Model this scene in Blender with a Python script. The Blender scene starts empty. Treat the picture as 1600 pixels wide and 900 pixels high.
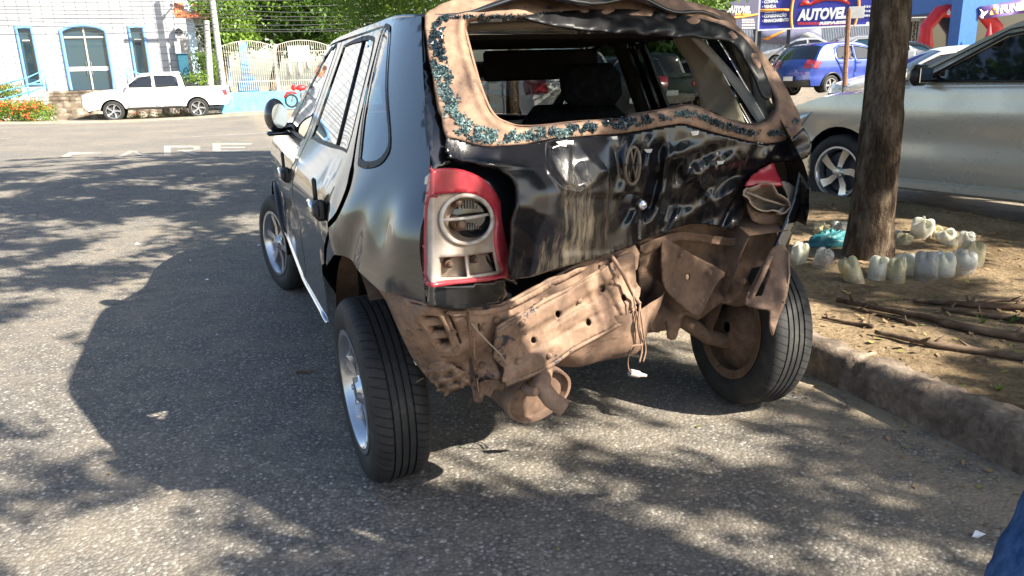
import bpy, math, random
import numpy as np
from mathutils import Vector, Matrix
from mathutils.geometry import delaunay_2d_cdt

random.seed(7); RNG = np.random.default_rng(7)
scene = bpy.context.scene
COL = scene.collection
R = math.radians

# ------------------------------------------------------------------ camera
FPX, PITCH, ROLL, HCAM = 1191.05, 0.270052, -0.031692, 1.19989
def cam_axes():
    c, s = math.cos(PITCH), math.sin(PITCH)
    M = np.array([[1, 0, 0], [0, -s, -c], [0, c, -s]])
    c, s = math.cos(ROLL), math.sin(ROLL)
    return np.array([[c, -s, 0], [s, c, 0], [0, 0, 1]]) @ M
AX = cam_axes()
cam = bpy.data.cameras.new('camera')
cam.sensor_width = 36.0
cam.lens = 36.0 * FPX / 1600.0
cam.clip_start = 0.05
cam.clip_end = 2000
camo = bpy.data.objects.new('camera', cam); COL.objects.link(camo)
m = Matrix.Identity(4)
for i in range(3):
    m[i][0] = AX[0][i]; m[i][1] = -AX[1][i]; m[i][2] = -AX[2][i]
m[2][3] = HCAM
camo.matrix_world = m
scene.camera = camo

# ------------------------------------------------------------------ light
SUN = np.array([1.194, -0.659, 1.0]); SUN /= SUN[2]
elev = math.atan2(1.0, math.hypot(SUN[0], SUN[1]))
azim = math.atan2(SUN[0], SUN[1])            # from +Y towards +X
world = bpy.data.worlds.new('World'); scene.world = world
world.use_nodes = True
wn = world.node_tree
bg = wn.nodes['Background']
sky = wn.nodes.new('ShaderNodeTexSky')
sky.sky_type = 'NISHITA'; sky.sun_disc = False
sky.sun_elevation = elev; sky.sun_rotation = azim
sky.air_density = 1.0; sky.dust_density = 1.5
wn.links.new(sky.outputs[0], bg.inputs[0])
bg.inputs[1].default_value = 0.080
sl = bpy.data.lights.new('sun', 'SUN'); sl.energy = 5.0; sl.angle = R(0.53); sl.color = (1.0, 0.93, 0.80)
so = bpy.data.objects.new('sun', sl); COL.objects.link(so)
so.rotation_euler = Vector((-SUN[0], -SUN[1], -1.0)).to_track_quat('-Z', 'Y').to_euler()
scene.view_settings.view_transform = 'Standard'
scene.view_settings.look = 'None'
scene.view_settings.exposure = 1.75
scene.view_settings.gamma = 1.0
scene.cycles.max_bounces = 8
scene.cycles.transparent_max_bounces = 16

# ------------------------------------------------------------------ pixel helpers (photo measured in its 1600x900 pixels)
def ray(px, py):
    return AX.T @ np.array([(px - 800) / FPX, (py - 450) / FPX, 1.0])
def at_depth(px, py, d):                     # point seen at that pixel whose world y is d
    r = ray(px, py); t = d / r[1]
    return np.array([r[0] * t, d, HCAM + r[2] * t])
def at_ground(px, py, z=0.0):
    r = ray(px, py); t = (z - HCAM) / r[2]
    return np.array([r[0] * t, r[1] * t, z])
def project(p):
    v = AX @ (np.asarray(p, float) - np.array([0, 0, HCAM]))
    return np.array([800 + FPX * v[0] / v[2], 450 + FPX * v[1] / v[2], v[2]])
# wrecked car frame: x right, y forward, z up, origin under the middle of the rear axle
CX, CY, YAW = 0.228607, 2.479675, 0.374701
cY, sY = math.cos(YAW), math.sin(YAW)
def to_car(p):
    x, y = p[0] - CX, p[1] - CY
    return np.array([cY * x + sY * y, -sY * x + cY * y, p[2]])
def to_world(q):
    return np.array([CX + cY * q[0] - sY * q[1], CY + sY * q[0] + cY * q[1], q[2]])
O_CAR = to_car((0, 0, HCAM))
def car_ray(px, py):
    d = ray(px, py)
    return np.array([cY * d[0] + sY * d[1], -sY * d[0] + cY * d[1], d[2]])
def car_at(px, py, axis, val):
    d = car_ray(px, py); t = (val - O_CAR[axis]) / d[axis]
    return O_CAR + d * t

# ------------------------------------------------------------------ object helpers
def tag(o, label, cat, group=None, kind=None):
    if label: o['label'] = label
    if cat: o['category'] = cat
    if group: o['group'] = group
    if kind: o['kind'] = kind
    return o
def empty(name, loc, rz=0.0, label=None, cat=None, group=None):
    o = bpy.data.objects.new(name, None); COL.objects.link(o)
    o.location = Vector([float(v) for v in loc]); o.rotation_euler = (0, 0, rz)
    o.empty_display_size = 0.1
    return tag(o, label, cat, group)
def link(name, verts, faces, mat, parent=None, smooth=True, mats=None, fidx=None):
    me = bpy.data.meshes.new(name)
    me.from_pydata([tuple(float(c) for c in v) for v in verts], [], [tuple(int(i) for i in f) for f in faces])
    for mm in (mats or [mat]): me.materials.append(mm)
    if fidx is not None:
        me.polygons.foreach_set('material_index', np.array(fidx, np.int32))
    if smooth:
        me.polygons.foreach_set('use_smooth', np.ones(len(me.polygons), bool))
    me.update()
    o = bpy.data.objects.new(name, me); COL.objects.link(o)
    if parent: o.parent = parent
    return o
def autosmooth(o, deg=35):
    me = o.data
    try: me.set_sharp_from_angle(angle=R(deg))
    except Exception: pass
    return o
def solidify(o, t, offset=-1):
    md = o.modifiers.new('thick', 'SOLIDIFY'); md.thickness = t; md.offset = offset
    return o

class MB:
    """collects shapes into one mesh"""
    def __init__(s): s.v = []; s.f = []; s.mi = []; s.cur = 0
    def add(s, v, f):
        b = len(s.v); s.v += [tuple(p) for p in v]; s.f += [tuple(b + i for i in q) for q in f]
        s.mi += [s.cur] * len(f); return s
    def box(s, c, d, rot=None, taper=1.0):
        c = np.array(c, float); h = np.array(d, float) / 2
        P = np.array([(x * (taper if z > 0 else 1), y * (taper if z > 0 else 1), z) for z in (-1, 1) for y in (-1, 1) for x in (-1, 1)]) * h
        if rot is not None: P = P @ np.array(rot).T
        return s.add(P + c, [(0, 2, 3, 1), (4, 5, 7, 6), (0, 1, 5, 4), (2, 6, 7, 3), (0, 4, 6, 2), (1, 3, 7, 5)])
    def bbox(s, c, d, b=0.01, rot=None):     # box with chamfered edges
        c = np.array(c, float); h = np.array(d, float) / 2; b = min(b, h.min() * 0.9)
        V = []; idx = {}
        for sx in (-1, 1):
            for sy in (-1, 1):
                for sz in (-1, 1):
                    for a in range(3):
                        p = np.array([sx, sy, sz]) * h; 
                        for k in range(3):
                            if k != a: p[k] -= b * (sx, sy, sz)[k]
                        idx[(sx, sy, sz, a)] = len(V); V.append(p)
        F = []
        for a in range(3):
            o = [k for k in range(3) if k != a]
            for sg in (-1, 1):
                def key(u, w):
                    k = [0, 0, 0]; k[a] = sg; k[o[0]] = u; k[o[1]] = w; return (*k, a)
                q = [idx[key(-1, -1)], idx[key(1, -1)], idx[key(1, 1)], idx[key(-1, 1)]]
                F.append(q)
        for a in range(3):                    # edges along axis a
            o = [k for k in range(3) if k != a]
            for u in (-1, 1):
                for w in (-1, 1):
                    def k2(sg, ax):
                        k = [0, 0, 0]; k[a] = sg; k[o[0]] = u; k[o[1]] = w; return (*k, ax)
                    F.append([idx[k2(-1, o[0])], idx[k2(1, o[0])], idx[k2(1, o[1])], idx[k2(-1, o[1])]])
        for sx in (-1, 1):
            for sy in (-1, 1):
                for sz in (-1, 1):
                    F.append([idx[(sx, sy, sz, a)] for a in range(3)])
        V = np.array(V)
        FF = []
        for q in F:                           # outward winding
            P = V[list(q)]; n = np.cross(P[1] - P[0], P[2] - P[0])
            FF.append(q if np.dot(n, P.mean(0)) >= 0 else q[::-1])
        if rot is not None: V = V @ np.array(rot).T
        return s.add(V + c, FF)
    def tube(s, pts, r, n=8, cap=True):
        pts = [np.array(p, float) for p in pts]; k = len(pts)
        rr = list(r) if hasattr(r, '__len__') else [r] * k
        V = []; F = []
        up = np.array([0.13, 0.27, 0.95]); a = None
        for i, p in enumerate(pts):
            t = pts[min(i + 1, k - 1)] - pts[max(i - 1, 0)]; t = t / (np.linalg.norm(t) + 1e-9)
            if a is None:
                a = np.cross(t, up); 
                if np.linalg.norm(a) < 1e-3: a = np.cross(t, (1, 0, 0))
            a = a - t * np.dot(a, t); a /= np.linalg.norm(a) + 1e-9; b = np.cross(t, a)
            for j in range(n):
                w = 2 * math.pi * j / n
                V.append(p + rr[i] * (math.cos(w) * a + math.sin(w) * b))
        for i in range(k - 1):
            for j in range(n):
                j2 = (j + 1) % n
                F.append((i * n + j, i * n + j2, (i + 1) * n + j2, (i + 1) * n + j))
        if cap: F += [tuple(range(n - 1, -1, -1)), tuple(range((k - 1) * n, k * n))]
        return s.add(V, F)
    def lathe(s, prof, c=(0, 0, 0), axis=0, n=32, close=False, M=None):
        """profile of (radius, along) turned about an axis"""
        V = []; F = []; k = len(prof)
        for (r, h) in prof:
            for j in range(n):
                w = 2 * math.pi * j / n; p = [0, 0, 0]
                p[axis] = h; p[(axis + 1) % 3] = r * math.cos(w); p[(axis + 2) % 3] = r * math.sin(w)
                V.append(p)
        for i in range(k - (0 if close else 1)):
            i2 = (i + 1) % k
            for j in range(n):
                j2 = (j + 1) % n
                F.append((i * n + j, i2 * n + j, i2 * n + j2, i * n + j2))
        V = np.array(V)
        if M is not None: V = V @ np.array(M).T
        return s.add(V + np.array(c), F)
    def prism(s, poly, a0, a1, axis=1):      # polygon in the two other axes, extruded along axis
        o = [k for k in range(3) if k != axis]; n = len(poly); V = []
        for a in (a0, a1):
            for (u, w) in poly:
                p = [0, 0, 0]; p[axis] = a; p[o[0]] = u; p[o[1]] = w; V.append(p)
        F = [tuple(range(n - 1, -1, -1)), tuple(range(n, 2 * n))] + [(i, (i + 1) % n, n + (i + 1) % n, n + i) for i in range(n)]
        return s.add(V, F)
    def ball(s, c, r, n=12, m=8):
        r = np.array(r if hasattr(r, '__len__') else (r, r, r), float); V = []; F = []
        for i in range(m + 1):
            a = math.pi * i / m
            for j in range(n):
                w = 2 * math.pi * j / n
                V.append(np.array(c) + r * (math.sin(a) * math.cos(w), math.sin(a) * math.sin(w), math.cos(a)))
        for i in range(m):
            for j in range(n):
                j2 = (j + 1) % n
                F.append((i * n + j, (i + 1) * n + j, (i + 1) * n + j2, i * n + j2))
        return s.add(V, F)
    def build(s, name, mat, parent=None, smooth=False, mats=None, fix=True, auto=None):
        o = link(name, s.v, s.f, mat, parent, smooth, mats, s.mi if mats else None)
        if fix:
            import bmesh
            bm = bmesh.new(); bm.from_mesh(o.data); bmesh.ops.recalc_face_normals(bm, faces=bm.faces); bm.to_mesh(o.data); bm.free()
        if auto: autosmooth(o, auto)
        return o

def resample(poly, step, closed=True):
    out = []; n = len(poly); P = [np.array(p, float) for p in poly]
    for i in range(n if closed else n - 1):
        a, b = P[i], P[(i + 1) % n]; k = max(1, int(math.ceil(np.linalg.norm(b - a) / step)))
        for j in range(k): out.append(a + (b - a) * j / k)
    if not closed: out.append(P[-1])
    return np.array(out)
def smooth_poly(poly, k=5, closed=True):
    P = [np.array(p, float) for p in poly]; n = len(P); out = []
    for i in range(n if closed else n - 1):
        p0, p1, p2, p3 = (P[(i - 1) % n], P[i], P[(i + 1) % n], P[(i + 2) % n]) if closed else (P[max(i - 1, 0)], P[i], P[i + 1], P[min(i + 2, n - 1)])
        for j in range(k):
            t = j / k
            out.append(0.5 * ((2 * p1) + (p2 - p0) * t + (2 * p0 - 5 * p1 + 4 * p2 - p3) * t * t + (3 * p1 - p0 - 3 * p2 + p3) * t ** 3))
    if not closed: out.append(P[-1])
    return [tuple(p) for p in out]
def inside(pts, poly):
    x, y = pts[:, 0], pts[:, 1]; r = np.zeros(len(pts), bool); P = np.array(poly); n = len(P)
    for i in range(n):
        x1, y1 = P[i]; x2, y2 = P[(i + 1) % n]
        if y1 == y2: continue
        c = ((y1 > y) != (y2 > y)) & (x < (x2 - x1) * (y - y1) / (y2 - y1) + x1)
        r ^= c
    return r
def edge_dist(pts, loops):
    d = np.full(len(pts), 1e9)
    for L in loops:
        for i in range(len(L)):
            a = L[i]; b = L[(i + 1) % len(L)]; ab = b - a
            t = np.clip(((pts - a) @ ab) / (ab @ ab + 1e-12), 0, 1)
            d = np.minimum(d, np.linalg.norm(pts - a - t[:, None] * ab, axis=1))
    return d
def panel2d(outline, holes, step):
    loops = [resample(outline, step)] + [resample(h, step) for h in holes]
    V = []; E = []
    for L in loops:
        b = len(V); V += [tuple(p) for p in L]; E += [(b + i, b + (i + 1) % len(L)) for i in range(len(L))]
    lo = loops[0].min(0); hi = loops[0].max(0)
    gx = np.arange(lo[0], hi[0], step); gy = np.arange(lo[1], hi[1], step)
    G = np.array([(x + (step / 2 if j % 2 else 0), y) for j, y in enumerate(gy) for x in gx])
    if len(G):
        k = inside(G, loops[0])
        for h in loops[1:]: k &= ~inside(G, h)
        G = G[k]
        if len(G): G = G[edge_dist(G, loops) > step * 0.55]
    V += [tuple(p) for p in G]
    r = delaunay_2d_cdt([Vector((float(p[0]), float(p[1]))) for p in V], E, [], 0, 1e-7 * max(1, step))
    vv = np.array([(p.x, p.y) for p in r[0]]); ff = np.array([f for f in r[2] if len(f) == 3])
    c = vv[ff].mean(1); k = inside(c, loops[0])
    for h in loops[1:]: k &= ~inside(c, h)
    return vv, ff[k]
def panel(name, outline, holes, surf, step, mat, parent=None, thick=0.0, flip=False, facing=None, data=False):
    vv, ff = panel2d(outline, holes, step)
    V = np.array([surf(u, w) for u, w in vv])
    if facing is not None:
        P = V[ff]; nn = np.cross(P[:, 1] - P[:, 0], P[:, 2] - P[:, 0]).sum(0); c = P.mean((0, 1))
        flip = np.dot(nn, np.array(facing) - c) < 0
    if flip: ff = ff[:, ::-1]
    if data: return V, ff
    o = link(name, V, ff, mat, parent)
    if thick: solidify(o, thick)
    return o
def rbf(points):
    P = np.array(points, float); X = P[:, :2] / 100.0; n = len(P)
    d = np.linalg.norm(X[:, None] - X[None], axis=2); K = np.where(d > 0, d * d * np.log(d + 1e-12), 0) + np.eye(n) * 0.02
    A = np.zeros((n + 3, n + 3)); A[:n, :n] = K; A[:n, n] = 1; A[:n, n + 1:] = X; A[n, :n] = 1; A[n + 1:, :n] = X.T
    w = np.linalg.solve(A, np.concatenate([P[:, 2], np.zeros(3)]))
    def f(px, py):
        q = np.array([px / 100.0, py / 100.0]); r = np.linalg.norm(X - q, axis=1)
        return float((w[:n] * np.where(r > 0, r * r * np.log(r + 1e-12), 0)).sum() + w[n] + w[n + 1] * q[0] + w[n + 2] * q[1])
    return f
def sstep(a, b, x): 
    t = np.clip((x - a) / (b - a), 0, 1); return t * t * (3 - 2 * t)
_tab = RNG.random((256, 256))
def vnoise(x, y):
    xi, yi = np.floor(x).astype(int), np.floor(y).astype(int); fx, fy = x - xi, y - yi
    fx = fx * fx * (3 - 2 * fx); fy = fy * fy * (3 - 2 * fy)
    g = lambda a, b: _tab[a % 256, b % 256]
    return (g(xi, yi) * (1 - fx) + g(xi + 1, yi) * fx) * (1 - fy) + (g(xi, yi + 1) * (1 - fx) + g(xi + 1, yi + 1) * fx) * fy
def text_mesh(body, size, shear=0.0, bold=0.0, align='LEFT', sx=1.0):
    cu = bpy.data.curves.new('lettering', 'FONT'); cu.body = body; cu.size = size; cu.shear = shear; cu.offset = bold
    cu.align_x = align; cu.extrude = 0.004; cu.resolution_u = 3
    o = bpy.data.objects.new('lettering', cu); COL.objects.link(o)
    dg = bpy.context.evaluated_depsgraph_get(); dg.update()
    me = bpy.data.meshes.new_from_object(o.evaluated_get(dg))
    v = np.array([p.co[:] for p in me.vertices]) if len(me.vertices) else np.zeros((0, 3)); v = v.reshape(-1, 3); v[:, 0] *= sx
    f = [tuple(p.vertices) for p in me.polygons]
    bpy.data.objects.remove(o); bpy.data.curves.remove(cu); bpy.data.meshes.remove(me)
    return v, f
def text_on(name, body, size, origin, ux, uz, mat, parent, off=0.01, **kw):
    v, f = text_mesh(body, size, **kw)
    ux = np.array(ux, float); uz = np.array(uz, float); n = np.cross(ux, uz)
    V = [np.array(origin) + ux * p[0] + uz * p[1] + n * (off + p[2]) for p in v]
    return link(name, V, f, mat, parent, smooth=False)

# ------------------------------------------------------------------ materials
def nodemat(name):
    m = bpy.data.materials.new(name); m.use_nodes = True; nt = m.node_tree
    return m, nt, nt.nodes['Principled BSDF']
def N(nt, t, **kw):
    n = nt.nodes.new(t)
    for k, v in kw.items():
        if k in n.inputs: n.inputs[k].default_value = v
        else: setattr(n, k, v)
    return n
def ramp(nt, fac, stops):
    r = nt.nodes.new('ShaderNodeValToRGB'); e = r.color_ramp.elements
    while len(e) < len(stops): e.new(0.5)
    for i, (p, c) in enumerate(stops):
        e[i].position = p; e[i].color = (*c, 1) if len(c) == 3 else c
    nt.links.new(fac, r.inputs[0]); return r
def coords(nt, scale=(1, 1, 1), rot=(0, 0, 0)):
    tc = nt.nodes.new('ShaderNodeTexCoord'); mp = nt.nodes.new('ShaderNodeMapping')
    mp.inputs['Scale'].default_value = scale; mp.inputs['Rotation'].default_value = rot
    nt.links.new(tc.outputs['Object'], mp.inputs[0]); return mp.outputs[0]
def noise(nt, vec, scale, detail=6, rough=0.6):
    n = N(nt, 'ShaderNodeTexNoise'); n.inputs['Scale'].default_value = scale; n.inputs['Detail'].default_value = detail; n.inputs['Roughness'].default_value = rough
    nt.links.new(vec, n.inputs['Vector']); return n
def bump(nt, h, b, strength=0.3, dist=0.02):
    n = nt.nodes.new('ShaderNodeBump'); n.inputs['Strength'].default_value = strength; n.inputs['Distance'].default_value = dist
    nt.links.new(h, n.inputs['Height']); nt.links.new(n.outputs[0], b.inputs['Normal']); return n
def mixc(nt, fac, a, b, mode='MIX'):
    n = nt.nodes.new('ShaderNodeMix'); n.data_type = 'RGBA'; n.blend_type = mode
    for s, v in ((0, fac), (6, a), (7, b)):
        if isinstance(v, (int, float)): n.inputs[s].default_value = v
        elif isinstance(v, tuple): n.inputs[s].default_value = (*v, 1)
        else: nt.links.new(v, n.inputs[s])
    return n.outputs[2]
def rough_mat(name, c1, c2, scale=8, rough=0.8, bumps=0.2, metal=0.0, spec=0.3, lo=0.35, hi=0.65, stretch=(1, 1, 1), dist=0.01):
    m, nt, b = nodemat(name); v = coords(nt, stretch); n = noise(nt, v, scale)
    r = ramp(nt, n.outputs[0], [(lo, c1), (hi, c2)]); nt.links.new(r.outputs[0], b.inputs['Base Color'])
    b.inputs['Roughness'].default_value = rough; b.inputs['Metallic'].default_value = metal; b.inputs['Specular IOR Level'].default_value = spec
    if bumps: bump(nt, n.outputs[0], b, bumps, dist)
    return m
def plain(name, c, rough=0.5, metal=0.0, spec=0.5, coat=0.0, var=0.12, scale=6):
    m, nt, b = nodemat(name); v = coords(nt); n = noise(nt, v, scale, 4)
    lo = tuple(x * (1 - var) for x in c); hi = tuple(min(1, x * (1 + var)) for x in c)
    r = ramp(nt, n.outputs[0], [(0.3, lo), (0.7, hi)]); nt.links.new(r.outputs[0], b.inputs['Base Color'])
    b.inputs['Roughness'].default_value = rough; b.inputs['Metallic'].default_value = metal
    b.inputs['Specular IOR Level'].default_value = spec; b.inputs['Coat Weight'].default_value = coat; b.inputs['Coat Roughness'].default_value = 0.04
    return m
def car_paint(name, c, dust=0.12, metal=0.0, rough=0.35, dustc=(0.30, 0.25, 0.19)):
    m, nt, b = nodemat(name); v = coords(nt); n = noise(nt, v, 2.2, 8, 0.65); n2 = noise(nt, v, 60, 3)
    f = ramp(nt, n.outputs[0], [(0.42, (0, 0, 0)), (0.75, (dust * 2, dust * 2, dust * 2))])
    nt.links.new(mixc(nt, f.outputs[0], c, dustc), b.inputs['Base Color'])
    b.inputs['Metallic'].default_value = metal
    rr = ramp(nt, n.outputs[0], [(0.3, (rough, rough, rough)), (0.75, (rough + 0.2,) * 3)]); nt.links.new(rr.outputs[0], b.inputs['Roughness'])
    b.inputs['Coat Weight'].default_value = 1.0; b.inputs['Coat Roughness'].default_value = 0.05
    bn = nt.nodes.new('ShaderNodeBump'); bn.inputs['Strength'].default_value = 0.02; bn.inputs['Distance'].default_value = 0.002
    nt.links.new(n2.outputs[0], bn.inputs['Height']); nt.links.new(bn.outputs[0], b.inputs['Normal'])
    return m
def glass_dark(name, c=(0.01, 0.012, 0.014), rough=0.03):
    m, nt, b = nodemat(name); v = coords(nt); n = noise(nt, v, 3, 5)
    r = ramp(nt, n.outputs[0], [(0.4, (rough,) * 3), (0.8, (rough + 0.05,) * 3)]); nt.links.new(r.outputs[0], b.inputs['Roughness'])
    b.inputs['Base Color'].default_value = (*c, 1); b.inputs['Specular IOR Level'].default_value = 0.9; b.inputs['IOR'].default_value = 1.55
    return m
def glass_clear(name, tint=(0.75, 0.85, 0.82), refl=1.0):
    m = bpy.data.materials.new(name); m.use_nodes = True; nt = m.node_tree; nt.nodes.clear()
    out = nt.nodes.new('ShaderNodeOutputMaterial'); mx = nt.nodes.new('ShaderNodeMixShader'); t = nt.nodes.new('ShaderNodeBsdfTransparent'); g = nt.nodes.new('ShaderNodeBsdfGlossy')
    fr = nt.nodes.new('ShaderNodeFresnel'); fr.inputs[0].default_value = 1.55
    mm = nt.nodes.new('ShaderNodeMath'); mm.operation = 'MULTIPLY_ADD'; mm.inputs[1].default_value = refl; mm.inputs[2].default_value = 0.02; mm.use_clamp = True
    t.inputs[0].default_value = (*tint, 1); g.inputs['Roughness'].default_value = 0.02; g.inputs[0].default_value = (0.95, 0.97, 1, 1)
    nt.links.new(fr.outputs[0], mm.inputs[0]); nt.links.new(mm.outputs[0], mx.inputs[0]); nt.links.new(t.outputs[0], mx.inputs[1]); nt.links.new(g.outputs[0], mx.inputs[2]); nt.links.new(mx.outputs[0], out.inputs[0])
    return m
def leaf_mat(name, c1, c2, trans=0.35):
    m, nt, b = nodemat(name); v = coords(nt); n = noise(nt, v, 1.3, 3); n2 = noise(nt, v, 14, 2)
    a = nt.nodes.new('ShaderNodeMath'); a.operation = 'MULTIPLY_ADD'; a.inputs[1].default_value = 0.5; nt.links.new(n2.outputs[0], a.inputs[0])
    h = nt.nodes.new('ShaderNodeMath'); h.operation = 'MULTIPLY'; h.inputs[1].default_value = 0.5; nt.links.new(n.outputs[0], h.inputs[0]); nt.links.new(h.outputs[0], a.inputs[2])
    r = ramp(nt, a.outputs[0], [(0.35, c1), (0.65, c2)])
    nt.links.new(r.outputs[0], b.inputs['Base Color']); b.inputs['Roughness'].default_value = 0.5; b.inputs['Specular IOR Level'].default_value = 0.3
    tr = nt.nodes.new('ShaderNodeBsdfTranslucent'); nt.links.new(r.outputs[0], tr.inputs[0]); mx = nt.nodes.new('ShaderNodeMixShader'); mx.inputs[0].default_value = trans
    nt.links.new(b.outputs[0], mx.inputs[1]); nt.links.new(tr.outputs[0], mx.inputs[2]); nt.links.new(mx.outputs[0], nt.nodes['Material Output'].inputs[0])
    return m

def tread_mat():
    m, nt, b = nodemat('tyre_tread_rubber'); tc = nt.nodes.new('ShaderNodeTexCoord'); sp = nt.nodes.new('ShaderNodeSeparateXYZ'); nt.links.new(tc.outputs['Object'], sp.inputs[0])
    def mth(op, a, c=None, d=None):
        n = nt.nodes.new('ShaderNodeMath'); n.operation = op
        for i, q in enumerate((a, c, d)):
            if q is None: continue
            if isinstance(q, (int, float)): n.inputs[i].default_value = q
            else: nt.links.new(q, n.inputs[i])
        return n.outputs[0]
    ang = mth('ARCTAN2', sp.outputs[1], sp.outputs[2]); ax = mth('ABSOLUTE', sp.outputs[0])
    ph = mth('FRACT', mth('ADD', mth('MULTIPLY', ang, 64 / (2 * math.pi)), mth('MULTIPLY', sp.outputs[0], 14.0)))
    cut = mth('LESS_THAN', ph, .17); rib = mth('GREATER_THAN', ax, .030); rad = mth('SQRT', mth('ADD', mth('MULTIPLY', sp.outputs[1], sp.outputs[1]), mth('MULTIPLY', sp.outputs[2], sp.outputs[2])))
    on = mth('MULTIPLY', mth('MULTIPLY', cut, rib), mth('GREATER_THAN', rad, .272))
    n = noise(nt, tc.outputs['Object'], 12, 7, .7); r = ramp(nt, n.outputs[0], [(0.35, (0.016, 0.016, 0.017)), (0.6, (0.032, 0.031, 0.030)), (0.8, (0.085, 0.076, 0.064))])
    nt.links.new(mixc(nt, on, r.outputs[0], (0.006, 0.006, 0.006)), b.inputs['Base Color']); b.inputs['Roughness'].default_value = .72; b.inputs['Specular IOR Level'].default_value = .4
    h = mth('SUBTRACT', mth('MULTIPLY', n.outputs[0], .3), on); bump(nt, h, b, .8, .004); return m
def asphalt_mat():
    m, nt, b = nodemat('asphalt'); v = coords(nt)
    big = noise(nt, v, 0.55, 5, 0.6); mid = noise(nt, v, 5, 6, 0.7)
    vo = N(nt, 'ShaderNodeTexVoronoi'); vo.inputs['Scale'].default_value = 100; nt.links.new(v, vo.inputs['Vector'])
    vo2 = N(nt, 'ShaderNodeTexVoronoi'); vo2.inputs['Scale'].default_value = 300; nt.links.new(v, vo2.inputs['Vector'])
    st = ramp(nt, vo.outputs['Color'], [(0.0, (0.045, 0.043, 0.042)), (0.5, (0.105, 0.100, 0.095)), (0.76, (0.24, 0.225, 0.20)), (0.97, (0.72, 0.69, 0.62))])
    st2 = ramp(nt, vo2.outputs['Color'], [(0.1, (0.08, 0.077, 0.073)), (0.9, (0.21, 0.197, 0.178))])
    base = mixc(nt, 0.5, st.outputs[0], st2.outputs[0])
    gap = ramp(nt, vo.outputs['Distance'], [(0.35, (1, 1, 1)), (0.75, (0.42, 0.42, 0.42))])
    base = mixc(nt, 0.8, base, gap.outputs[0], 'MULTIPLY')
    du = nt.nodes.new('ShaderNodeMath'); du.operation = 'MULTIPLY'; nt.links.new(big.outputs[0], du.inputs[0]); nt.links.new(mid.outputs[0], du.inputs[1])
    fd = ramp(nt, du.outputs[0], [(0.20, (0.08, 0.08, 0.08)), (0.40, (0.62, 0.62, 0.62))])
    base = mixc(nt, 1.0, base, (1.22, 1.20, 1.18), 'MULTIPLY'); base = mixc(nt, fd.outputs[0], base, (0.30, 0.25, 0.185))
    dp = nt.nodes.new('ShaderNodeVectorMath'); dp.operation = 'DOT_PRODUCT'; tcg = nt.nodes.new('ShaderNodeTexCoord'); nt.links.new(tcg.outputs['Object'], dp.inputs[0]); dp.inputs[1].default_value = (cY, sY, 0)
    kr = nt.nodes.new('ShaderNodeMapRange'); kr.inputs[1].default_value = .30 + cY * CX + sY * CY; kr.inputs[2].default_value = 1.05 + cY * CX + sY * CY; kr.interpolation_type = 'SMOOTHSTEP'; nt.links.new(dp.outputs['Value'], kr.inputs[0])
    kf = nt.nodes.new('ShaderNodeMath'); kf.operation = 'MULTIPLY'; nt.links.new(kr.outputs[0], kf.inputs[0]); kn = ramp(nt, mid.outputs[0], [(.36, (0, 0, 0)), (.58, (.9, .9, .9))]); nt.links.new(kn.outputs[0], kf.inputs[1])
    base = mixc(nt, kf.outputs[0], base, (0.33, 0.265, 0.185))
    sn = noise(nt, v, 1.9, 7, .7); sr = ramp(nt, sn.outputs[0], [(.60, (1, 1, 1)), (.74, (.62, .62, .63))]); base = mixc(nt, 1.0, base, sr.outputs[0], 'MULTIPLY')
    nt.links.new(base, b.inputs['Base Color']); b.inputs['Roughness'].default_value = 0.85; b.inputs['Specular IOR Level'].default_value = 0.35
    hs = nt.nodes.new('ShaderNodeMath'); hs.operation = 'MULTIPLY_ADD'; hs.inputs[1].default_value = -1.0
    nt.links.new(vo.outputs['Distance'], hs.inputs[0]); nt.links.new(mid.outputs[0], hs.inputs[2])
    bump(nt, hs.outputs[0], b, 0.6, 0.004); return m
def dirt_mat():
    m, nt, b = nodemat('dirt'); v = coords(nt)
    a = noise(nt, v, 1.6, 8, 0.65); f = noise(nt, v, 38, 6, 0.75)
    r = ramp(nt, f.outputs[0], [(0.3, (0.17, 0.12, 0.075)), (0.52, (0.34, 0.25, 0.155)), (0.72, (0.48, 0.37, 0.23))])
    r2 = ramp(nt, a.outputs[0], [(0.36, (0.45, 0.43, 0.40)), (0.62, (1, 1, 1))])
    nt.links.new(mixc(nt, 1.0, r.outputs[0], r2.outputs[0], 'MULTIPLY'), b.inputs['Base Color'])
    b.inputs['Roughness'].default_value = 0.95; b.inputs['Specular IOR Level'].default_value = 0.1; bump(nt, f.outputs[0], b, 0.9, 0.02); return m
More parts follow.
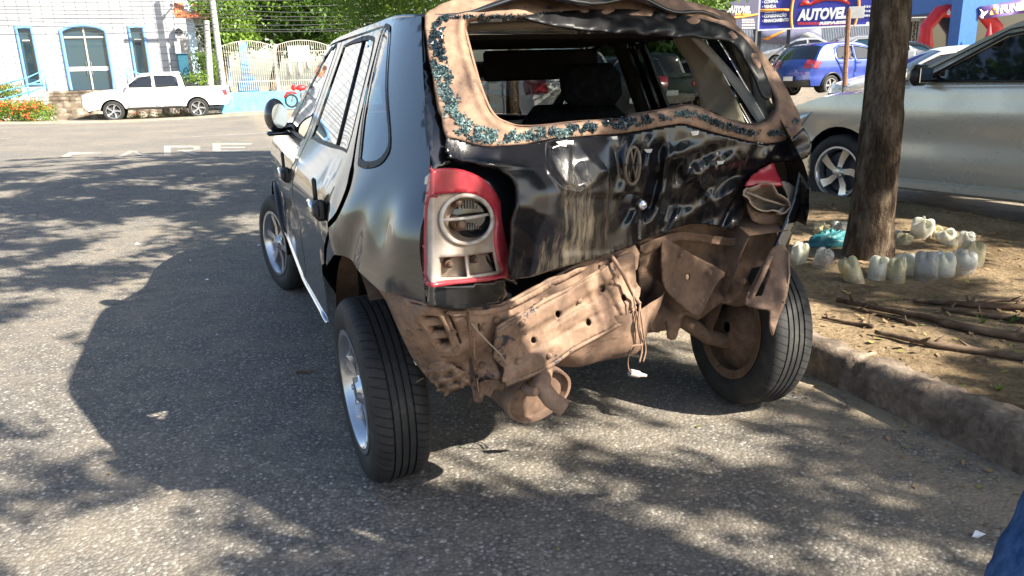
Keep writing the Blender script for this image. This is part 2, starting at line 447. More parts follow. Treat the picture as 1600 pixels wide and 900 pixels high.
def dusty_metal(name='dusty_metal', c1=(0.115, 0.071, 0.050), c2=(0.32, 0.208, 0.142), chips=0.60, rough=0.75):
    m, nt, b = nodemat(name); v = coords(nt); n = noise(nt, v, 6, 8, 0.65); f = noise(nt, v, 45, 5, 0.7); k = noise(nt, v, 9, 7, 0.75)
    r = ramp(nt, n.outputs[0], [(0.30, c1), (0.62, c2)])
    r2 = ramp(nt, f.outputs[0], [(0.3, (0.72, 0.70, 0.68)), (0.7, (1.08, 1.06, 1.04))])
    base = mixc(nt, 1.0, r.outputs[0], r2.outputs[0], 'MULTIPLY')
    kc = ramp(nt, k.outputs[0], [(chips, (0, 0, 0)), (chips + 0.03, (1, 1, 1))])
    base = mixc(nt, kc.outputs[0], base, (0.030, 0.030, 0.040))
    st = noise(nt, coords(nt, (1.0, 1.0, 5.0), (0, .5, 0)), 7, 8, .8); sr = ramp(nt, st.outputs[0], [(.60, (0, 0, 0)), (.66, (.75, .75, .75))]); base = mixc(nt, sr.outputs[0], base, (0.085, 0.040, 0.022))
    gm = noise(nt, coords(nt, (1.6, 1.6, .7)), 4.5, 9, .75); gr = ramp(nt, gm.outputs[0], [(.50, (0, 0, 0)), (.68, (.72, .72, .72))]); base = mixc(nt, gr.outputs[0], base, (0.060, 0.042, 0.034))
    wh = noise(nt, v, 16, 6, .8); wr = ramp(nt, wh.outputs[0], [(.66, (0, 0, 0)), (.72, (.6, .6, .6))]); base = mixc(nt, wr.outputs[0], base, (0.42, 0.36, 0.30))
    nt.links.new(base, b.inputs['Base Color']); b.inputs['Roughness'].default_value = rough; b.inputs['Specular IOR Level'].default_value = 0.35
    bump(nt, f.outputs[0], b, 0.25, 0.006); return m
def scuffed_black():
    m, nt, b = nodemat('scuffed_black_paint'); v = coords(nt, (1, 1, 1)); vs = coords(nt, (3.0, 3.0, 0.55))
    n = noise(nt, vs, 9, 9, 0.75); g = noise(nt, v, 2.3, 4, 0.5); fine = noise(nt, v, 90, 3, 0.7); pos = nt.nodes.new('ShaderNodeTexCoord')
    mu = nt.nodes.new('ShaderNodeMath'); mu.operation = 'MULTIPLY'; nt.links.new(n.outputs[0], mu.inputs[0]); nt.links.new(g.outputs[0], mu.inputs[1])
    # the lower part carries more dried dust than the top (height of the panel)
    sp = nt.nodes.new('ShaderNodeSeparateXYZ'); nt.links.new(pos.outputs['Object'], sp.inputs[0])
    mr = nt.nodes.new('ShaderNodeMapRange'); mr.inputs[1].default_value = 1.02; mr.inputs[2].default_value = 0.68; mr.inputs[3].default_value = -0.03; mr.inputs[4].default_value = 0.075
    nt.links.new(sp.outputs[2], mr.inputs[0])
    ad = nt.nodes.new('ShaderNodeMath'); ad.operation = 'ADD'; nt.links.new(mu.outputs[0], ad.inputs[0]); nt.links.new(mr.outputs[0], ad.inputs[1])
    f = ramp(nt, ad.outputs[0], [(0.29, (0, 0, 0)), (0.48, (0.55, 0.55, 0.55))])
    nt.links.new(mixc(nt, f.outputs[0], (0.005, 0.005, 0.007), (0.17, 0.135, 0.09)), b.inputs['Base Color'])
    rr = ramp(nt, f.outputs[0], [(0.0, (0.17,) * 3), (0.5, (0.60,) * 3)]); nt.links.new(rr.outputs[0], b.inputs['Roughness'])
    b.inputs['Specular IOR Level'].default_value = 0.5; bump(nt, n.outputs[0], b, 0.10, 0.006); return m
def tile_mat():
    m, nt, b = nodemat('white_wall_tiles'); v = coords(nt)
    br = N(nt, 'ShaderNodeTexBrick'); br.offset = 0.0; br.inputs['Scale'].default_value = 1.0
    br.inputs['Color1'].default_value = (0.42, 0.43, 0.44, 1); br.inputs['Color2'].default_value = (0.35, 0.37, 0.39, 1); br.inputs['Mortar'].default_value = (0.19, 0.20, 0.23, 1)
    br.inputs['Brick Width'].default_value = 0.44; br.inputs['Row Height'].default_value = 0.30; br.inputs['Mortar Size'].default_value = 0.020; br.inputs['Bias'].default_value = -0.2
    sp = nt.nodes.new('ShaderNodeSeparateXYZ'); cb = nt.nodes.new('ShaderNodeCombineXYZ'); nt.links.new(v, sp.inputs[0]); nt.links.new(sp.outputs[0], cb.inputs[0]); nt.links.new(sp.outputs[2], cb.inputs[1])
    nt.links.new(cb.outputs[0], br.inputs['Vector'])
    n = noise(nt, v, 0.8, 6); r = ramp(nt, n.outputs[0], [(0.3, (0.86, 0.86, 0.86)), (0.7, (1, 1, 1))])
    nt.links.new(mixc(nt, 1.0, br.outputs[0], r.outputs[0], 'MULTIPLY'), b.inputs['Base Color']); b.inputs['Roughness'].default_value = 0.35; return m
def bark_mat():
    m, nt, b = nodemat('bark'); v = coords(nt, (1, 1, 0.28)); n = noise(nt, v, 16, 10, 0.75); g = noise(nt, coords(nt), 2.2, 5)
    n_f = noise(nt, coords(nt, (1, 1, .6)), 42, 6, .7); r = ramp(nt, n.outputs[0], [(0.34, (0.028, 0.020, 0.014)), (0.48, (0.12, 0.083, 0.058)), (0.62, (0.32, 0.25, 0.18)), (0.76, (0.46, 0.40, 0.32))])
    r2 = ramp(nt, g.outputs[0], [(0.35, (0.6, 0.58, 0.55)), (0.65, (1.1, 1.08, 1.05))])
    nt.links.new(mixc(nt, 1.0, r.outputs[0], r2.outputs[0], 'MULTIPLY'), b.inputs['Base Color']); b.inputs['Roughness'].default_value = 0.95; b.inputs['Specular IOR Level'].default_value = 0.15
    ad = nt.nodes.new('ShaderNodeMath'); ad.operation = 'ADD'; nt.links.new(n.outputs[0], ad.inputs[0]); nt.links.new(n_f.outputs[0], ad.inputs[1]); bump(nt, ad.outputs[0], b, 1.0, 0.05); return m
def stone_mat():
    m, nt, b = nodemat('rubble_stone'); v = coords(nt); vo = N(nt, 'ShaderNodeTexVoronoi'); vo.inputs['Scale'].default_value = 3.2; nt.links.new(v, vo.inputs['Vector'])
    r = ramp(nt, vo.outputs['Color'], [(0.1, (0.13, 0.105, 0.08)), (0.5, (0.33, 0.27, 0.20)), (0.9, (0.52, 0.46, 0.37))]); d = ramp(nt, vo.outputs['Distance'], [(0.2, (1, 1, 1)), (0.55, (0.45, 0.42, 0.4))])
    nt.links.new(mixc(nt, 1.0, r.outputs[0], d.outputs[0], 'MULTIPLY'), b.inputs['Base Color']); b.inputs['Roughness'].default_value = 0.9; bump(nt, vo.outputs['Distance'], b, 0.8, -0.05); return m
def kerb_mat():
    m, nt, b = nodemat('weathered_concrete'); v = coords(nt); n = noise(nt, v, 7, 8, 0.7); vo = N(nt, 'ShaderNodeTexVoronoi'); vo.inputs['Scale'].default_value = 55; nt.links.new(v, vo.inputs['Vector'])
    r = ramp(nt, n.outputs[0], [(0.32, (0.075, 0.055, 0.042)), (0.5, (0.19, 0.145, 0.11)), (0.68, (0.31, 0.26, 0.20))]); s = ramp(nt, vo.outputs['Color'], [(0.2, (0.75, 0.74, 0.73)), (0.9, (1.3, 1.27, 1.2))])
    nt.links.new(mixc(nt, 0.7, r.outputs[0], s.outputs[0], 'MULTIPLY'), b.inputs['Base Color']); b.inputs['Roughness'].default_value = 0.9; bump(nt, n.outputs[0], b, 0.9, 0.02); return m
def faded_paint_mat():
    m, nt, b = nodemat('worn_road_paint'); v = coords(nt); n = noise(nt, v, 5, 8, 0.8)
    r = ramp(nt, n.outputs[0], [(0.42, (0.24, 0.215, 0.18)), (0.62, (0.40, 0.38, 0.34))]); nt.links.new(r.outputs[0], b.inputs['Base Color']); b.inputs['Roughness'].default_value = 0.9; return m
def tyre_mat():
    m, nt, b = nodemat('tyre_rubber'); v = coords(nt); n = noise(nt, v, 12, 7, 0.7)
    r = ramp(nt, n.outputs[0], [(0.35, (0.012, 0.012, 0.013)), (0.6, (0.028, 0.027, 0.027)), (0.8, (0.075, 0.068, 0.058))]); nt.links.new(r.outputs[0], b.inputs['Base Color']); b.inputs['Roughness'].default_value = 0.72; b.inputs['Specular IOR Level'].default_value = 0.4
    bump(nt, n.outputs[0], b, 0.15, 0.004); return m

M = dict(
 asphalt=asphalt_mat(), dirt=dirt_mat(), kerb=kerb_mat(), paint_line=faded_paint_mat(), bark=bark_mat(), tiles=tile_mat(), stone=stone_mat(), tyre=tyre_mat(),
 black=car_paint('black_car_paint', (0.005, 0.006, 0.008), 0.05, 0.0, 0.12, (0.10, 0.09, 0.075)), scuff=scuffed_black(), dusty=dusty_metal(),
 dusty_dark=dusty_metal('dusty_metal_dark', (0.10, 0.062, 0.042), (0.21, 0.135, 0.09), 0.66, 0.85),
 mud=rough_mat('dried_mud', (0.15, 0.095, 0.062), (0.30, 0.205, 0.14), 14, 0.95, 0.8, spec=0.1, dist=0.02),
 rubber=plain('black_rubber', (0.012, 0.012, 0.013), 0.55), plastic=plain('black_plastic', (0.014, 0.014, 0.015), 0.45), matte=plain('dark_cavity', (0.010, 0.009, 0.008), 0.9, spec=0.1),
 alloy=plain('alloy_metal', (0.62, 0.63, 0.65), 0.22, 0.9), chrome=plain('chrome', (0.8, 0.8, 0.82), 0.08, 1.0), rust=rough_mat('rusty_steel', (0.13, 0.06, 0.03), (0.26, 0.15, 0.09), 20, 0.85, 0.3),
 glass=glass_clear('car_glass'), glass_refl=glass_clear('side_window_glass', (0.26, 0.30, 0.30), 1.6), glassd=glass_dark('dark_glass'), glassb=glass_dark('blue_tinted_glass', (0.02, 0.05, 0.07), 0.05),
 fabric=rough_mat('dark_seat_fabric', (0.010, 0.010, 0.011), (0.022, 0.022, 0.024), 40, 0.95, 0.2, spec=0.1), trim=plain('tan_interior_trim', (0.30, 0.24, 0.17), 0.7), trimw=plain('pale_trim', (0.55, 0.52, 0.46), 0.6),
 headliner=plain('dark_headliner', (0.03, 0.026, 0.022), 0.9, spec=0.1),
 white=plain('white_paint', (0.80, 0.80, 0.79), 0.4), blue=plain('light_blue_paint', (0.13, 0.29, 0.56), 0.55), bluew=rough_mat('blue_wall_paint', (0.10, 0.34, 0.52), (0.17, 0.44, 0.60), 3, 0.7, 0.05), deepblue=plain('deep_blue_wall', (0.025, 0.13, 0.42), 0.5),
 concrete=rough_mat('concrete', (0.30, 0.29, 0.27), (0.46, 0.45, 0.42), 6, 0.85, 0.2), orange=plain('orange_roof_tile', (0.55, 0.17, 0.07), 0.8), metal_white=plain('white_railing_paint', (0.46, 0.44, 0.37), 0.45), grey=plain('grey_metal', (0.25, 0.26, 0.27), 0.45, 0.4), darkgrey=plain('dark_grey', (0.05, 0.05, 0.055), 0.6),
 leafA=leaf_mat('leaves_deep', (0.022, 0.055, 0.010), (0.10, 0.19, 0.025)), leafB=leaf_mat('leaves_light', (0.06, 0.13, 0.015), (0.22, 0.34, 0.05)), flower=plain('orange_flowers', (0.70, 0.10, 0.03), 0.6), litter=plain('dry_leaves', (0.26, 0.17, 0.085), 0.85), litterg=plain('yellow_green_leaves', (0.28, 0.28, 0.06), 0.7),
 denim=rough_mat('blue_denim', (0.022, 0.055, 0.135), (0.055, 0.115, 0.25), 60, 0.9, 0.3, spec=0.1, stretch=(1, 1, 0.3)), shirt=plain('white_shirt', (0.75, 0.75, 0.77), 0.85), skin=plain('skin', (0.35, 0.20, 0.13), 0.5), hair=plain('dark_hair', (0.012, 0.009, 0.007), 0.6),
 red=rough_mat('red_lens', (0.26, 0.010, 0.022), (0.46, 0.07, 0.085), 7, 0.22, 0.0, spec=0.6, lo=.36, hi=.70), redpaint=plain('red_vinyl', (0.72, 0.03, 0.035), 0.4), reflector=rough_mat('dusty_reflector', (0.24, 0.175, 0.125), (0.52, 0.465, 0.41), 7, 0.42, 0.1, metal=0.25), reflring=rough_mat('reflector_ring', (0.24, 0.20, 0.165), (0.50, 0.47, 0.43), 20, 0.45, 0.05), cupdark=rough_mat('dusty_reflector_cup', (0.18, 0.13, 0.095), (0.38, 0.30, 0.23), 12, 0.5, 0.1),
 wood=rough_mat('dead_branch', (0.07, 0.045, 0.03), (0.17, 0.12, 0.085), 22, 0.95, 0.7, spec=0.1, stretch=(0.3, 1, 1)), teal=plain('teal_plastic_bag', (0.03, 0.17, 0.19), 0.45), paper=plain('white_scrap', (0.75, 0.76, 0.78), 0.7),
)
def bottle_mat(name='cloudy_plastic', ca=(0.80, 0.76, 0.52), cb=(0.90, 0.91, 0.86), tr=.35):
    m, nt, b = nodemat(name); v = coords(nt); n = noise(nt, v, 18, 5)
    r = ramp(nt, n.outputs[0], [(0.35, ca), (0.65, cb)])
    tc = nt.nodes.new('ShaderNodeTexCoord'); sp = nt.nodes.new('ShaderNodeSeparateXYZ'); nt.links.new(tc.outputs['Object'], sp.inputs[0]); sd = ramp(nt, sp.outputs[2], [(0.0, (1, 1, 1)), (0.14, (0, 0, 0))])
    n3 = noise(nt, v, 30, 5); mu = nt.nodes.new('ShaderNodeMath'); mu.operation = 'MULTIPLY'; nt.links.new(sd.outputs[0], mu.inputs[0]); nt.links.new(n3.outputs[0], mu.inputs[1]); k = ramp(nt, mu.outputs[0], [(0.22, (0, 0, 0)), (0.62, (0.75, 0.75, 0.75))])
    nt.links.new(mixc(nt, k.outputs[0], r.outputs[0], (0.33, 0.235, 0.13)), b.inputs['Base Color'])
    b.inputs['Roughness'].default_value = 0.22; b.inputs['Transmission Weight'].default_value = tr; b.inputs['IOR'].default_value = 1.2; b.inputs['Coat Weight'].default_value = 0.3
    return m
M['matte_black'] = plain('dull_black', (0.010, 0.010, 0.011), 0.45, spec=.3); M['bottle'] = bottle_mat(); M['bottle_clear'] = bottle_mat('clear_plastic', (.80, .82, .78), (.93, .95, .93), .75); M['bottle_yellow'] = bottle_mat('yellowed_plastic', (.62, .52, .26), (.86, .82, .60), .4); M['glass_dark2'] = glass_clear('sun_blocking_window_glass', (0.40, 0.46, 0.44), .8)  # far-side window glass: darkness added to stop sun passing through the cabin
M['tread'] = tread_mat(); M['windscreen'] = glass_clear('windscreen_glass', (0.92, 0.95, 0.93), 0.8); M['pave'] = rough_mat('dusty_pavement', (0.20, 0.17, 0.13), (0.32, 0.28, 0.22), 4, 0.9, 0.2); M['bluerail'] = M['bluew']; M['bluepale'] = plain('pale_blue_paint', (.50, .62, .74), .5)
def _dummy(): pass
def shard_mat():
    m, nt, b = nodemat('broken_glass_crumbs'); v = coords(nt); n = noise(nt, v, 200, 2)
    big = noise(nt, v, 5, 2); ad = nt.nodes.new('ShaderNodeMath'); ad.operation = 'MULTIPLY_ADD'; ad.inputs[1].default_value = .7; nt.links.new(n.outputs[0], ad.inputs[0]); nt.links.new(big.outputs[0], ad.inputs[2])
    r = ramp(nt, ad.outputs[0], [(0.62, (0.006, 0.014, 0.022)), (0.90, (0.025, 0.045, 0.055)), (1.0, (0.16, 0.24, 0.235))]); nt.links.new(r.outputs[0], b.inputs['Base Color']); b.inputs['Roughness'].default_value = 0.10; b.inputs['Specular IOR Level'].default_value = 1.0
    return m
M['shard'] = shard_mat(); M['gloss'] = plain('bare_black_gloss', (0.012, 0.013, 0.016), 0.06)

# ------------------------------------------------------------------ terrain
ANCH = [at_depth(180, 190, 30.6), at_depth(315, 183.5, 31.8), at_depth(20, 193, 29.0), at_depth(430, 173.5, 34.6), at_depth(1299, 150, 24.0), at_depth(1390, 150, 26.5),
        at_depth(1211, 107, 42.0), at_depth(1290, 107, 43.0), np.array((-.2, 13.5, 0.)), np.array((1.4, 13.5, 0.)), np.array((3.8, 19.5, 0.)), at_depth(1440, 135, 26.5), at_depth(1085, 168, 24.0)]
_ax = np.array(ANCH); _K = np.exp(-(np.linalg.norm(_ax[:, None, :2] - _ax[None, :, :2], axis=2) / 9.0) ** 2)
def _rs(x, y): return sstep(8.0, 13.0, math.hypot(x, y))
_w = np.linalg.solve(_K + np.eye(len(ANCH)) * 1e-3, np.array([a[2] / max(_rs(a[0], a[1]), .2) for a in ANCH]))
def gz(x, y):
    s = _rs(x, y)
    if s <= 0 or y < 0: return 0.0
    return float(s * (_w * np.exp(-((np.hypot(_ax[:, 0] - x, _ax[:, 1] - y)) / 9.0) ** 2)).sum())
def gpt(x, y, up=0.0): return np.array([x, y, gz(x, y) + up])
def at_terrain(px, py):
    r = ray(px, py); o = np.array([0, 0, HCAM])
    for t in np.linspace(0.5, 80, 3000):
        p = o + r * t / r[1]
        if p[2] <= gz(p[0], p[1]): return p
    return p
rr = [0.0] + list(np.geomspace(0.4, 900, 74)); na = 144
V = [(0, 0, 0)]; F = []
for r_ in rr[1:]:
    for j in range(na):
        a = 2 * math.pi * j / na; x, y = r_ * math.sin(a), r_ * math.cos(a); V.append((x, y, gz(x, y)))
for j in range(na): F.append((0, 1 + (j + 1) % na, 1 + j))
for i in range(len(rr) - 2):
    for j in range(na):
        a, b = 1 + i * na + j, 1 + i * na + (j + 1) % na
        F.append((a, b, b + na, a + na))
g_ = link('road', V, F, M['asphalt']); g_['kind'] = 'structure'
import bmesh
bm = bmesh.new(); bm.from_mesh(g_.data); bmesh.ops.recalc_face_normals(bm, faces=bm.faces)
if sum(f.normal.z for f in bm.faces) < 0: bmesh.ops.reverse_faces(bm, faces=bm.faces)
bm.to_mesh(g_.data); bm.free()

# planted median between the wreck and the silver car: worn kerb + bare dirt (car-frame coordinates x 1.04 .. 3.9)
KX = 1.04
def kedge(y): return KX + 0.008 * math.sin(y * 2.1) + 0.008 * (vnoise(np.array(y * 3.1), np.array(4.2)) - 0.5)
def dirt_h(x, y):
    e = min(x - KX, 3.95 - x); n = float(vnoise(np.array(x * 2.3), np.array(y * 2.3))) - 0.5; n2 = float(vnoise(np.array(x * 9), np.array(y * 9))) - 0.5
    mound = 0.10 * math.exp(-((x - 3.0) ** 2 + (y - 1.75) ** 2) / 0.5)
    return 0.125 + 0.05 * n * min(1, max(0, e) * 2) + 0.018 * n2 + mound + 0.04 * math.exp(-((x - 3.7) / .25) ** 2) - (0.10 if x > 3.9 else 0)
V = []; F = []; xs = list(np.linspace(0.10, 2.86, 48)); ys = list(np.arange(-3.0, 11.5, 0.07)); nx = len(xs)
for y in ys:
    for x in xs:
        q = to_world((kedge(y) + x, y, 0)); V.append((q[0], q[1], gz(q[0], q[1]) + dirt_h(kedge(y) + x, y)))
for i in range(len(ys) - 1):
    for j in range(nx - 1):
        F.append((i * nx + j, i * nx + j + 1, (i + 1) * nx + j + 1, (i + 1) * nx + j))
link('soil', V, F, M['dirt'])['kind'] = 'structure'
# kerb: rounded broken profile, segment joints every 0.85 m
V = []; F = []; prof = [(0.0, -0.02), (0.004, 0.03), (0.007, 0.065), (0.011, 0.095), (0.028, 0.122), (0.055, 0.136), (0.085, 0.140), (0.115, 0.136), (0.14, 0.122), (0.16, 0.05)]
ys = np.arange(-3.0, 11.5, 0.02); k = len(prof)
for y in ys:
    ph = ((y + 0.19) % 0.85); jt = max(0.0, 1 - min(ph, 0.85 - ph) / 0.018) * 0.030
    for i, (dx, z) in enumerate(prof):
        wv = float(vnoise(np.array(y * 22 + i * 3.7), np.array(i * 1.9))) - 0.5; w2 = float(vnoise(np.array(y * 4.0), np.array(i * .6 + 9))) - 0.5
        top = 1.0 if 3 <= i <= 8 else 0.15
        q = to_world((kedge(y) + dx + jt * (i < 5) + 0.018 * wv * top + 0.014 * w2 * top + 0.022 * w2 * top, y, 0))
        V.append((q[0], q[1], gz(q[0], q[1]) + z - jt * (z > .08) + 0.018 * wv * top + 0.014 * w2 * top))
for i in range(len(ys) - 1):
    for j in range(k - 1):
        F.append((i * k + j, i * k + j + 1, (i + 1) * k + j + 1, (i + 1) * k + j))
tag(link('kerb', V, F, M['kerb']), None, None, kind='structure')

# ------------------------------------------------------------------ wheels
def wheel(parent, c, r=0.288, w=0.175, rim=0.19, spokes=6, yaw=0.0, camber=0.0, side=-1, style='spoke', tread=True, name='wheel', rimmat=None, dirty_back=False, discmat=None):
    """a wheel; side -1 shows its outer face to -x"""
    e = empty(name, c, yaw); e.parent = parent; e.rotation_euler = (0, camber, yaw)
    t = MB(); h = w / 2
    prof = [(rim, -h * .80), (rim + .012, -h * .92), (rim + (r - rim) * .45, -h * 1.0), (r - .022, -h * .94), (r - .007, -h * .80), (r, -h * .62)]
    gro = [-.36, -.12, .12, .36] if tread else []
    for g0 in gro: prof += [(r, h * (g0 - .035)), (r - .008, h * (g0 - .025)), (r - .008, h * (g0 + .025)), (r, h * (g0 + .035))]
    prof += [(r, h * .62), (r - .007, h * .80), (r - .022, h * .94), (rim + (r - rim) * .45, h), (rim + .012, h * .92), (rim, h * .80)]
    t.lathe(prof, axis=0, n=56)
    if tread:                                  # shoulder block cuts as thin raised sipes
        pass
    ty = t.build('tyre', M['tread'] if tread else M['tyre'], e, smooth=True, auto=32)
    m = MB(); s = side
    # dished barrel + lips on the outer face
    m.lathe([(rim + .004, s * h * .84), (rim + .004, s * h * .95), (rim - .012, s * h * .95), (rim - .022, s * h * .78), (rim - .03, s * h * .1), (rim - .03, -s * h * .8), (rim + .002, -s * h * .86)], axis=0, n=48)
    hub = s * h * .55
    m.lathe([(0.001, hub + s * .03), (.03, hub + s * .028), (.048, hub + s * .012), (.055, hub - s * .03)], axis=0, n=20)
    for q in range(spokes):
        a = 2 * math.pi * (q + .25) / spokes; ca, sa = math.cos(a), math.sin(a); tw = .35 if style == 'swirl' else 0
        L = rim - .02; wd = (.050, .040) if style == 'spoke' else (.040, .075)
        V = []
        for (rad, ww, xx, th) in ((.03, wd[0], hub + s * .012, .03), (L * .6, (wd[0] + wd[1]) / 2 * (.8 if style != 'swirl' else 1), hub + s * .006, .025), (L, wd[1], hub + s * .018, .02)):
            aa = tw * (rad / L)
            for (dv, dx) in ((-ww / 2, 0), (ww / 2, 0), (ww / 2 * .8, -s * th), (-ww / 2 * .8, -s * th)):
                y0, z0 = rad * math.cos(aa) - dv * math.sin(aa), rad * math.sin(aa) + dv * math.cos(aa)
                V.append((xx + dx, y0 * ca - z0 * sa, y0 * sa + z0 * ca))
        Fq = []
        for b in (0, 4):
            for j in range(4): Fq.append((b + j, b + (j + 1) % 4, b + 4 + (j + 1) % 4, b + 4 + j))
        Fq += [(3, 2, 1, 0), (8, 9, 10, 11)]
        m.add(V, Fq)
    for q in range(4 if style == 'spoke' else 5):
        a = 2 * math.pi * q / (4 if style == 'spoke' else 5)
        m.lathe([(.001, hub + s * .03), (.009, hub + s * .03), (.009, hub)], c=(0, .04 * math.cos(a) * .9, .04 * math.sin(a) * .9), axis=0, n=8)
    m.build('rim', rimmat or M['alloy'], e, smooth=True, auto=30)
    d = MB(); d.lathe([(.001, s * h * .1), (rim * .78, s * h * .1), (rim * .78, s * h * .02), (.001, s * h * .02)], axis=0, n=32)
    if dirty_back:
        d.lathe([(.02, -s * h * .95), (.07, -s * h * .9), (.11, -s * h * .5), (rim - .028, -s * h * .35)], axis=0, n=28)
    d.build('brake_disc', (discmat or M['rust']) if not dirty_back else M['dusty_dark'], e, smooth=True, auto=40)
    return e

# ------------------------------------------------------------------ the wrecked hatchback
WR = empty('wrecked_hatchback', to_world((0, 0, 0)), YAW, 'wrecked black hatchback with crushed dusty rear, no bumper and no rear window', 'car')
def S(y, z, dents=True):
    t = z - .88; sp = .02 * math.log1p(math.exp(t / .02)) if t < .4 else t
    v = .815 - .455 * sp + .016 * math.exp(-((z - .80) / .12) ** 2)
    if z < .5: v -= .05 * ((.5 - z) / .2) ** 2
    if y < -.1: v -= .36 * (-.1 - y) ** 1.6
    if y > .8: v -= .040 * (y - .8)
    if y > 2.3: v -= .14 * (y - 2.3) ** 1.5
    if dents and y < .15:
        k = sstep(.15, -.1, y)
        v += k * (-.020 * math.exp(-((y + .30 + .6 * (z - .82)) / .05) ** 2 - ((z - .80) / .10) ** 2) + .012 * math.exp(-((y + .17 - .5 * (z - .82)) / .035) ** 2 - ((z - .80) / .10) ** 2)
                  - .014 * math.exp(-((y + .45) / .05) ** 2 - ((z - .86) / .06) ** 2) + .004 * math.sin(y * 23 + z * 9) * math.exp(-((z - .8) / .15) ** 2))
    if dents and .1 < y < 1.8 and z < .9:
        v += .004 * math.sin(y * 5.1 + 1) * math.exp(-((z - .68) / .15) ** 2) + .003 * math.sin(z * 31 + y * 2) * math.exp(-((z - .68) / .14) ** 2)
    return v
sideL = lambda off=0.0: (lambda y, z: (-(S(y, z) + off), y, z))
def crush(y): return 0.33 * float(sstep(.7, -.6, y))
sideR = lambda off=0.0: (lambda y, z: (S(y, z, False) + off - .03 * crush(y), y + crush(y), z - .05 * crush(y)))
GAP = [(.03, 1.343), (-.034, 1.207), (-.165, 1.012), (-.185, .972), (-.21, .918), (-.18, .853), (-.014, .746), (.13, .634), (.165, .529), (.19, .425)]
RD_FR = [(.70, .425), (.70, .60), (.70, .94), (.662, 1.01), (.662, 1.18), (.668, 1.34)]
rear_door = smooth_poly(GAP, 4, False) + RD_FR
front_door = [(.680, 1.340), (.674, 1.18), (.674, 1.012), (.712, .945), (.712, .60), (.712, .425), (1.68, .425), (1.73, .60), (1.735, .90), (1.70, .965), (1.30, 1.20), (1.03, 1.337)]
door_hole = smooth_poly([(y - (.030 if z < 1.0 else .012), z) for y, z in GAP], 4, False) + [(.19, .415), (1.69, .415), (1.742, .60), (1.747, .90), (1.712, .975), (1.305, 1.213), (1.035, 1.348), (.03, 1.352)]
rwin = smooth_poly([(.13, 1.322), (.36, 1.328), (.58, 1.322), (.595, 1.30), (.592, 1.035), (.57, 1.016), (.0, 1.02), (-.09, 1.028), (-.02, 1.15), (.06, 1.29)], 3)
fwin = smooth_poly([(.755, 1.318), (.86, 1.325), (.99, 1.312), (1.28, 1.165), (1.50, 1.02), (1.49, 1.0), (1.1, 1.0), (.775, 1.004), (.755, 1.03)], 3)
qwin = smooth_poly([(-.004, 1.332), (-.06, 1.335), (-.115, 1.305), (-.23, 1.18), (-.345, 1.069), (-.356, 1.030), (-.32, 1.008), (-.235, 1.006), (-.20, 1.04), (-.06, 1.22)], 4)
archR = smooth_poly([(.19, .415), (.165, .529), (.10, .640), (-.06, .714), (-.20, .757), (-.273, .748), (-.349, .726), (-.428, .707)], 3, False)
archF = [(2.45 + .355 * math.cos(a), .285 + .355 * math.sin(a)) for a in np.linspace(0, math.pi, 18)]
body_out = [(-.534, .715), (-.613, .714), (-.62, .766), (-.605, .918), (-.565, 1.0), (-.545, 1.03), (-.40, 1.21), (-.285, 1.352)] + [(-.1, 1.362), (.05, 1.366), (.40, 1.368), (.64, 1.365), (.95, 1.358), (1.08, 1.340), (1.45, 1.165), (1.85, .985), (2.0, .955), (2.6, .92), (3.1, .82), (3.24, .72), (3.27, .5), (3.2, .3)] + archF + [(2.06, .275), (.24, .30), (.20, .36)] + archR[:-1] + [(-.428, .707)]
def merge(name, parts, mat, parent):
    V = []; F = []
    for v, f in parts:
        b = len(V); V += [tuple(p) for p in v]; F += [tuple(int(i) + b for i in q) for q in f]
    return link(name, V, F, mat, parent)
pL = panel('x', body_out, [door_hole, qwin], sideL(), .017, None, facing=(-9, 0, 1), data=True)
pR = panel('x', body_out, [door_hole, qwin], sideR(), .04, None, facing=(9, 0, 1), data=True)
body = merge('body', [pL, pR], M['black'], WR)
# roof, hood and nose strip between the sides
TOP = smooth_poly([(-.285, 1.352), (-.1, 1.362), (.05, 1.366), (.40, 1.368), (.64, 1.365), (.95, 1.358), (1.08, 1.340)], 3, False)
HOOD = smooth_poly([(1.86, .982), (2.0, .955), (2.6, .92), (3.1, .82), (3.24, .72), (3.27, .5), (3.2, .3)], 4, False)
def strip(prof, crown, nx=15, xs=None, push=None, SF=S):
    V = []; F = []; P = np.array(prof); k = len(P)
    for i in range(k):
        t = P[min(i + 1, k - 1)] - P[max(i - 1, 0)]; t /= np.linalg.norm(t) + 1e-9; n = np.array([t[1], -t[0]])
        if n[1] < 0 and abs(n[1]) > .2: n = -n
        y, z = P[i]; s = SF(y, z, False) if SF is S else SF(y, z)
        for u in np.linspace(-1, 1, nx):
            c = crown * (1 - abs(u) ** 2.6); p = [u * s, y + n[0] * c, z + n[1] * c]
            if push: p = push(p)
            V.append(p)
    for i in range(k - 1):
        for j in range(nx - 1): F.append((i * nx + j, i * nx + j + 1, (i + 1) * nx + j + 1, (i + 1) * nx + j))
    return V, F
def roofpush(p):
    x, y, z = p; c = crush(y) * float(sstep(-.2, .6, x))
    rp = .012 * math.sin(x * 17) * float(sstep(.3, -.3, y))
    return [x, y + c, z + rp]
roof = link('roof', *strip(TOP, .05, 25, push=roofpush), M['black'], WR); solidify(roof, .01)
hood = link('hood', *strip(HOOD, .03), M['black'], WR); solidify(hood, .01)
wind = link('windscreen', *strip([(1.09, 1.333), (1.27, 1.25), (1.45, 1.16), (1.65, 1.07), (1.85, .982)], .035), M['windscreen'], WR)
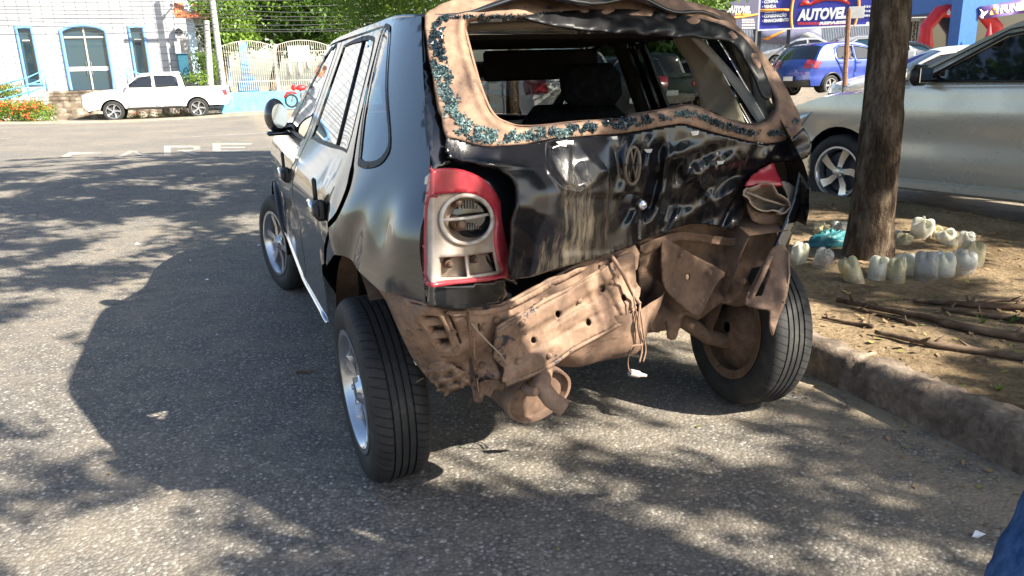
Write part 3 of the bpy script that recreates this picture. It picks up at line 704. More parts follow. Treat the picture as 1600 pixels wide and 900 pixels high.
# doors
for nm, out, hole, hx in (('rear_door', rear_door, rwin, (-.02, .868)), ('front_door', front_door, fwin, (.93, .868))):
    d = panel(nm, out, [hole], sideL(.002), .02, M['black'], WR, 0, facing=(-9, 0, 1))
    def outset(poly, k):
        P = np.array(poly); c = P.mean(0); return [tuple(c + (p - c) * (1 + k / max(.12, np.linalg.norm(p - c)))) for p in P]
    g = panel('window', hole, [], sideL(-.0015), .04, M['glass_refl'], d, facing=(-9, 0, 1))
    s = panel('window_seal', outset(hole, .010), [outset(hole, -.006)], sideL(.0025), .02, M['rubber'], d, 0, facing=(-9, 0, 1))
    hb = MB(); x0 = -(S(*hx) + .002)
    hb.bbox((x0 - .022, hx[0], hx[1] - .01), (.022, .135, .048), .012); hb.bbox((x0 - .012, hx[0] - .05, hx[1] - .01), (.03, .025, .06), .008)
    hb.bbox((x0 - .012, hx[0] + .03, hx[1] + .035), (.012, .020, .075), .005)
    hb.build('door_handle', M['plastic'], d, smooth=True, auto=40)
    b = MB(); b.bbox((x0 - .030, hx[0] + .012, hx[1] - .006), (.014, .085, .036), .008); b.build('handle_trim', M['chrome'], d, smooth=True)
# door of the far side (its windows are seen through the cabin)
dr = panel('rear_door', rear_door, [rwin], sideR(.001), .05, M['black'], WR, .02, facing=(9, 0, 1))
panel('window', rwin, [], sideR(-.012), .06, M['glass_dark2'], dr, facing=(9, 0, 1))
df = panel('front_door', front_door, [fwin], sideR(.001), .05, M['black'], WR, .02, facing=(9, 0, 1))
panel('window', fwin, [], sideR(-.012), .06, M['glass_dark2'], df, facing=(9, 0, 1))
b = MB(); b.tube([(-(S(y, z) + .001), y, z) for y, z in ((.085, 1.022), (.17, 1.17), (.255, 1.322))], .004, 6); b.build('window_divider', M['plastic'], WR, smooth=True)
qg = panel('quarter_window', qwin, [], sideL(-.001), .04, M['glass_refl'], WR, facing=(-9, 0, 1))
panel('window_seal', outset(qwin, .017), [outset(qwin, -.002)], sideL(.003), .02, M['rubber'], qg, 0, facing=(-9, 0, 1))
panel('quarter_window', qwin, [], sideR(-.004), .06, M['glass'], WR, facing=(9, 0, 1))
# bright strip on the sill
b = MB(); b.tube([(-(S(y, .445) + .004), y, .445 - .01 * (y > 1.9)) for y in np.linspace(.215, 2.05, 16)], .007, 6); b.build('sill_trim', M['chrome'], WR, smooth=True)
# wheel arch liner and black arch moulding at the front
b = MB()
b.tube([(-(S(y, z) + .004), y, z) for y, z in archF], .018, 6); b.build('arch_moulding', M['plastic'], WR, smooth=True)
def liner(cy, r, x0, x1, mat, a0=0.0, a1=math.pi, cz=.285):
    V = []; F = []; n = 20
    for i in range(n + 1):
        a = a0 + (a1 - a0) * i / n
        for x in (x0, x1): V.append((x, cy + r * math.cos(a), cz + r * math.sin(a)))
    for i in range(n): F.append((2 * i, 2 * i + 1, 2 * i + 3, 2 * i + 2))
    c = len(V); V.append((x1, cy, cz)); 
    for i in range(n): F.append((2 * i + 1, c, 2 * i + 3))
    return V, F
for sx in (-1, 1):
    link('arch_liner', *liner(2.45, .37, sx * .76, sx * .50, None), M['matte'], WR)
    link('arch_liner', *liner(-.06, .43, sx * (.765 if sx < 0 else .66), sx * .50, None, .12, 2.15 if sx < 0 else 2.0, .285), M['dusty_dark'], WR)
# mirror
mp_ = (-.792, 1.50, 1.062)
b = MB(); b.ball(mp_, (.052, .062, .078), 18, 12); b.bbox((mp_[0] + .06, 1.53, 1.01), (.12, .05, .035), .012); b.bbox((mp_[0], 1.50, .984), (.10, .10, .02), .008)
mir = b.build('side_mirror', M['black'], WR, smooth=True, auto=50)
b = MB(); b.prism([(mp_[0] + .012 + .034 * math.cos(a), mp_[2] + .054 * math.sin(a)) for a in np.linspace(0, 2 * math.pi, 20, endpoint=False)], mp_[1] - .064, mp_[1] - .035, 1)
b.build('mirror_glass', M['chrome'], mir)
mp2 = (.915, 1.53, 1.055); b = MB(); b.ball(mp2, (.085, .055, .068), 12, 8); b.bbox((.82, 1.56, 1.0), (.09, .05, .035), .012); b.build('side_mirror', M['black'], WR, smooth=True, auto=50)
# wheels
wl = wheel(WR, (-.705, -.015, .286), side=-1, spokes=6, yaw=R(1.5), camber=R(-1.5))
wr = wheel(WR, (.665, -.045, .283), r=.283, side=1, spokes=6, yaw=R(-4), camber=R(5), dirty_back=True, rimmat=M['dusty_dark'])
wheel(WR, (-.715, 2.47, .286), side=-1, spokes=6, yaw=R(14))
wheel(WR, (.715, 2.47, .286), side=1, spokes=6, yaw=R(14))

# ---- depth fields (car y as a function of photo position) of the crushed rear
D1 = rbf([(660, 24, -.285), (672, 120, -.42), (690, 212, -.55), (700, 250, -.57), (665, 450, -.62), (735, 30, -.30), (728, 50, -.33), (745, 110, -.42), (762, 200, -.53), (830, 205, -.50), (900, 205, -.44), (980, 190, -.37), (1064, 172, -.30), (1110, 180, -.26), (1176, 200, -.21), (1240, 200, -.20), (1265, 235, -.20), (1250, 165, -.17), (1216, 116, -.10), (1180, 68, -.05), (1140, 34, -.01), (1080, 30, -.06), (980, 20, -.15), (880, 18, -.22), (780, 18, -.27), (1200, 150, -.14), (800, 300, -.60), (800, 440, -.58), (760, 270, -.60), (870, 420, -.52), (870, 320, -.56), (930, 405, -.46), (930, 300, -.48), (990, 380, -.38), (1000, 260, -.38), (1030, 290, -.29), (1040, 350, -.25), (1090, 280, -.27), (1100, 345, -.22), (1160, 280, -.19), (1165, 340, -.17), (1220, 260, -.17), (780, -15, -.16), (900, -15, -.12), (1030, -8, -.03), (690, 5, -.25), (1140, 20, .04)])
def ridge(a, b): return abs(2 * float(vnoise(np.array(a), np.array(b))) - 1)
def crumple(px, py, lam=46., seed=0):
    rg = np.random.default_rng(seed); f = 0.0
    for i in range(4):
        a = rg.uniform(0, math.pi); L = lam * rg.uniform(.7, 1.7); t = (px * math.cos(a) + py * math.sin(a) + 9 * math.sin((px * math.sin(a) - py * math.cos(a)) / 31.)) / L + rg.uniform(0, 1)
        f += abs(2 * (t % 1.0) - 1) - .5
    return f / 4
def put(px, py, y): return car_at(px, py, 1, y)
def surf1(off=0.0, f=None): return lambda px, py: put(px, py, D1(px, py) + off + (f(px, py) if f else 0.0))
toward = tuple(O_CAR)
# hatch frame in dusty primer, with the window opening
fr_out = [(664, 24), (668, 60), (672, 100), (682, 145), (690, 180), (698, 212), (736, 222), (772, 227), (810, 224), (848, 219), (876, 214), (925, 211), (976, 207), (1020, 200), (1064, 192), (1084, 197), (1115, 206), (1152, 216), (1200, 224), (1240, 214), (1253, 192), (1240, 160), (1216, 116), (1180, 68), (1150, 38), (1140, 20), (1030, -8), (900, -16), (780, -16), (700, 2), (680, 12)]
fr_hole = [(727, 48), (729, 38), (736, 32), (772, 28), (830, 27), (880, 27), (960, 27), (1050, 36), (1120, 50), (1150, 68), (1180, 108), (1197, 134), (1209, 156), (1208, 172), (1196, 188), (1176, 194), (1140, 186), (1110, 173), (1084, 164), (1064, 164), (1030, 172), (980, 180), (976, 185), (940, 187), (896, 190), (840, 196), (808, 196), (788, 190), (776, 184), (766, 172), (758, 155), (748, 128), (740, 100), (732, 70)]
def frel(px, py):                                   # pressed step along the opening, glue channel, small ripples
    P = np.array([[px, py]]); dh = edge_dist(P, [np.array(fr_hole, float)])[0]
    return -.010 * math.exp(-((dh - 9) / 5) ** 2) + .016 * float(sstep(6, 0, dh)) + .004 * math.sin(px * .09 + py * .05) + .012 * (float(vnoise(np.array(px / 26.), np.array(py / 26.))) - .5) * float(sstep(740, 860, px)) - .006 * abs(2 * float(vnoise(np.array(px / 19.), np.array(py / 19. + 5))) - 1)
panel('hatch_frame', smooth_poly(fr_out, 2), [smooth_poly(fr_hole, 2)], surf1(0, frel), 5.0, M['dusty'], WR, .012, facing=toward)
# inner lip of the opening (turned into the car)
hp = smooth_poly(fr_hole, 3); V = []; F = []; n = len(hp)
for i, (px, py) in enumerate(hp):
    c = np.array([960, 110.0]); q = c + (np.array((px, py)) - c) * 0.985
    V.append(put(px, py, D1(px, py) + .008)); V.append(put(q[0], q[1], D1(px, py) + .075))
for i in range(n): j = (i + 1) % n; F.append((2 * i, 2 * j, 2 * j + 1, 2 * i + 1))
link('opening_flange', V, F, M['dusty'], WR)
# black upper hatch skin, folded under the roof edge
up = [(818, 26), (850, 20), (900, 16), (980, 14), (1060, 22), (1120, 36), (1160, 56), (1186, 92), (1198, 118), (1206, 150), (1192, 150), (1176, 112), (1158, 82), (1140, 64), (1100, 59), (1050, 57), (1036, 57), (1000, 54), (960, 50), (900, 44), (860, 38)]
def upf(px, py): return -.012 - .05 * math.exp(-((px - 1010) / 70.) ** 2 - ((py - 46) / 12.) ** 2) + .012 * math.sin(px * .11 + py * .23) * math.exp(-((px - 1020) / 90.) ** 2) + .03 * crumple(px, py, 40., 11)
panel('upper_hatch_skin', smooth_poly(up, 3), [], surf1(0, upf), 4.5, M['matte_black'], WR, .006, facing=toward)
# ---- tailgate: black panel with a sharp dent and vertical folds
tg = [(698, 214), (736, 224), (772, 229), (810, 226), (848, 221), (876, 216), (925, 213), (976, 209), (1020, 202), (1064, 194), (1084, 199), (1115, 208), (1152, 218), (1200, 226), (1240, 217), (1256, 200), (1268, 225), (1262, 246), (1240, 252), (1210, 254), (1190, 262), (1174, 282), (1164, 306), (1160, 340), (1144, 360), (1115, 352), (1078, 350), (1040, 362), (1002, 376), (985, 386), (930, 404), (870, 420), (799, 437), (800, 380), (800, 345), (807, 323), (809, 300), (805, 285), (795, 273), (773, 261), (740, 252), (704, 247)]
dent_poly = np.array([(855, 224), (880, 217), (906, 222), (930, 246), (952, 270), (930, 284), (905, 298), (880, 292), (862, 270), (854, 246)], float)
def dentf(px, py):
    P = np.array([[px, py]], float); f = 0.0
    if 840 < px < 965 and 205 < py < 305:
        ins = inside(P, dent_poly)[0]; dd = edge_dist(P, [dent_poly])[0] * (1 if ins else -1)
        k = float(sstep(-3, 7, dd)); t = (py - 217) / 81.0
        fac = -.00075 * (px - 897) + .006 * (t - .5) + .010 * ridge(px / 26., py / 44.) + .008 * float(sstep(888, 896, px)) * t
        f += k * fac
        f -= .010 * math.exp(-(dd / 4.0) ** 2) * float(sstep(230, 290, py))
    if px > 950:                                     # folds in the middle of the panel
        w = math.exp(-((px - 1015) / 42.) ** 2) * float(sstep(205, 240, py)) * float(sstep(380, 330, py))
        f += w * .020 * math.sin((px + .25 * (py - 280)) / 5.2 + .8 * math.sin(py / 27.))
    w2 = math.exp(-((px - 1110) / 55.) ** 2 - ((py - 275) / 50.) ** 2)
    f += -.030 * ridge(px / 30. + py / 60., py / 38. + 4) * float(sstep(1000, 1060, px)) * float(sstep(215, 250, py)); f += w2 * .022 * (float(vnoise(np.array(px / 15. + 5), np.array(py / 24.))) - .5) * 2
    f += .008 * (float(vnoise(np.array(px / 34.), np.array(py / 30.))) - .5)
    if 940 < px < 1000 and 215 < py < 300: f += .018 * math.exp(-((px - 962 - (py - 250) * .2) / 8.) ** 2 - ((py - 250) / 26.) ** 2)
    f += .055 * crumple(px, py, 62., 5) * float(sstep(930, 1010, px)) * float(sstep(212, 240, py)); f += .016 * crumple(px, py, 70., 6) * float(sstep(940, 880, px)) * float(sstep(300, 330, py))
    # licence-plate recess edge
    if 870 < px < 1000 and 296 < py < 410: f += .010 * float(sstep(300, 312, py)) * float(sstep(868, 884, px)) * float(sstep(404, 388, py))
    f -= .006 * math.exp(-((py - 258 - .02 * (px - 800)) / 5.) ** 2) * float(sstep(860, 800, px))
    return f
tgo = panel('tailgate', smooth_poly(tg, 2), [], surf1(-.004, dentf), 3.2, M['scuff'], WR, .008, facing=toward)
# round bent badge: ring with a V over a W, rusty grey
def on_gate(u, w, off=.008):                         # badge plane (metres) -> panel surface, squeezed as in the photo
    px, py = 988 + u * 11.5 + w * 1.5, 259 - w * 29
    return put(px, py, D1(px, py) + dentf(px, py) * .35 - off)
def stroke(mb, pts, r=.0042): mb.tube([on_gate(u, w) for u, w in pts], r, 6)
bd = MB()
stroke(bd, [(math.cos(a), math.sin(a)) for a in np.linspace(0, 2 * math.pi, 33)], .0055)
stroke(bd, [(-.34, .86), (0, .10), (.34, .86)]); stroke(bd, [(-.80, .45), (-.38, -.72), (0, -.02), (.38, -.72), (.80, .45)])
bd.build('badge', plain('worn_badge', (0.15, 0.12, 0.09), 0.5, 0.2), tgo, smooth=True)
b = MB(); c0 = put(1003, 320, D1(1003, 320) - .015); b.ball(c0, (.016, .012, .016)); b.lathe([(.009, -.012), (.009, .0)], c=c0, axis=1, n=12); b.build('lock_cylinder', M['chrome'], tgo, smooth=True)
# dark recess behind the tailgate's left edge and gutter along the left pillar
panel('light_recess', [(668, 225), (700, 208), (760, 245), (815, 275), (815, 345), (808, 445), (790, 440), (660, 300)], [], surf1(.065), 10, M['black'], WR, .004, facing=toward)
gut = [(657, 30), (664, 22), (672, 100), (682, 150), (692, 195), (702, 216), (706, 250), (690, 262), (672, 268), (664, 200), (659, 120)]
panel('gutter', smooth_poly(gut, 2), [], surf1(.035), 8, M['black'], WR, .004, facing=toward)

# ---- left tail light
TL = lambda off=0.0: (lambda px, py: put(px, py, -.645 + .00042 * (px - 665) - .00010 * (py - 350) + .10 * ((px - 690) / 120.) ** 2 * (px > 690) + .06 * float(sstep(675, 658, px)) + off))
tl_out = smooth_poly([(671, 270), (680, 265), (712, 263), (746, 274), (768, 292), (784, 318), (793, 351), (797, 390), (795, 433), (786, 434), (762, 439), (712, 444), (665, 447), (660, 407), (661, 350), (664, 310)], 3)
tl_in = smooth_poly([(669, 309), (690, 303), (728, 301), (752, 308), (768, 322), (777, 343), (775, 365), (776, 385), (781, 408), (785, 428), (740, 435), (700, 439), (668, 441), (664, 400), (664, 350)], 3)
tle = panel('tail_light', tl_out, [tl_in], TL(-.012), 4.5, M['red'], WR, .02, facing=toward)
cc = (729, 343); circ = lambda k: [(cc[0] + 40 * k * math.cos(a), cc[1] + 38 * k * math.sin(a)) for a in np.linspace(0, 2 * math.pi, 40, endpoint=False)]
bx1 = [(686, 402), (727, 400), (731, 433), (688, 434)]; bx2 = [(731, 399), (771, 393), (777, 424), (734, 431)]
hs = panel('light_housing', tl_in, [circ(1.0), bx1, bx2], TL(0.0), 4.5, M['reflector'], tle, .004, facing=toward)
def cup(name, loop, depth, shrink, mat, parent):
    c = np.mean(np.array(loop), 0); n = len(loop); V = []; F = []; L = [(1.0, 0.0), ((1 + shrink) / 2 * 1.02, depth * .55), (shrink, depth)]
    for k, d in L:
        for p in loop:
            q = c + (np.array(p) - c) * k; V.append(TL(d)(q[0], q[1]))
    for i in range(len(L) - 1):
        for j in range(n): F.append((i * n + j, i * n + (j + 1) % n, (i + 1) * n + (j + 1) % n, (i + 1) * n + j))
    F.append(tuple(range(2 * n, 3 * n)))
    o = link(name, V, F, mat, parent); autosmooth(o, 40); return o
cup('reflector', circ(1.0), .075, .62, M['cupdark'], tle); cup('reflector', resample(bx1, 8), .034, .86, M['cupdark'], tle); cup('reflector', resample(bx2, 8), .034, .86, M['cupdark'], tle)
b = MB(); b.tube([TL(-.006)(*p) for p in circ(1.0)] + [TL(-.006)(*circ(1.0)[0])], .0055, 6); b.tube([TL(.006)(690, 344), TL(.006)(730, 341), TL(.006)(768, 334)], .004, 6); b.build('reflector_ring', M['reflring'], tle, smooth=True)
for (x0, x1, y0, y1) in ((716, 757, 305, 326), (722, 757, 346, 358)):     # ribbed mirror facets
    k = 9; b = MB()
    for i in range(k):
        xa = x0 + (x1 - x0) * i / k; w = (x1 - x0) / k
        p0, p1, p2, p3 = TL(.052)(xa, y0 + 3), TL(.040)(xa + w / 2, y0 + 3), TL(.052)(xa + w, y0 + 3), TL(.045)(xa, y1)
        p4, p5 = TL(.030)(xa + w / 2, y1), TL(.045)(xa + w, y1)
        b.add([p0, p1, p2, p3, p4, p5], [(0, 1, 4, 3), (1, 2, 5, 4)])
    b.build('mirror_facets', M['reflring'], tle)
for (px, py, d, r) in ((711, 314, .035, .013), (717, 350, .03, .014), (700, 411, .026, .010), (739, 404, .026, .009)):
    p = TL(d)(px, py); b = MB(); b.tube([p + np.array((0, .04, 0)), p, p + np.array((0, -.012, 0))], [r * 1.2, r * 1.2, r], 12); b.ball(p + np.array((0, -.018, 0)), r * .75); b.build('bulb', M['dusty_dark'], tle, smooth=True, auto=40)
panel('lamp_filler_panel', smooth_poly([(663, 447), (712, 445), (762, 440), (787, 435), (794, 452), (800, 469), (760, 478), (715, 483), (690, 480), (664, 474)], 2), [], TL(.012), 5, M['black'], WR, .006, facing=toward)

# ---- lower rear: dusty rear panel, beam, inner wing
D2 = rbf([(591, 450, -.40), (663, 475, -.59), (640, 500, -.53), (616, 500, -.43), (647, 564, -.40), (697, 614, -.44), (740, 627, -.46), (760, 612, -.47), (745, 560, -.50), (700, 520, -.56), (800, 470, -.52), (790, 598, -.47), (860, 570, -.44), (900, 540, -.41), (968, 504, -.37), (993, 477, -.35), (1000, 445, -.33), (987, 397, -.33), (900, 430, -.43), (850, 500, -.46), (720, 470, -.56), (990, 370, -.31)])
def f2(px, py):
    f = .030 * crumple(px, py, 44., 8) - .010 * ridge(px / 31. + 3, py / 24. + .3 * px / 31.) + .010 * (float(vnoise(np.array(px / 22.), np.array(py / 22.))) - .5) * 2 + .005 * (float(vnoise(np.array(px / 7.), np.array(py / 7.))) - .5)
    return f
inner = smooth_poly([(589, 446), (625, 460), (664, 472), (700, 482), (760, 478), (800, 468), (850, 440), (920, 405), (990, 378), (996, 420), (960, 445), (900, 470), (830, 495), (782, 515), (772, 560), (785, 592), (770, 606), (758, 616), (752, 628), (741, 628), (738, 610), (731, 602), (712, 610), (697, 615), (680, 602), (666, 588), (647, 564), (632, 535), (616, 500), (603, 470)], 2)
slot = smooth_poly([(646, 486), (678, 484), (690, 492), (712, 545), (708, 554), (692, 556), (684, 550), (664, 515)], 3)
cracks = [[(732, 562), (737, 557), (741, 580), (740, 598), (736, 601), (735, 580)], [(757, 599), (765, 592), (772, 592), (770, 599), (763, 605)], [(700, 492), (704, 490), (722, 536), (719, 539)], [(792, 500), (812, 489), (814, 492), (795, 503)], [(746, 506), (750, 505), (752, 520), (749, 521)]]
ip = panel('rear_panel', inner, [slot] + cracks, lambda px, py: put(px, py, D2(px, py) + f2(px, py)), 4.5, M['dusty'], WR, .006, facing=toward)
sl_in = [(660, 492), (676, 491), (684, 497), (703, 545), (694, 549), (684, 540)]
so_ = [(p[0] + 0, p[1] + 0) for p in slot]; cs = np.mean(np.array(slot), 0); s_i = [tuple(cs + (np.array(p) - cs) * .74) for p in slot]; s_o = [tuple(cs + (np.array(p) - cs) * 1.10) for p in slot]
vt = panel('body_vent', s_o, [s_i], lambda px, py: put(px, py, D2(px, py) - .022), 4.0, M['dusty'], WR, .03, facing=toward)
b = MB()
for k in range(3):
    q = cs + np.array((-6 + k * 9., -22 + k * 20.)); p = put(q[0], q[1], D2(*q) + .012); b.bbox(p, (.055, .02, .022), .004)
b.build('vent_flap', M['dusty'], vt)
panel('vent_backing', s_o, [], lambda px, py: put(px, py, D2(px, py) + .035), 8, M['dusty_dark'], WR, facing=toward)
b = MB(); P0 = put(632, 470, D2(632, 470) - .012); b.bbox(P0, (.012, .012, .012), .002)
br = [(630, 464), (668, 474), (669, 486), (631, 476)]
panel('bumper_bracket', br, [[(640, 471), (660, 476), (660, 479), (640, 474)]], lambda px, py: put(px, py, D2(px, py) - .02), 3, M['dusty'], WR, .015, facing=toward)
# crumpled flange with dried mud below the inner wing
mud = smooth_poly([(668, 572), (700, 568), (731, 585), (729, 602), (712, 610), (697, 615), (680, 602)], 3)
panel('mud_crust', mud, [], lambda px, py: put(px, py, D2(px, py) - .012 + f2(px * 3, py * 3) * 1.6), 3, M['mud'], WR, .01, facing=toward)
# stamped bumper beam
beam = smooth_poly([(772, 560), (776, 520), (785, 505), (850, 470), (900, 447), (950, 415), (968, 402), (985, 395), (992, 402), (994, 440), (1001, 450), (998, 468), (992, 478), (968, 505), (928, 526), (893, 545), (858, 571), (827, 585), (791, 600), (785, 590), (788, 575)], 2)
holes = []
for (hx_, hy_) in ((834, 532), (872, 491), (920, 504), (941, 451), (975, 465)):
    holes.append([(hx_ + 4.2 * math.cos(a) + 1.6 * math.sin(a), hy_ + 5.4 * math.sin(a) - 1.5 * math.cos(a)) for a in np.linspace(0, 2 * math.pi, 10, endpoint=False)])
def fb(px, py):
    v = (py - 560) + (px - 772) * .62
    w = v * (1.0 + .12 * math.sin(px / 33.))
    g = -.016 * (float(sstep(-42, -36, w)) - float(sstep(-12, -6, w))) * float(sstep(800, 830, px)) - .016 * (float(sstep(2, 8, w)) - float(sstep(26, 32, w))) * float(sstep(840, 870, px) - sstep(960, 985, px))
    fold = .014 * math.exp(-((px - 955 - .5 * (py - 470)) / 6.) ** 2) - .010 * math.exp(-((px - 930 - .4 * (py - 470)) / 8.) ** 2)
    return -.035 + g + fold + .4 * f2(px + 90, py) - .02 * float(sstep(22, 40, w))
bmo = panel('bumper_beam', beam, holes, lambda px, py: put(px, py, D2(px, py) + fb(px, py)), 3.4, M['dusty'], WR, .005, facing=toward)
b = MB(); lw = [(790, 600), (827, 586), (858, 572), (893, 546), (928, 527), (968, 506), (992, 479)]
b.tube([put(px, py, D2(px, py) - .05) for px, py in lw], .008, 6); tpp = [(776, 519), (850, 470), (900, 446), (950, 414)]
b.tube([put(px, py, D2(px, py) - .042) for px, py in tpp], .006, 6); b.build('beam_lip', M['dusty'], bmo, smooth=True)
b = MB()
for (px, py) in ((816, 506), (858, 556), (850, 470), (905, 470), (955, 440), (810, 565)):
    b = MB(); b.ball(put(px, py, D2(px, py) + fb(px, py) - .003), (.009, .007, .009)); b.build('rivet', M['dusty'], bmo, smooth=True)
# dark shell closing the trunk below the gate
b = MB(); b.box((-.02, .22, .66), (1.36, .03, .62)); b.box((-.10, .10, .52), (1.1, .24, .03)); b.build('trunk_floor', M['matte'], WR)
# spare-wheel well hanging below the beam
b = MB(); b.lathe([(.30, .545), (.292, .50), (.28, .44), (.262, .40), (.225, .378), (.15, .368), (.001, .366)], c=(-.115, -.13, 0), axis=2, n=44)
wo = b.build('spare_wheel_well', M['dusty'], WR, smooth=True)
for v in wo.data.vertices:
    if v.co.x > .02: v.co.z += .35 * (v.co.x - .02) ** 1.2 * (1 if v.co.z < .5 else .3)
    v.co.y += .012 * math.sin(v.co.x * 31 + v.co.z * 12)
# muffler and tailpipe
mc = put(842, 618, -.45); ax_ = np.array((.22, -.95, -.22)); ax_ /= np.linalg.norm(ax_)
s1 = np.cross((0, 0, 1), ax_); s1 /= np.linalg.norm(s1); s2 = np.cross(ax_, s1); Mx = np.stack([ax_, s1, s2], 1)
b = MB(); b.lathe([(.001, -.012), (.085, -.012), (.090, .004), (.098, .006), (.098, -.02), (.094, -.03), (.094, -.30), (.08, -.33), (.001, -.34)], c=mc, axis=0, n=40, M=Mx @ np.diag([1, 1.10, .82]))
mf = b.build('muffler', M['dusty'], WR, smooth=True, auto=40)
b = MB(); b.tube([put(840, 560, -.42), put(849, 580, -.47), put(846, 604, -.52), put(862, 625, -.54), put(880, 637, -.55)], [.026, .026, .025, .024, .025], 14)
b.tube([put(815, 598, -.44), put(826, 612, -.52), put(838, 612, -.54)], [.014, .013, .012], 8); b.build('tailpipe', M['dusty'], WR, smooth=True, auto=50)
D3 = rbf([(1000, 372, -.30), (1060, 350, -.17), (1160, 350, -.15), (1200, 395, -.19), (1168, 472, -.17), (1090, 490, -.12), (1010, 500, -.17), (1060, 430, -.13), (1230, 392, -.235), (1222, 480, -.25), (1205, 520, -.25)])
# torn seam flanges, bolts and a bent strap on the dusty panel
b = MB(); sp_ = smooth_poly([(724, 478), (730, 510), (736, 545), (741, 580), (744, 622)], 4, False)
for i in range(len(sp_) - 1):
    (xa, ya), (xb, yb) = sp_[i], sp_[i + 1]; w = 5 + 2 * math.sin(i * 1.3)
    q = [put(xa, ya, D2(xa, ya) - .012), put(xb, yb, D2(xb, yb) - .012), put(xb + w, yb, D2(xb + w, yb) - .028 - .006 * math.sin(i)), put(xa + w, ya, D2(xa + w, ya) - .028)]
    b.add(q, [(0, 1, 2, 3)])
solidify(b.build('seam_flange', M['dusty'], WR, fix=False), .003)
strp = smooth_poly([(700, 486), (760, 484), (806, 470), (850, 446), (905, 418), (940, 404), (936, 411), (905, 427), (850, 455), (806, 479), (760, 492), (706, 494)], 2)
panel('torn_strip', strp, [], lambda px, py: put(px, py, D2(px, py) - .018 + .02 * crumple(px, py, 30., 21)), 3.5, M['dusty'], WR, .003, facing=toward)
for (px, py) in ((706, 520), (712, 545), (690, 575), (756, 510), (764, 545), (752, 570), (775, 500), (640, 520), (655, 548)):
    b = MB(); c_ = put(px, py, D2(px, py) + f2(px, py) - .004); b.lathe([(.001, -.006), (.007, -.006), (.009, -.001), (.012, .0)], c=c_, axis=1, n=10); b.build('bolt', M['dusty_dark'], WR, smooth=True, auto=40)
panel('hanging_flap', smooth_poly([(748, 600), (768, 594), (790, 598), (784, 612), (772, 608), (766, 622), (757, 616), (752, 630)], 2), [], lambda px, py: put(px, py, D2(px, py) - .022 + .02 * crumple(px, py, 22., 31)), 3, M['dusty_dark'], WR, .004, facing=toward)
panel('torn_strip', smooth_poly([(1002, 384), (1030, 372), (1060, 362), (1100, 366), (1140, 372), (1168, 366), (1166, 378), (1138, 384), (1098, 378), (1060, 376), (1032, 386), (1006, 398)], 2), [], lambda px, py: put(px, py, D3(px, py) - .03 + .03 * crumple(px, py, 26., 41)), 3.5, M['dusty_dark'], WR, .004, facing=toward)
for (px, py) in ((1064, 398), (1110, 426), (1052, 452), (1098, 470), (1150, 400), (1162, 440)):
    b = MB(); c_ = put(px, py, D3(px, py) - (.07 if px < 1120 else .01)); b.lathe([(.001, -.006), (.007, -.006), (.009, -.001), (.012, .0)], c=c_, axis=1, n=10); b.build('bolt', M['dusty'], WR, smooth=True, auto=40)
# ---- right lower rear
rp_ = smooth_poly([(998, 374), (1030, 360), (1060, 346), (1110, 350), (1150, 356), (1172, 340), (1205, 352), (1216, 380), (1205, 398), (1192, 425), (1172, 470), (1150, 480), (1127, 474), (1105, 490), (1090, 500), (1070, 492), (1062, 512), (1056, 530), (1044, 528), (1040, 500), (1030, 520), (1014, 512), (1002, 480), (998, 430)], 2)
def f3(px, py): return .050 * crumple(px, py, 40., 9) - .014 * ridge(px / 26. + 8, py / 22. - .3 * px / 26.) + .016 * (float(vnoise(np.array(px / 24. + 7), np.array(py / 30.))) - .5) * 2 + .010 * math.sin(py / 9. + px / 40.) * math.exp(-((px - 1020) / 25.) ** 2) + .008 * math.sin((px + .3 * py) / 12.) * float(sstep(1080, 1130, px))
panel('crushed_side_panel', rp_, [], lambda px, py: put(px, py, D3(px, py) + .02 + f3(px, py)), 4, M['dusty_dark'], WR, .006, facing=toward)
fl = smooth_poly([(1036, 374), (1046, 376), (1090, 402), (1132, 425), (1126, 436), (1116, 449), (1104, 474), (1091, 494), (1070, 482), (1046, 460), (1036, 440), (1034, 400)], 2)
fh = [(1075 + 3.5 * math.cos(a), 433 + 5 * math.sin(a)) for a in np.linspace(0, 2 * math.pi, 9, endpoint=False)]
panel('torn_plate', fl, [fh], lambda px, py: put(px, py, D3(px, py) - .05 - .03 * (py - 380) / 100 + .006 * math.sin(px / 9.) - .02 * float(sstep(1105, 1130, px))), 3.5, M['dusty_dark'], WR, .005, facing=toward)
wing = smooth_poly([(1206, 388), (1222, 384), (1231, 392), (1233, 430), (1228, 462), (1220, 488), (1212, 512), (1207, 526), (1202, 512), (1203, 486), (1190, 482), (1168, 478), (1164, 468), (1182, 430)], 2)
slot2 = [(1199, 418), (1203, 424), (1190, 462), (1178, 463)]
panel('inner_wing', wing, [slot2], lambda px, py: put(px, py, D3(px, py) - .05 - .085 * float(sstep(385, 520, py)) + .4 * f3(px, py)), 3.5, M['dusty'], WR, .008, facing=toward)
b = MB(); b.tube([put(1231, 392, -.29), put(1233, 430, -.315), put(1228, 462, -.345), (put(1221, 486, -.365))], .004, 6)
b.tube([put(1204, 400, -.26), put(1190, 432, -.265), put(1172, 468, -.28)], .010, 6); b.build('wing_edge', M['dusty'], WR, smooth=True)
b = MB(); b.tube([put(1010, 470, .02), put(1062, 496, .0), (put(1105, 525, -.02)), put(1160, 540, -.05), put(1190, 520, -.06)], [.032, .03, .03, .027, .025], 14); b.build('rear_axle', M['dusty_dark'], WR, smooth=True)
b = MB(); b.tube([(-.60, -.02, .32), (-.2, .02, .34), (.2, .02, .34), tuple(put(1062, 496, .0))], .04, 12); b.build('rear_axle', M['dusty_dark'], WR, smooth=True)
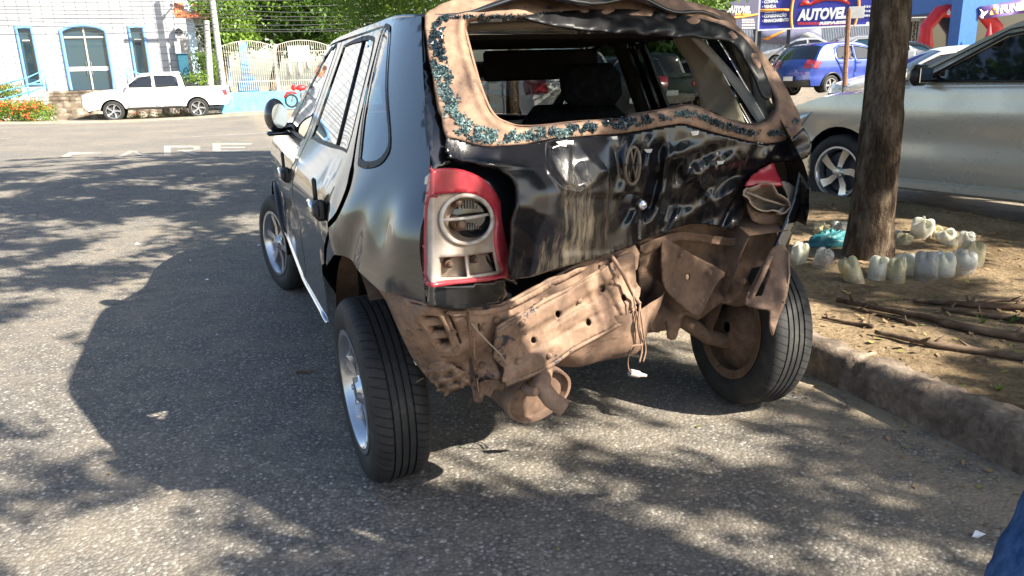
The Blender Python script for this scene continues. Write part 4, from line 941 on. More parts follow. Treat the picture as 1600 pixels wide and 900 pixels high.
# black edge strip of the right quarter down to the wing
qs = [(1262, 228), (1267, 236), (1265, 270), (1259, 298), (1244, 346), (1229, 394), (1218, 410), (1208, 400), (1213, 382), (1227, 346), (1242, 306), (1249, 270), (1252, 244)]
panel('quarter_edge', qs, [], lambda px, py: put(px, py, -.205 - .00022 * (py - 230)), 4, M['black'], WR, .01, facing=toward)
panel('light_recess', smooth_poly([(1160, 262), (1200, 248), (1256, 242), (1254, 300), (1236, 350), (1214, 396), (1180, 385), (1160, 350)], 2), [], lambda px, py: put(px, py, -.10), 6, M['dusty_dark'], WR, .004, facing=toward)
# broken right tail light
rl = panel('tail_light', smooth_poly([(1165, 290), (1172, 278), (1184, 268), (1198, 260), (1209, 255), (1213, 268), (1223, 290), (1200, 291), (1180, 292)], 2), [], lambda px, py: put(px, py, -.225 + .03 * float(sstep(290, 262, py))), 3, M['red'], WR, .006, facing=toward)
rl['label'] = 'broken right tail light with torn red lens'
rim_ = [(1199 + 36 * math.cos(a) * math.cos(.33) - 19 * math.sin(a) * math.sin(.33), 311 + 36 * math.cos(a) * math.sin(.33) + 19 * math.sin(a) * math.cos(.33)) for a in np.linspace(0, 2 * math.pi, 36, endpoint=False)]
rim_ = [(x + 5 * (float(vnoise(np.array(i * .55), np.array(2.2))) - .5) * 2, y + 6 * (float(vnoise(np.array(i * .45 + 9), np.array(7.1))) - .5) * 2) for i, (x, y) in enumerate(rim_[:-1])] + [rim_[-1]]
V = []; F = []; cen = np.array((1199, 311.)); n = 36
for (k_, d, dy) in ((1.0, -.235, 0), (.93, -.20, 3), (.7, -.16, 8), (.35, -.14, 8)):
    for p in rim_: q = cen + (np.array(p) - cen) * k_ + np.array((0, dy)); V.append(put(q[0], q[1], d))
for i in range(3):
    for j in range(n): F.append((i * n + j, i * n + (j + 1) % n, (i + 1) * n + (j + 1) % n, (i + 1) * n + j))
F.append(tuple(range(3 * n, 4 * n))); o = link('reflector', V, F, M['cupdark'], rl); solidify(o, .003)
b = MB(); b.tube([put(px, py, -.237) for px, py in rim_ + [rim_[0]]], .0025, 6); b.tube([put(1166, 300, -.235), put(1195, 312, -.225), put(1230, 322, -.22)], .004, 6)
b.build('reflector_ring', M['cupdark'], rl, smooth=True)
panel('lamp_bowl', smooth_poly([(1222, 284), (1236, 288), (1247, 300), (1246, 318), (1232, 332), (1214, 334), (1226, 322), (1232, 308)], 3), [], lambda px, py: put(px, py, -.215 + .0012 * (px - 1222)), 3, M['reflector'], rl, .006, facing=toward)
panel('lamp_carrier', smooth_poly([(1168, 318), (1182, 330), (1205, 334), (1225, 332), (1222, 350), (1200, 352), (1176, 345)], 2), [], lambda px, py: put(px, py, -.19), 4, M['dusty'], rl, .006, facing=toward)
# hanging wires and the dangling bulb holder
b = MB(); wy = -.43
for pts, r_ in (([(956, 401), (973, 427), (989, 459), (1000, 475)], .006), ([(1000, 475), (997, 509), (1003, 544), (999, 566)], .003), ([(1000, 478), (1005, 520), (1009, 547), (1005, 565)], .0025), ([(989, 459), (996, 500), (1004, 536), (988, 541), (981, 563), (983, 579), (987, 582)], .0022)):
    pp = smooth_poly(pts, 5, False); b.tube([put(px, py, wy - .01 * math.sin(i * .5)) for i, (px, py) in enumerate(pp)], r_, 6)
hw = b.build('hanging_wire', M['dusty'], WR, smooth=True)
b = MB(); b.tube([put(984, 582, wy), put(998, 585, wy)], .011, 10); b.tube([put(998, 585, wy), put(1010, 587, wy)], [.008, .004], 8); b.build('bulb_holder', M['reflring'], hw, smooth=True, auto=40)
b = MB(); b.tube([put(736, 505, -.57), put(758, 530, -.58), put(784, 556, -.56), put(792, 570, -.52)], .002, 5); b.build('loose_cable', M['trim'], WR)
# ---- broken glass crumbs along the opening
ctr = [(700, 27, 4), (686, 34, 9), (681, 60, 12), (688, 105, 13), (700, 145, 14), (710, 180, 15), (728, 203, 15), (770, 215, 11), (820, 212, 9), (880, 203, 10), (930, 198, 10), (980, 192, 10), (1030, 183, 7), (1064, 177, 6), (1090, 181, 6), (1140, 200, 6), (1180, 210, 5), (1228, 206, 6), (1246, 184, 6)]
V = []; F = []; T4 = [(0, 1, 2), (0, 3, 1), (1, 3, 2), (2, 3, 0)]
def crumbs(px, py, s):
    q = np.array(put(px, py, D1(px, py) + frel(px, py) - .001 - abs(RNG.normal(0, .0022)))); b0 = len(V)
    for _ in range(4): V.append(q + RNG.normal(0, s, 3))
    F.extend([tuple(b0 + i for i in t) for t in T4])
for (a, b_) in zip(ctr[:-1], ctr[1:]):
    L = math.hypot(a[0] - b_[0], a[1] - b_[1])
    for _ in range(int(L * (a[2] + b_[2]) * 1.1)):
        t = RNG.random(); w = (a[2] + (b_[2] - a[2]) * t); o_ = np.clip(RNG.normal(0, .42), -1, 1) * w; nx_, ny_ = -(b_[1] - a[1]) / L, (b_[0] - a[0]) / L
        cx_, cy_ = a[0] + (b_[0] - a[0]) * t + nx_ * o_, a[1] + (b_[1] - a[1]) * t + ny_ * o_
        if float(vnoise(np.array(cx_ / 9.), np.array(cy_ / 9.))) < .38: continue
        crumbs(a[0] + (b_[0] - a[0]) * t + nx_ * o_, a[1] + (b_[1] - a[1]) * t + ny_ * o_, .0021 if RNG.random() < .8 else .0034)
for _ in range(260):
    t = RNG.random(); crumbs(700 + 180 * t, 27 - 3 * t + RNG.normal(0, 1.2), .003)
gs = link('glass_crumbs', V, F, M['shard'], WR, smooth=False); gs['kind'] = 'stuff'
# a few torn paint flakes
for (px, py, s_) in ((878, 224, .016), (890, 222, .012), (1085, 207, .014), (1125, 253, .012), (1148, 296, .008), (960, 215, .010), (1012, 235, .012)):
    p = put(px, py, D1(px, py) - .012); q = RNG.normal(0, s_ * .5, (3, 3)); b = MB(); b.add([p + (-s_, 0, s_ * .3), p + (s_, -.004, s_ * .4) + q[0] * .3, p + (s_ * .6, -.006, -s_ * .5), p + (-s_ * .5, -.002, -s_ * .4) + q[1] * .3], [(0, 1, 2, 3)]); b.build('paint_flake', M['trimw'], WR, fix=False)

# ---- cabin seen through the openings
b = MB(); b.box((0, .62, 1.325), (1.06, .86, .015)); b.build('headliner', M['headliner'], WR)
for sx in (-.34, .34):
    b = MB(); b.bbox((sx, 1.03, 1.248), (.56, .03, .13), .012); b.build('sun_visor', M['headliner'], WR, smooth=True, auto=40)
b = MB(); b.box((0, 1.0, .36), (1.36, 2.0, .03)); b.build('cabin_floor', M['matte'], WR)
b = MB(); b.bbox((0, 1.62, .84), (1.36, .40, .26), .06); b.bbox((0, 1.42, .60), (1.30, .12, .36), .04); b.build('dashboard', M['plastic'], WR)
for sx in (-.36, .36):
    st = empty('front_seat', (sx, .78, .36)); st.parent = WR
    b = MB(); b.bbox((0, .18, .14), (.48, .50, .16), .06); b.build('cushion', M['fabric'], st, smooth=True, auto=50)
    a = R(-14); rot = np.array([[1, 0, 0], [0, math.cos(a), math.sin(a)], [0, -math.sin(a), math.cos(a)]]).T
    b = MB(); b.bbox((0, -.09, .43), (.48, .14, .60), .06, rot=rot); b.build('backrest', M['fabric'], st, smooth=True, auto=50)
    b = MB(); b.bbox((0, -.18, .80), (.27, .09, .17), .04, rot=rot); b.tube([(-.05, -.16, .70), (-.05, -.17, .78)], .006); b.tube([(.05, -.16, .70), (.05, -.17, .78)], .006); b.build('headrest', M['fabric'], st, smooth=True, auto=50)
b = MB(); b.lathe([(.185 + .014 * math.cos(t), .014 * math.sin(t)) for t in np.linspace(0, 2 * math.pi, 9)[:-1]], c=(-.36, 1.30, .90), axis=1, n=32, close=True); b.tube([(-.54, 1.3, .9), (-.18, 1.3, .9)], .012); b.tube([(-.36, 1.3, .9), (-.36, 1.5, .8)], .02)
b.build('steering_wheel', M['plastic'], WR, smooth=True)
b = MB(); b.bbox((0.02, 1.10, 1.235), (.24, .03, .07), .014); b.tube([(.02, 1.12, 1.26), (.02, 1.16, 1.31)], .008); b.build('rear_view_mirror', plain('mirror_back', (.10, .085, .07), .3), WR, smooth=True, auto=40)
b = MB(); b.bbox((-.30, .25, .62), (.60, .12, .44), .04); b.bbox((.32, .25, .62), (.58, .12, .44), .04); b.build('rear_seat', M['fabric'], WR)
for sx in (-1, 1):
    b = MB(); b.tube([(sx * .72, .69, .9), (sx * .66, .68, 1.02), (sx * .52, .67, 1.33)], [.03, .03, .025], 8); b.build('middle_pillar', M['headliner'], WR, smooth=True)
b = MB(); b.tube([(-.50, -.06, 1.335), (0, -.08, 1.35), (.45, -.02, 1.335)], .012, 8); b.build('roof_bow', M['trim'], WR, smooth=True)
inr = lambda x: (lambda px, py: car_at(px, py, 0, x))
panel('pillar_trim', smooth_poly([(1050, 58), (1084, 54), (1110, 84), (1135, 130), (1164, 192), (1108, 190), (1092, 150), (1075, 100)], 2), [], lambda px, py: put(px, py, .22 - .0014 * (px - 1050)), 8, M['trim'], WR, .01, facing=toward)
panel('pillar_trim', smooth_poly([(1080, 60), (1098, 62), (1120, 84), (1150, 118), (1178, 152), (1199, 186), (1187, 196), (1160, 156), (1132, 118), (1104, 86)], 2), [], lambda px, py: put(px, py, .10 - .0012 * (px - 1080)), 6, M['trimw'], WR, .012, facing=toward)

# ------------------------------------------------------------------ whole cars
TYPES = {
 'hatch': dict(hw=.86, L=2.04, yF=1.295, yR=-1.295, r=.312, tw=.19, belt=1.0,
   prof=[(1.97, .24), (2.05, .42), (2.03, .62), (1.93, .78), (1.50, .92), (.92, 1.0), (.10, 1.41), (-.40, 1.49), (-1.10, 1.47), (-1.55, 1.38), (-1.88, 1.0), (-2.0, .85), (-2.03, .6), (-1.97, .30)],
   ws=(5, 6), rg=(9, 10), nose=4, tail=10,
   fd=[(.80, 1.02), (.12, 1.37), (-.44, 1.445), (-.44, .30), (.84, .30), (.86, .6)], fw=[(.62, 1.045), (.12, 1.325), (-.38, 1.395), (-.38, 1.035)],
   rd=[(-.45, 1.445), (-1.0, 1.435), (-1.20, 1.35), (-1.22, 1.05), (-1.05, .80), (-.91, .62), (-.86, .30), (-.45, .30)], rw=[(-.50, 1.395), (-.96, 1.385), (-1.10, 1.29), (-1.10, 1.065), (-.50, 1.04)],
   head=[(2.0, .58), (1.97, .66), (1.75, .77), (1.58, .80), (1.70, .68)], tailp=[(-1.80, 1.04), (-1.93, .96), (-2.0, .80), (-1.84, .78), (-1.72, .95)], tz=(.78, 1.0), hz=(.58, .70)),
 'sedan': dict(hw=.86, L=2.2, yF=1.30, yR=-1.30, r=.31, tw=.19, belt=.98,
   prof=[(2.10, .24), (2.18, .42), (2.15, .62), (2.05, .74), (1.55, .88), (1.08, .965), (.28, 1.36), (-.2, 1.44), (-.75, 1.42), (-1.05, 1.34), (-1.65, 1.03), (-2.1, .99), (-2.2, .85), (-2.22, .55), (-2.15, .28)],
   ws=(5, 6), rg=(9, 10), nose=4, tail=11,
   fd=[(.98, 1.0), (.31, 1.325), (-.28, 1.40), (-.28, .30), (.90, .30), (.96, .6)], fw=[(.90, 1.02), (.32, 1.285), (-.22, 1.355), (-.22, 1.0)],
   rd=[(-.29, 1.40), (-.78, 1.385), (-1.30, 1.12), (-1.30, 1.02), (-1.05, .80), (-.92, .62), (-.86, .30), (-.29, .30)], rw=[(-.345, 1.355), (-.78, 1.335), (-1.15, 1.16), (-1.15, 1.04), (-.345, 1.01)],
   head=[(2.14, .60), (2.10, .70), (1.75, .83), (1.62, .82), (1.80, .68)], tailp=[(-2.0, .97), (-2.16, .93), (-2.2, .78), (-1.95, .80)], tz=(.76, .95), hz=(.58, .74)),
 'pickup': dict(hw=.925, L=2.7, yF=1.54, yR=-1.545, r=.388, tw=.25, belt=1.22,
   prof=[(2.40, .42), (2.55, .60), (2.54, .92), (2.40, 1.06), (1.6, 1.17), (1.14, 1.22), (.48, 1.70), (.2, 1.77), (-.6, 1.79), (-.98, 1.73), (-1.12, 1.23), (-1.20, 1.20), (-2.66, 1.20), (-2.72, 1.14), (-2.74, .62), (-2.68, .50)],
   ws=(5, 6), rg=(9, 10), nose=4, tail=12, bottom=.44,
   fd=[(1.06, 1.22), (.50, 1.66), (.0, 1.735), (.0, .50), (1.02, .50), (1.08, .85)], fw=[(.98, 1.27), (.50, 1.625), (.05, 1.685), (.05, 1.25)],
   rd=[(-.01, 1.735), (-.70, 1.73), (-.95, 1.64), (-1.03, 1.24), (-1.02, .80), (-.98, .50), (-.01, .50)], rw=[(-.07, 1.685), (-.70, 1.675), (-.87, 1.59), (-.92, 1.27), (-.07, 1.25)],
   head=[(2.50, .82), (2.45, .97), (2.05, 1.07), (1.96, 1.03), (2.20, .90)], tailp=[(-2.50, 1.12), (-2.70, 1.12), (-2.72, .86), (-2.58, .86)], tz=(.86, 1.12), hz=(.82, .97)),
}
def make_car(name, label, typ, c, yaw, paint, group=None, ys=1.0, zs=1.0, ws=1.0, rim_style='swirl', tint=None, plate=True, step=.07, spokes=5, tail_on=True, z0=0.0, arch_trim=False, sweep=True):
    T = TYPES[typ]; e = empty(name, (c[0], c[1], c[2] + z0), yaw, label, 'pickup truck' if typ == 'pickup' else 'car', group)
    hw = T['hw'] * ws; L = T['L'] * ys; belt = T['belt'] * zs; bot = T.get('bottom', .26) * zs
    tint = tint or M['glassd']
    def S_(y, z):
        v = hw - .40 * max(0, z - belt) * (1 if typ != 'pickup' or y > -1.15 else 0) - .045 * max(0, (.55 * zs - z) / .35) ** 2 + .014 * math.exp(-((z - .80 * belt) / .10) ** 2) - .010 * math.exp(-((z - .60 * belt) / .10) ** 2)
        return v - hw * .17 * (abs(y) / L) ** 7
    sc = lambda pl: [(y * ys, z * zs) for y, z in pl]
    prof = sc(T['prof']); k = 4; sp = smooth_poly(prof, k, False)
    yF, yR, r = T['yF'] * ys, T['yR'] * ys, T['r']; ra = r + .055
    af = [(yF + ra * math.cos(a), r + .01 + ra * math.sin(a)) for a in np.linspace(0, math.pi, 16)]; ar = [(yR + ra * math.cos(a), r + .01 + ra * math.sin(a)) for a in np.linspace(0, math.pi, 16)]
    out = sp[::-1] + [(yF + ra, bot)] * 0 + [p for p in af if p[1] > bot] + [p for p in ar if p[1] > bot]
    grow = lambda pl, q: [tuple(np.mean(pl, 0) + (np.array(p) - np.mean(pl, 0)) * (1 + q / max(.15, np.linalg.norm(np.array(p) - np.mean(pl, 0))))) for p in pl]
    fd, rd, fw, rw = (sc(T[q]) for q in ('fd', 'rd', 'fw', 'rw'))
    # body: both sides, nose, hood, roof and tail in one skin
    parts = []; seam = MB()
    for s in (-1, 1):
        sf = lambda y, z, s=s: (s * S_(y, z), y, z)
        parts.append(panel('x', out, [grow(fw, .012), grow(rw, .012)], sf, step, None, facing=(s * 9, 0, 1), data=True))
    nx = 13; us = np.linspace(-1, 1, nx); cr = .05
    def P_(u, t, off=0.0):
        u = min(max(u, 0), len(sp) - 1.001); i = int(u); f = u - i; a, b = np.array(sp[i]), np.array(sp[i + 1]); q = a + (b - a) * f
        a0, b0 = np.array(sp[max(0, i - 1)]), np.array(sp[min(len(sp) - 1, i + 2)]); d = (b0 - a0); d /= np.linalg.norm(d) + 1e-9; n = np.array([-d[1], d[0]]) * -1
        n = np.array([d[1], -d[0]]) * -1
        # outward normal: pointing away from the car's middle
        if np.dot(n, q - np.array((0, .7 * zs))) < 0: n = -n
        h = (cr if abs(n[0]) < .6 else cr * 2.0) * (1 - abs(t) ** 2.6) + off
        return (t * S_(q[0], q[1]), q[0] + n[0] * h, q[1] + n[1] * h)
    def sub(i0, i1, t0, t1, nu, nt_, off):
        V = []; F = []
        for u in np.linspace(i0, i1, nu):
            for t in np.linspace(t0, t1, nt_): V.append(P_(u, t, off))
        for i in range(nu - 1):
            for j in range(nt_ - 1): F.append((i * nt_ + j, i * nt_ + j + 1, (i + 1) * nt_ + j + 1, (i + 1) * nt_ + j))
        return np.array(V), F
    w0, w1 = T['ws'][0] * k, T['ws'][1] * k; g0, g1 = T['rg'][0] * k, T['rg'][1] * k
    for (a, b) in ((0, w0), (w1, g0), (g1, len(sp) - 1)): parts.append(sub(a, b, -1, 1, (b - a) + 1, nx, 0))
    for (a, b) in ((w0, w1), (g0, g1)):
        for (t0, t1) in ((-1, -.90), (.90, 1)): parts.append(sub(a, b, t0, t1, (b - a) + 1, 3, 0))
    bo = merge('body', parts, paint, e)
    bmx = bmesh.new(); bmx.from_mesh(bo.data); bmesh.ops.recalc_face_normals(bmx, faces=bmx.faces); bmx.to_mesh(bo.data); bmx.free(); autosmooth(bo, 42)
    link('windscreen', *sub(w0, w1, -.90, .90, 6, 11, -.006), tint, e); link('rear_window', *sub(g0, g1, -.90, .90, 6, 11, -.006), tint, e)
    for s in (-1, 1):
        for nm, d_, w_ in (('front_door', fd, fw), ('rear_door', rd, rw)):
            sd = lambda y, z, s=s: (s * (S_(y, z) + .004), y, z)
            dd = panel(nm, grow(d_, -.006), [w_], sd, step, paint, e, .012, facing=(s * 9, 0, 1))
            panel('window', grow(w_, .008), [], lambda y, z, s=s: (s * (S_(y, z) - .008), y, z), step * 1.5, tint, dd, facing=(s * 9, 0, 1))
            b = MB(); lp = resample(grow(d_, .001), .08); lp = [tuple(q) for q in lp]; b.tube([(s * (S_(y, z) + .003), y, z) for y, z in lp + [lp[0]]], .0045, 5); b.build('door_gap', M['rubber'], dd)
            b = MB(); lp = grow(w_, .012); b.tube([(s * (S_(y, z) + .006), y, z) for y, z in lp + [lp[0]]], .010, 5); b.build('window_seal', M['rubber'], dd, smooth=True)
            hy, hz = (min(p[0] for p in w_) + .07, belt * .92); b = MB(); b.bbox((s * (S_(hy, hz) + .018), hy + .02, hz), (.026, .17, .034), .010); b.build('door_handle', paint if typ != 'pickup' else M['chrome'], dd, smooth=True, auto=40)
        mb = MB(); my = max(p[0] for p in fw) - .06 * ys; mx = s * (S_(my, belt) + .13); mb.bbox((mx, my, belt + .085), (.19, .10, .145), .042); mb.bbox((s * (S_(my, belt) + .03), my + .01, belt + .05), (.10, .05, .04), .012)
        mm_ = mb.build('side_mirror', paint if typ == 'pickup' else M['plastic'], e, smooth=True, auto=50)
        if typ == 'hatch':
            mb = MB(); mb.bbox((mx, my + .022, belt + .098), (.196, .085, .128), .040); mb.build('mirror_cap', paint, mm_, smooth=True, auto=50)
            mb = MB(); mb.bbox((mx, my - .052, belt + .085), (.15, .008, .105), .004); mb.build('mirror_glass', M['chrome'], mm_)
        panel('headlight', sc(T['head']), [], lambda y, z, s=s: (s * (S_(y, z) + .010), y, z), .05, M['lamp'], e, .012, facing=(s * 9, 0, 1))
        panel('tail_lamp', sc(T['tailp']), [], lambda y, z, s=s: (s * (S_(y, z) + .006), y, z), .05, M['red'], e, .006, facing=(s * 9, 0, 1))
        for cy_, a_ in ((yF, 0), (yR, 0)):
            ml = liner(cy_, ra + .005, s * (hw - .03), s * (hw - .33), None, 0, math.pi, r + .01); link('arch_liner', *ml, M['matte'], e)
            if arch_trim:
                b = MB(); b.tube([(s * (S_(y, z) + .012), y, z) for y, z in (af if cy_ == yF else ar)], .03, 6); b.build('arch_moulding', M['plastic'], e, smooth=True)
        sb = MB(); sb.bbox((s * (hw - .03), (yF + yR) / 2, bot + .02), (.07, (yF - yR) - 2 * ra - .02, .085), .02); sb.build('sill', M['plastic'] if typ != 'hatch' else paint, e)
        for cy_ in (yF, yR):
            wheel(e, (s * (hw - T['tw'] * .5 - .012), cy_, r), r=r, w=T['tw'], rim=r * .68, spokes=spokes, side=s, style=rim_style, tread=False, discmat=M['darkgrey'])
    uz = lambda z, fr: next((i for i in (range(len(sp)) if fr else range(len(sp) - 1, -1, -1)) if sp[i][1] >= z), 0)
    for s in (-1, 1):
        a, b = (uz(T['hz'][0] * zs, True), uz(T['hz'][1] * zs, True)); link('headlight', *sub(a, max(b, a + 1), s * .62, s * 1.0, 6, 8, .016), M['lamp'], e)
        a, b = (uz(T['tz'][1] * zs, False), uz(T['tz'][0] * zs, False)); link('tail_lamp', *sub(a, max(b, a + 1), s * (.66 if typ != 'pickup' else .86), s * 1.0, 6, 8, .016), M['red'], e)
    a = uz(.40 * zs if typ != 'pickup' else .62, True); link('grille', *sub(a, a + 2.2, -.55, .55, 4, 9, .007), M['darkgrey'], e)
    a = uz((.30 if typ != 'pickup' else .52) * zs, False); link('rear_bumper', *sub(a - 2.6, min(a + 1.0, len(sp) - 1), -.98, .98, 5, 11, .03), M['chrome'] if typ == 'pickup' else (M['plastic'] if arch_trim else paint), e)
    if plate:
        zc = (.52 if typ != 'pickup' else .70) * zs; a = uz(zc + .06, False); pc = P_(a, 0, .045); b = MB(); b.bbox((0, pc[1] - (0.02), zc), (.40, .012, .13), .004); b.build('number_plate', M['plate'], e)
    b = MB(); b.box((0, (yF + yR) / 2, bot + .02), (hw * 1.7, L * 1.75, .04)); b.build('underbody', M['matte'], e)
    return e
M['lamp'] = plain('headlamp_lens', (.55, .58, .60), .08, .3, coat=1.0); M['plate'] = plain('number_plate', (.62, .63, .64), .4)
PAINT = dict(silver=car_paint('silver_paint', (.60, .555, .46), .10, .40, .20), white=car_paint('white_car_paint', (.80, .80, .79), .06), blue=car_paint('blue_car_paint', (.012, .045, .30), .04, .2, .3), green=car_paint('dark_green_paint', (.010, .028, .026), .06), navy=car_paint('dark_navy_paint', (.008, .012, .02), .06), greys=car_paint('grey_silver_paint', (.46, .47, .48), .06, .5), red=car_paint('red_car_paint', (.5, .015, .015), .04), black2=car_paint('black_paint_far', (.012, .012, .014), .05))
def place(name, label, typ, px, py, depth, yaw, local, paint, **kw):
    """car whose ground point local=(x,y) is seen at that pixel and depth"""
    w = at_depth(px, py, depth); c, s = math.cos(yaw), math.sin(yaw)
    x, y = w[0] - (c * local[0] - s * local[1]), w[1] - (s * local[0] + c * local[1])
    return make_car(name, label, typ, (x, y, w[2]), yaw, paint, **kw)
# silver hatchback beyond the median
place('parked_car', 'silver hatchback parked beyond the planted median behind the tree trunk', 'hatch', 1300, 328, 6.35, R(29.5), (-.86, 1.295), PAINT['silver'], step=.045)
place('parked_car', 'white double cab pickup truck parked across the street by the stone wall', 'pickup', 180, 190, 30.6, R(90) + YAW, (-.9, 1.54), PAINT['white'])
place('parked_car', 'blue compact SUV with black trim parked under the blue billboard', 'hatch', 1299, 150, 24.0, R(-67), (.86, -1.295), PAINT['blue'], ys=1.03, zs=1.05, ws=1.02, arch_trim=True)
place('parked_car', 'silver grey sedan parked behind the fence posts of the car lot', 'sedan', 1211, 106, 42, R(78), (-.86, 1.3), PAINT['greys'])
place('parked_car', 'white sedan with dark windows parked behind the silver hatchback mirror', 'sedan', 1440, 186, 16.5, R(80), (-.86, .6), PAINT['white'])
place('parked_car', 'pale SUV with blue reflecting windscreen below the red inflatable arch', 'hatch', 1436, 133, 26, R(-110), (.86, 1.0), PAINT['greys'], zs=1.1, tint=M['glassb'])
place('parked_car', 'dark hatchback beside the pale SUV near the blue wall', 'hatch', 1480, 130, 28.5, R(-110), (.86, 1.0), PAINT['black2'], tint=M['glassb'])
place('parked_car', 'red hatchback whose roof shows above the blue SUV', 'hatch', 1345, 110, 38, R(80), (-.86, .2), PAINT['red'], zs=1.02)
place('parked_car', 'grey green hatchback parked right behind the silver grey sedan', 'hatch', 1282, 101, 47, R(78), (-.86, 1.0), PAINT['green'], zs=1.03)
place('parked_car', 'white hatchback half hidden to the left of the blue SUV', 'hatch', 1216, 146, 25.5, R(-67), (-.5, -1.9), PAINT['white'])
# cars ahead of the wreck, seen through its cabin
place('parked_car', 'white SUV with red tail light seen through the windscreen of the wreck', 'hatch', 822, 225, 13.5, R(14), (-.86, -1.9), PAINT['white'], zs=1.06, ws=1.03)
place('parked_car', 'dark green pickup with silver bumper seen through the side window of the wreck', 'pickup', 996, 187, 19.5, R(4), (-.86, -2.6), PAINT['green'], zs=.88, ys=.85, ws=.9)
place('parked_car', 'dark navy hatchback between the white SUV and the green pickup', 'hatch', 958, 194, 18.0, R(6), (-.5, -1.9), PAINT['navy'])
place('parked_car', 'white sedan at the right of the dark green pickup', 'sedan', 1086, 168, 24.0, R(50), (-.86, -.4), PAINT['white'])

# ------------------------------------------------------------------ street frame: buildings across the road
U = np.array([cY, sY, 0]); NN = np.array([-sY, cY, 0])           # along the street, away from us
def frame(px, py, d):
    p = at_depth(px, py, d); p0 = np.array([p[0], p[1], 0.0])
    def f(qx, qy, back=0.0):
        r = ray(qx, qy); o = np.array([0, 0, HCAM]); q0 = p0 + NN * back; t = np.dot(q0 - o, NN) / np.dot(r, NN); w = o + r * t
        return (float(np.dot(w - p0, U)), float(w[2]))
    return p0, f
B0, fb_ = frame(105, 141, 35.0)
BD = empty('tiled_building', B0, YAW, 'white tiled building with blue framed arched glass door', 'building')
flat = lambda y: (lambda u, z: (u, y, z))
base = fb_(105, 141)[1]; ur = fb_(279, 90)[0]
def quad(a, b, c, d): return [fb_(*a), fb_(*b), fb_(*c), fb_(*d)]
w1 = quad((24, 40.5), (52, 40.5), (66, 133), (38, 135)); w2 = quad((199, 40), (226, 40), (237, 123), (211, 125))
def rect(poly): us = [p[0] for p in poly]; zs_ = [p[1] for p in poly]; return min(us), max(us), min(zs_), max(zs_)
def sq(p): 
    u0 = (p[0][0] + p[3][0]) / 2; u1 = (p[1][0] + p[2][0]) / 2; z1 = (p[0][1] + p[1][1]) / 2; z0 = (p[2][1] + p[3][1]) / 2; return [(u0, z0), (u1, z0), (u1, z1), (u0, z1)]
w1, w2 = sq(w1), sq(w2)
dl, dr_ = (fb_(92, 45)[0] + fb_(107, 140)[0]) / 2, (fb_(168, 45)[0] + fb_(181, 140)[0]) / 2; zt = fb_(95, 47)[1]; zm = fb_(130, 37)[1]
arc = [(dr_ + (dl - dr_) * t, zt + (zm - zt) * (1 - (2 * t - 1) ** 2)) for t in np.linspace(0, 1, 15)]
door = [(dl, base), (dr_, base)] + arc
shrink = lambda pl, q: [tuple(np.array(p) - q * np.sign(np.array(p) - np.mean(pl, 0))) for p in pl]
panel('wall', [(-16, base - 2.2), (ur, base - 2.2), (ur, base + 8), (-16, base + 8)], [w1, w2, [(dl, base - .0), (dr_, base - .0)] + arc], flat(0), .8, M['tiles'], BD, .0, facing=(0, -50, 3))
b = MB(); b.box((ur - .05, 3.5, base + 2.9), (.1, 6.9, 10.2)); b.build('side_wall', M['tiles'], BD)
def ring(pl, q): return panel('frame', pl, [shrink(pl, q)], flat(-.05), .4, M['blue'], None, .2, facing=(0, -50, 2))
for w in (w1, w2):
    wi = empty('window', (0, 0, 0)); wi.parent = BD
    o = ring(w, .10); o.parent = wi
    b = MB(); u0, u1, z0, z1 = rect(w); b.box(((u0 + u1) / 2, .14, (z0 + z1) / 2), (u1 - u0, .02, z1 - z0)); b.build('pane', M['glassb'], wi)
    b = MB(); zt_ = z1 - .62
    for i in range(24):
        z = z0 + .25 + i * (zt_ - z0 - .3) / 24; a = R(28)
        b.box(((u0 + u1) / 2 - .02, .09, z), ((u1 - u0) - .44, .012, .055), rot=np.array([[1, 0, 0], [0, math.cos(a), -math.sin(a)], [0, math.sin(a), math.cos(a)]]))
    b.build('louvre', M['glassb'], wi)
    b = MB(); b.box(((u0 + u1) / 2, .06, zt_ + .03), (u1 - u0 - .4, .05, .05)); b.build('transom', M['metal_white'], wi)
do = empty('entrance_door', (0, 0, 0)); do.parent = BD
o = panel('frame', door, [[(dl + .13, base + .001), (dr_ - .13, base + .001)] + [(min(max(u, dl + .13), dr_ - .13), z - .13) for u, z in arc]], flat(-.05), .4, M['blue'], do, .2, facing=(0, -50, 2))
b = MB(); b.prism([(u, z) for u, z in door], .13, .15, 1); b.build('pane', M['glassb'], do)
b = MB(); um = (dl + dr_) / 2; zb = fb_(130, 58)[1]
b.box((um, .10, (base + zm) / 2), (.06, .05, zm - base)); b.box((um, .09, zb), (dr_ - dl - .3, .06, .07)); b.build('mullion', M['metal_white'], do)
b = MB(); zs2 = fb_(130, 107.5)[1]; b.box((um - .02, .118, zs2), (dr_ - dl - .34, .016, .17)); b.build('door_sticker', M['white'], do)
b = MB(); 
for s in (-.1, .1): b.tube([(um + s, .06, zs2 - .25), (um + s, .06, zs2 + .30)], .016)
b.build('door_handle', M['chrome'], do)
b = MB(); b.box((-5.5 + ur * .5, 7.0, base + 2.9), (ur + 16 - .2, .1, 10.2)); b.build('back_wall', M['tiles'], BD)
b = MB(); b.box(((ur - 16) / 2, 3.5, base + 8.05), (ur + 16, 7.2, .1)); b.build('roof', M['concrete'], BD)
cm = MB(); p = fb_(270, 10); cm.tube([(p[0], -.02, p[1]), (p[0], -.5, p[1] + .05)], .03); cm.bbox((p[0] - .05, -.55, p[1]), (.12, .26, .12), .02); cm.build('wall_lamp', M['grey'], BD)
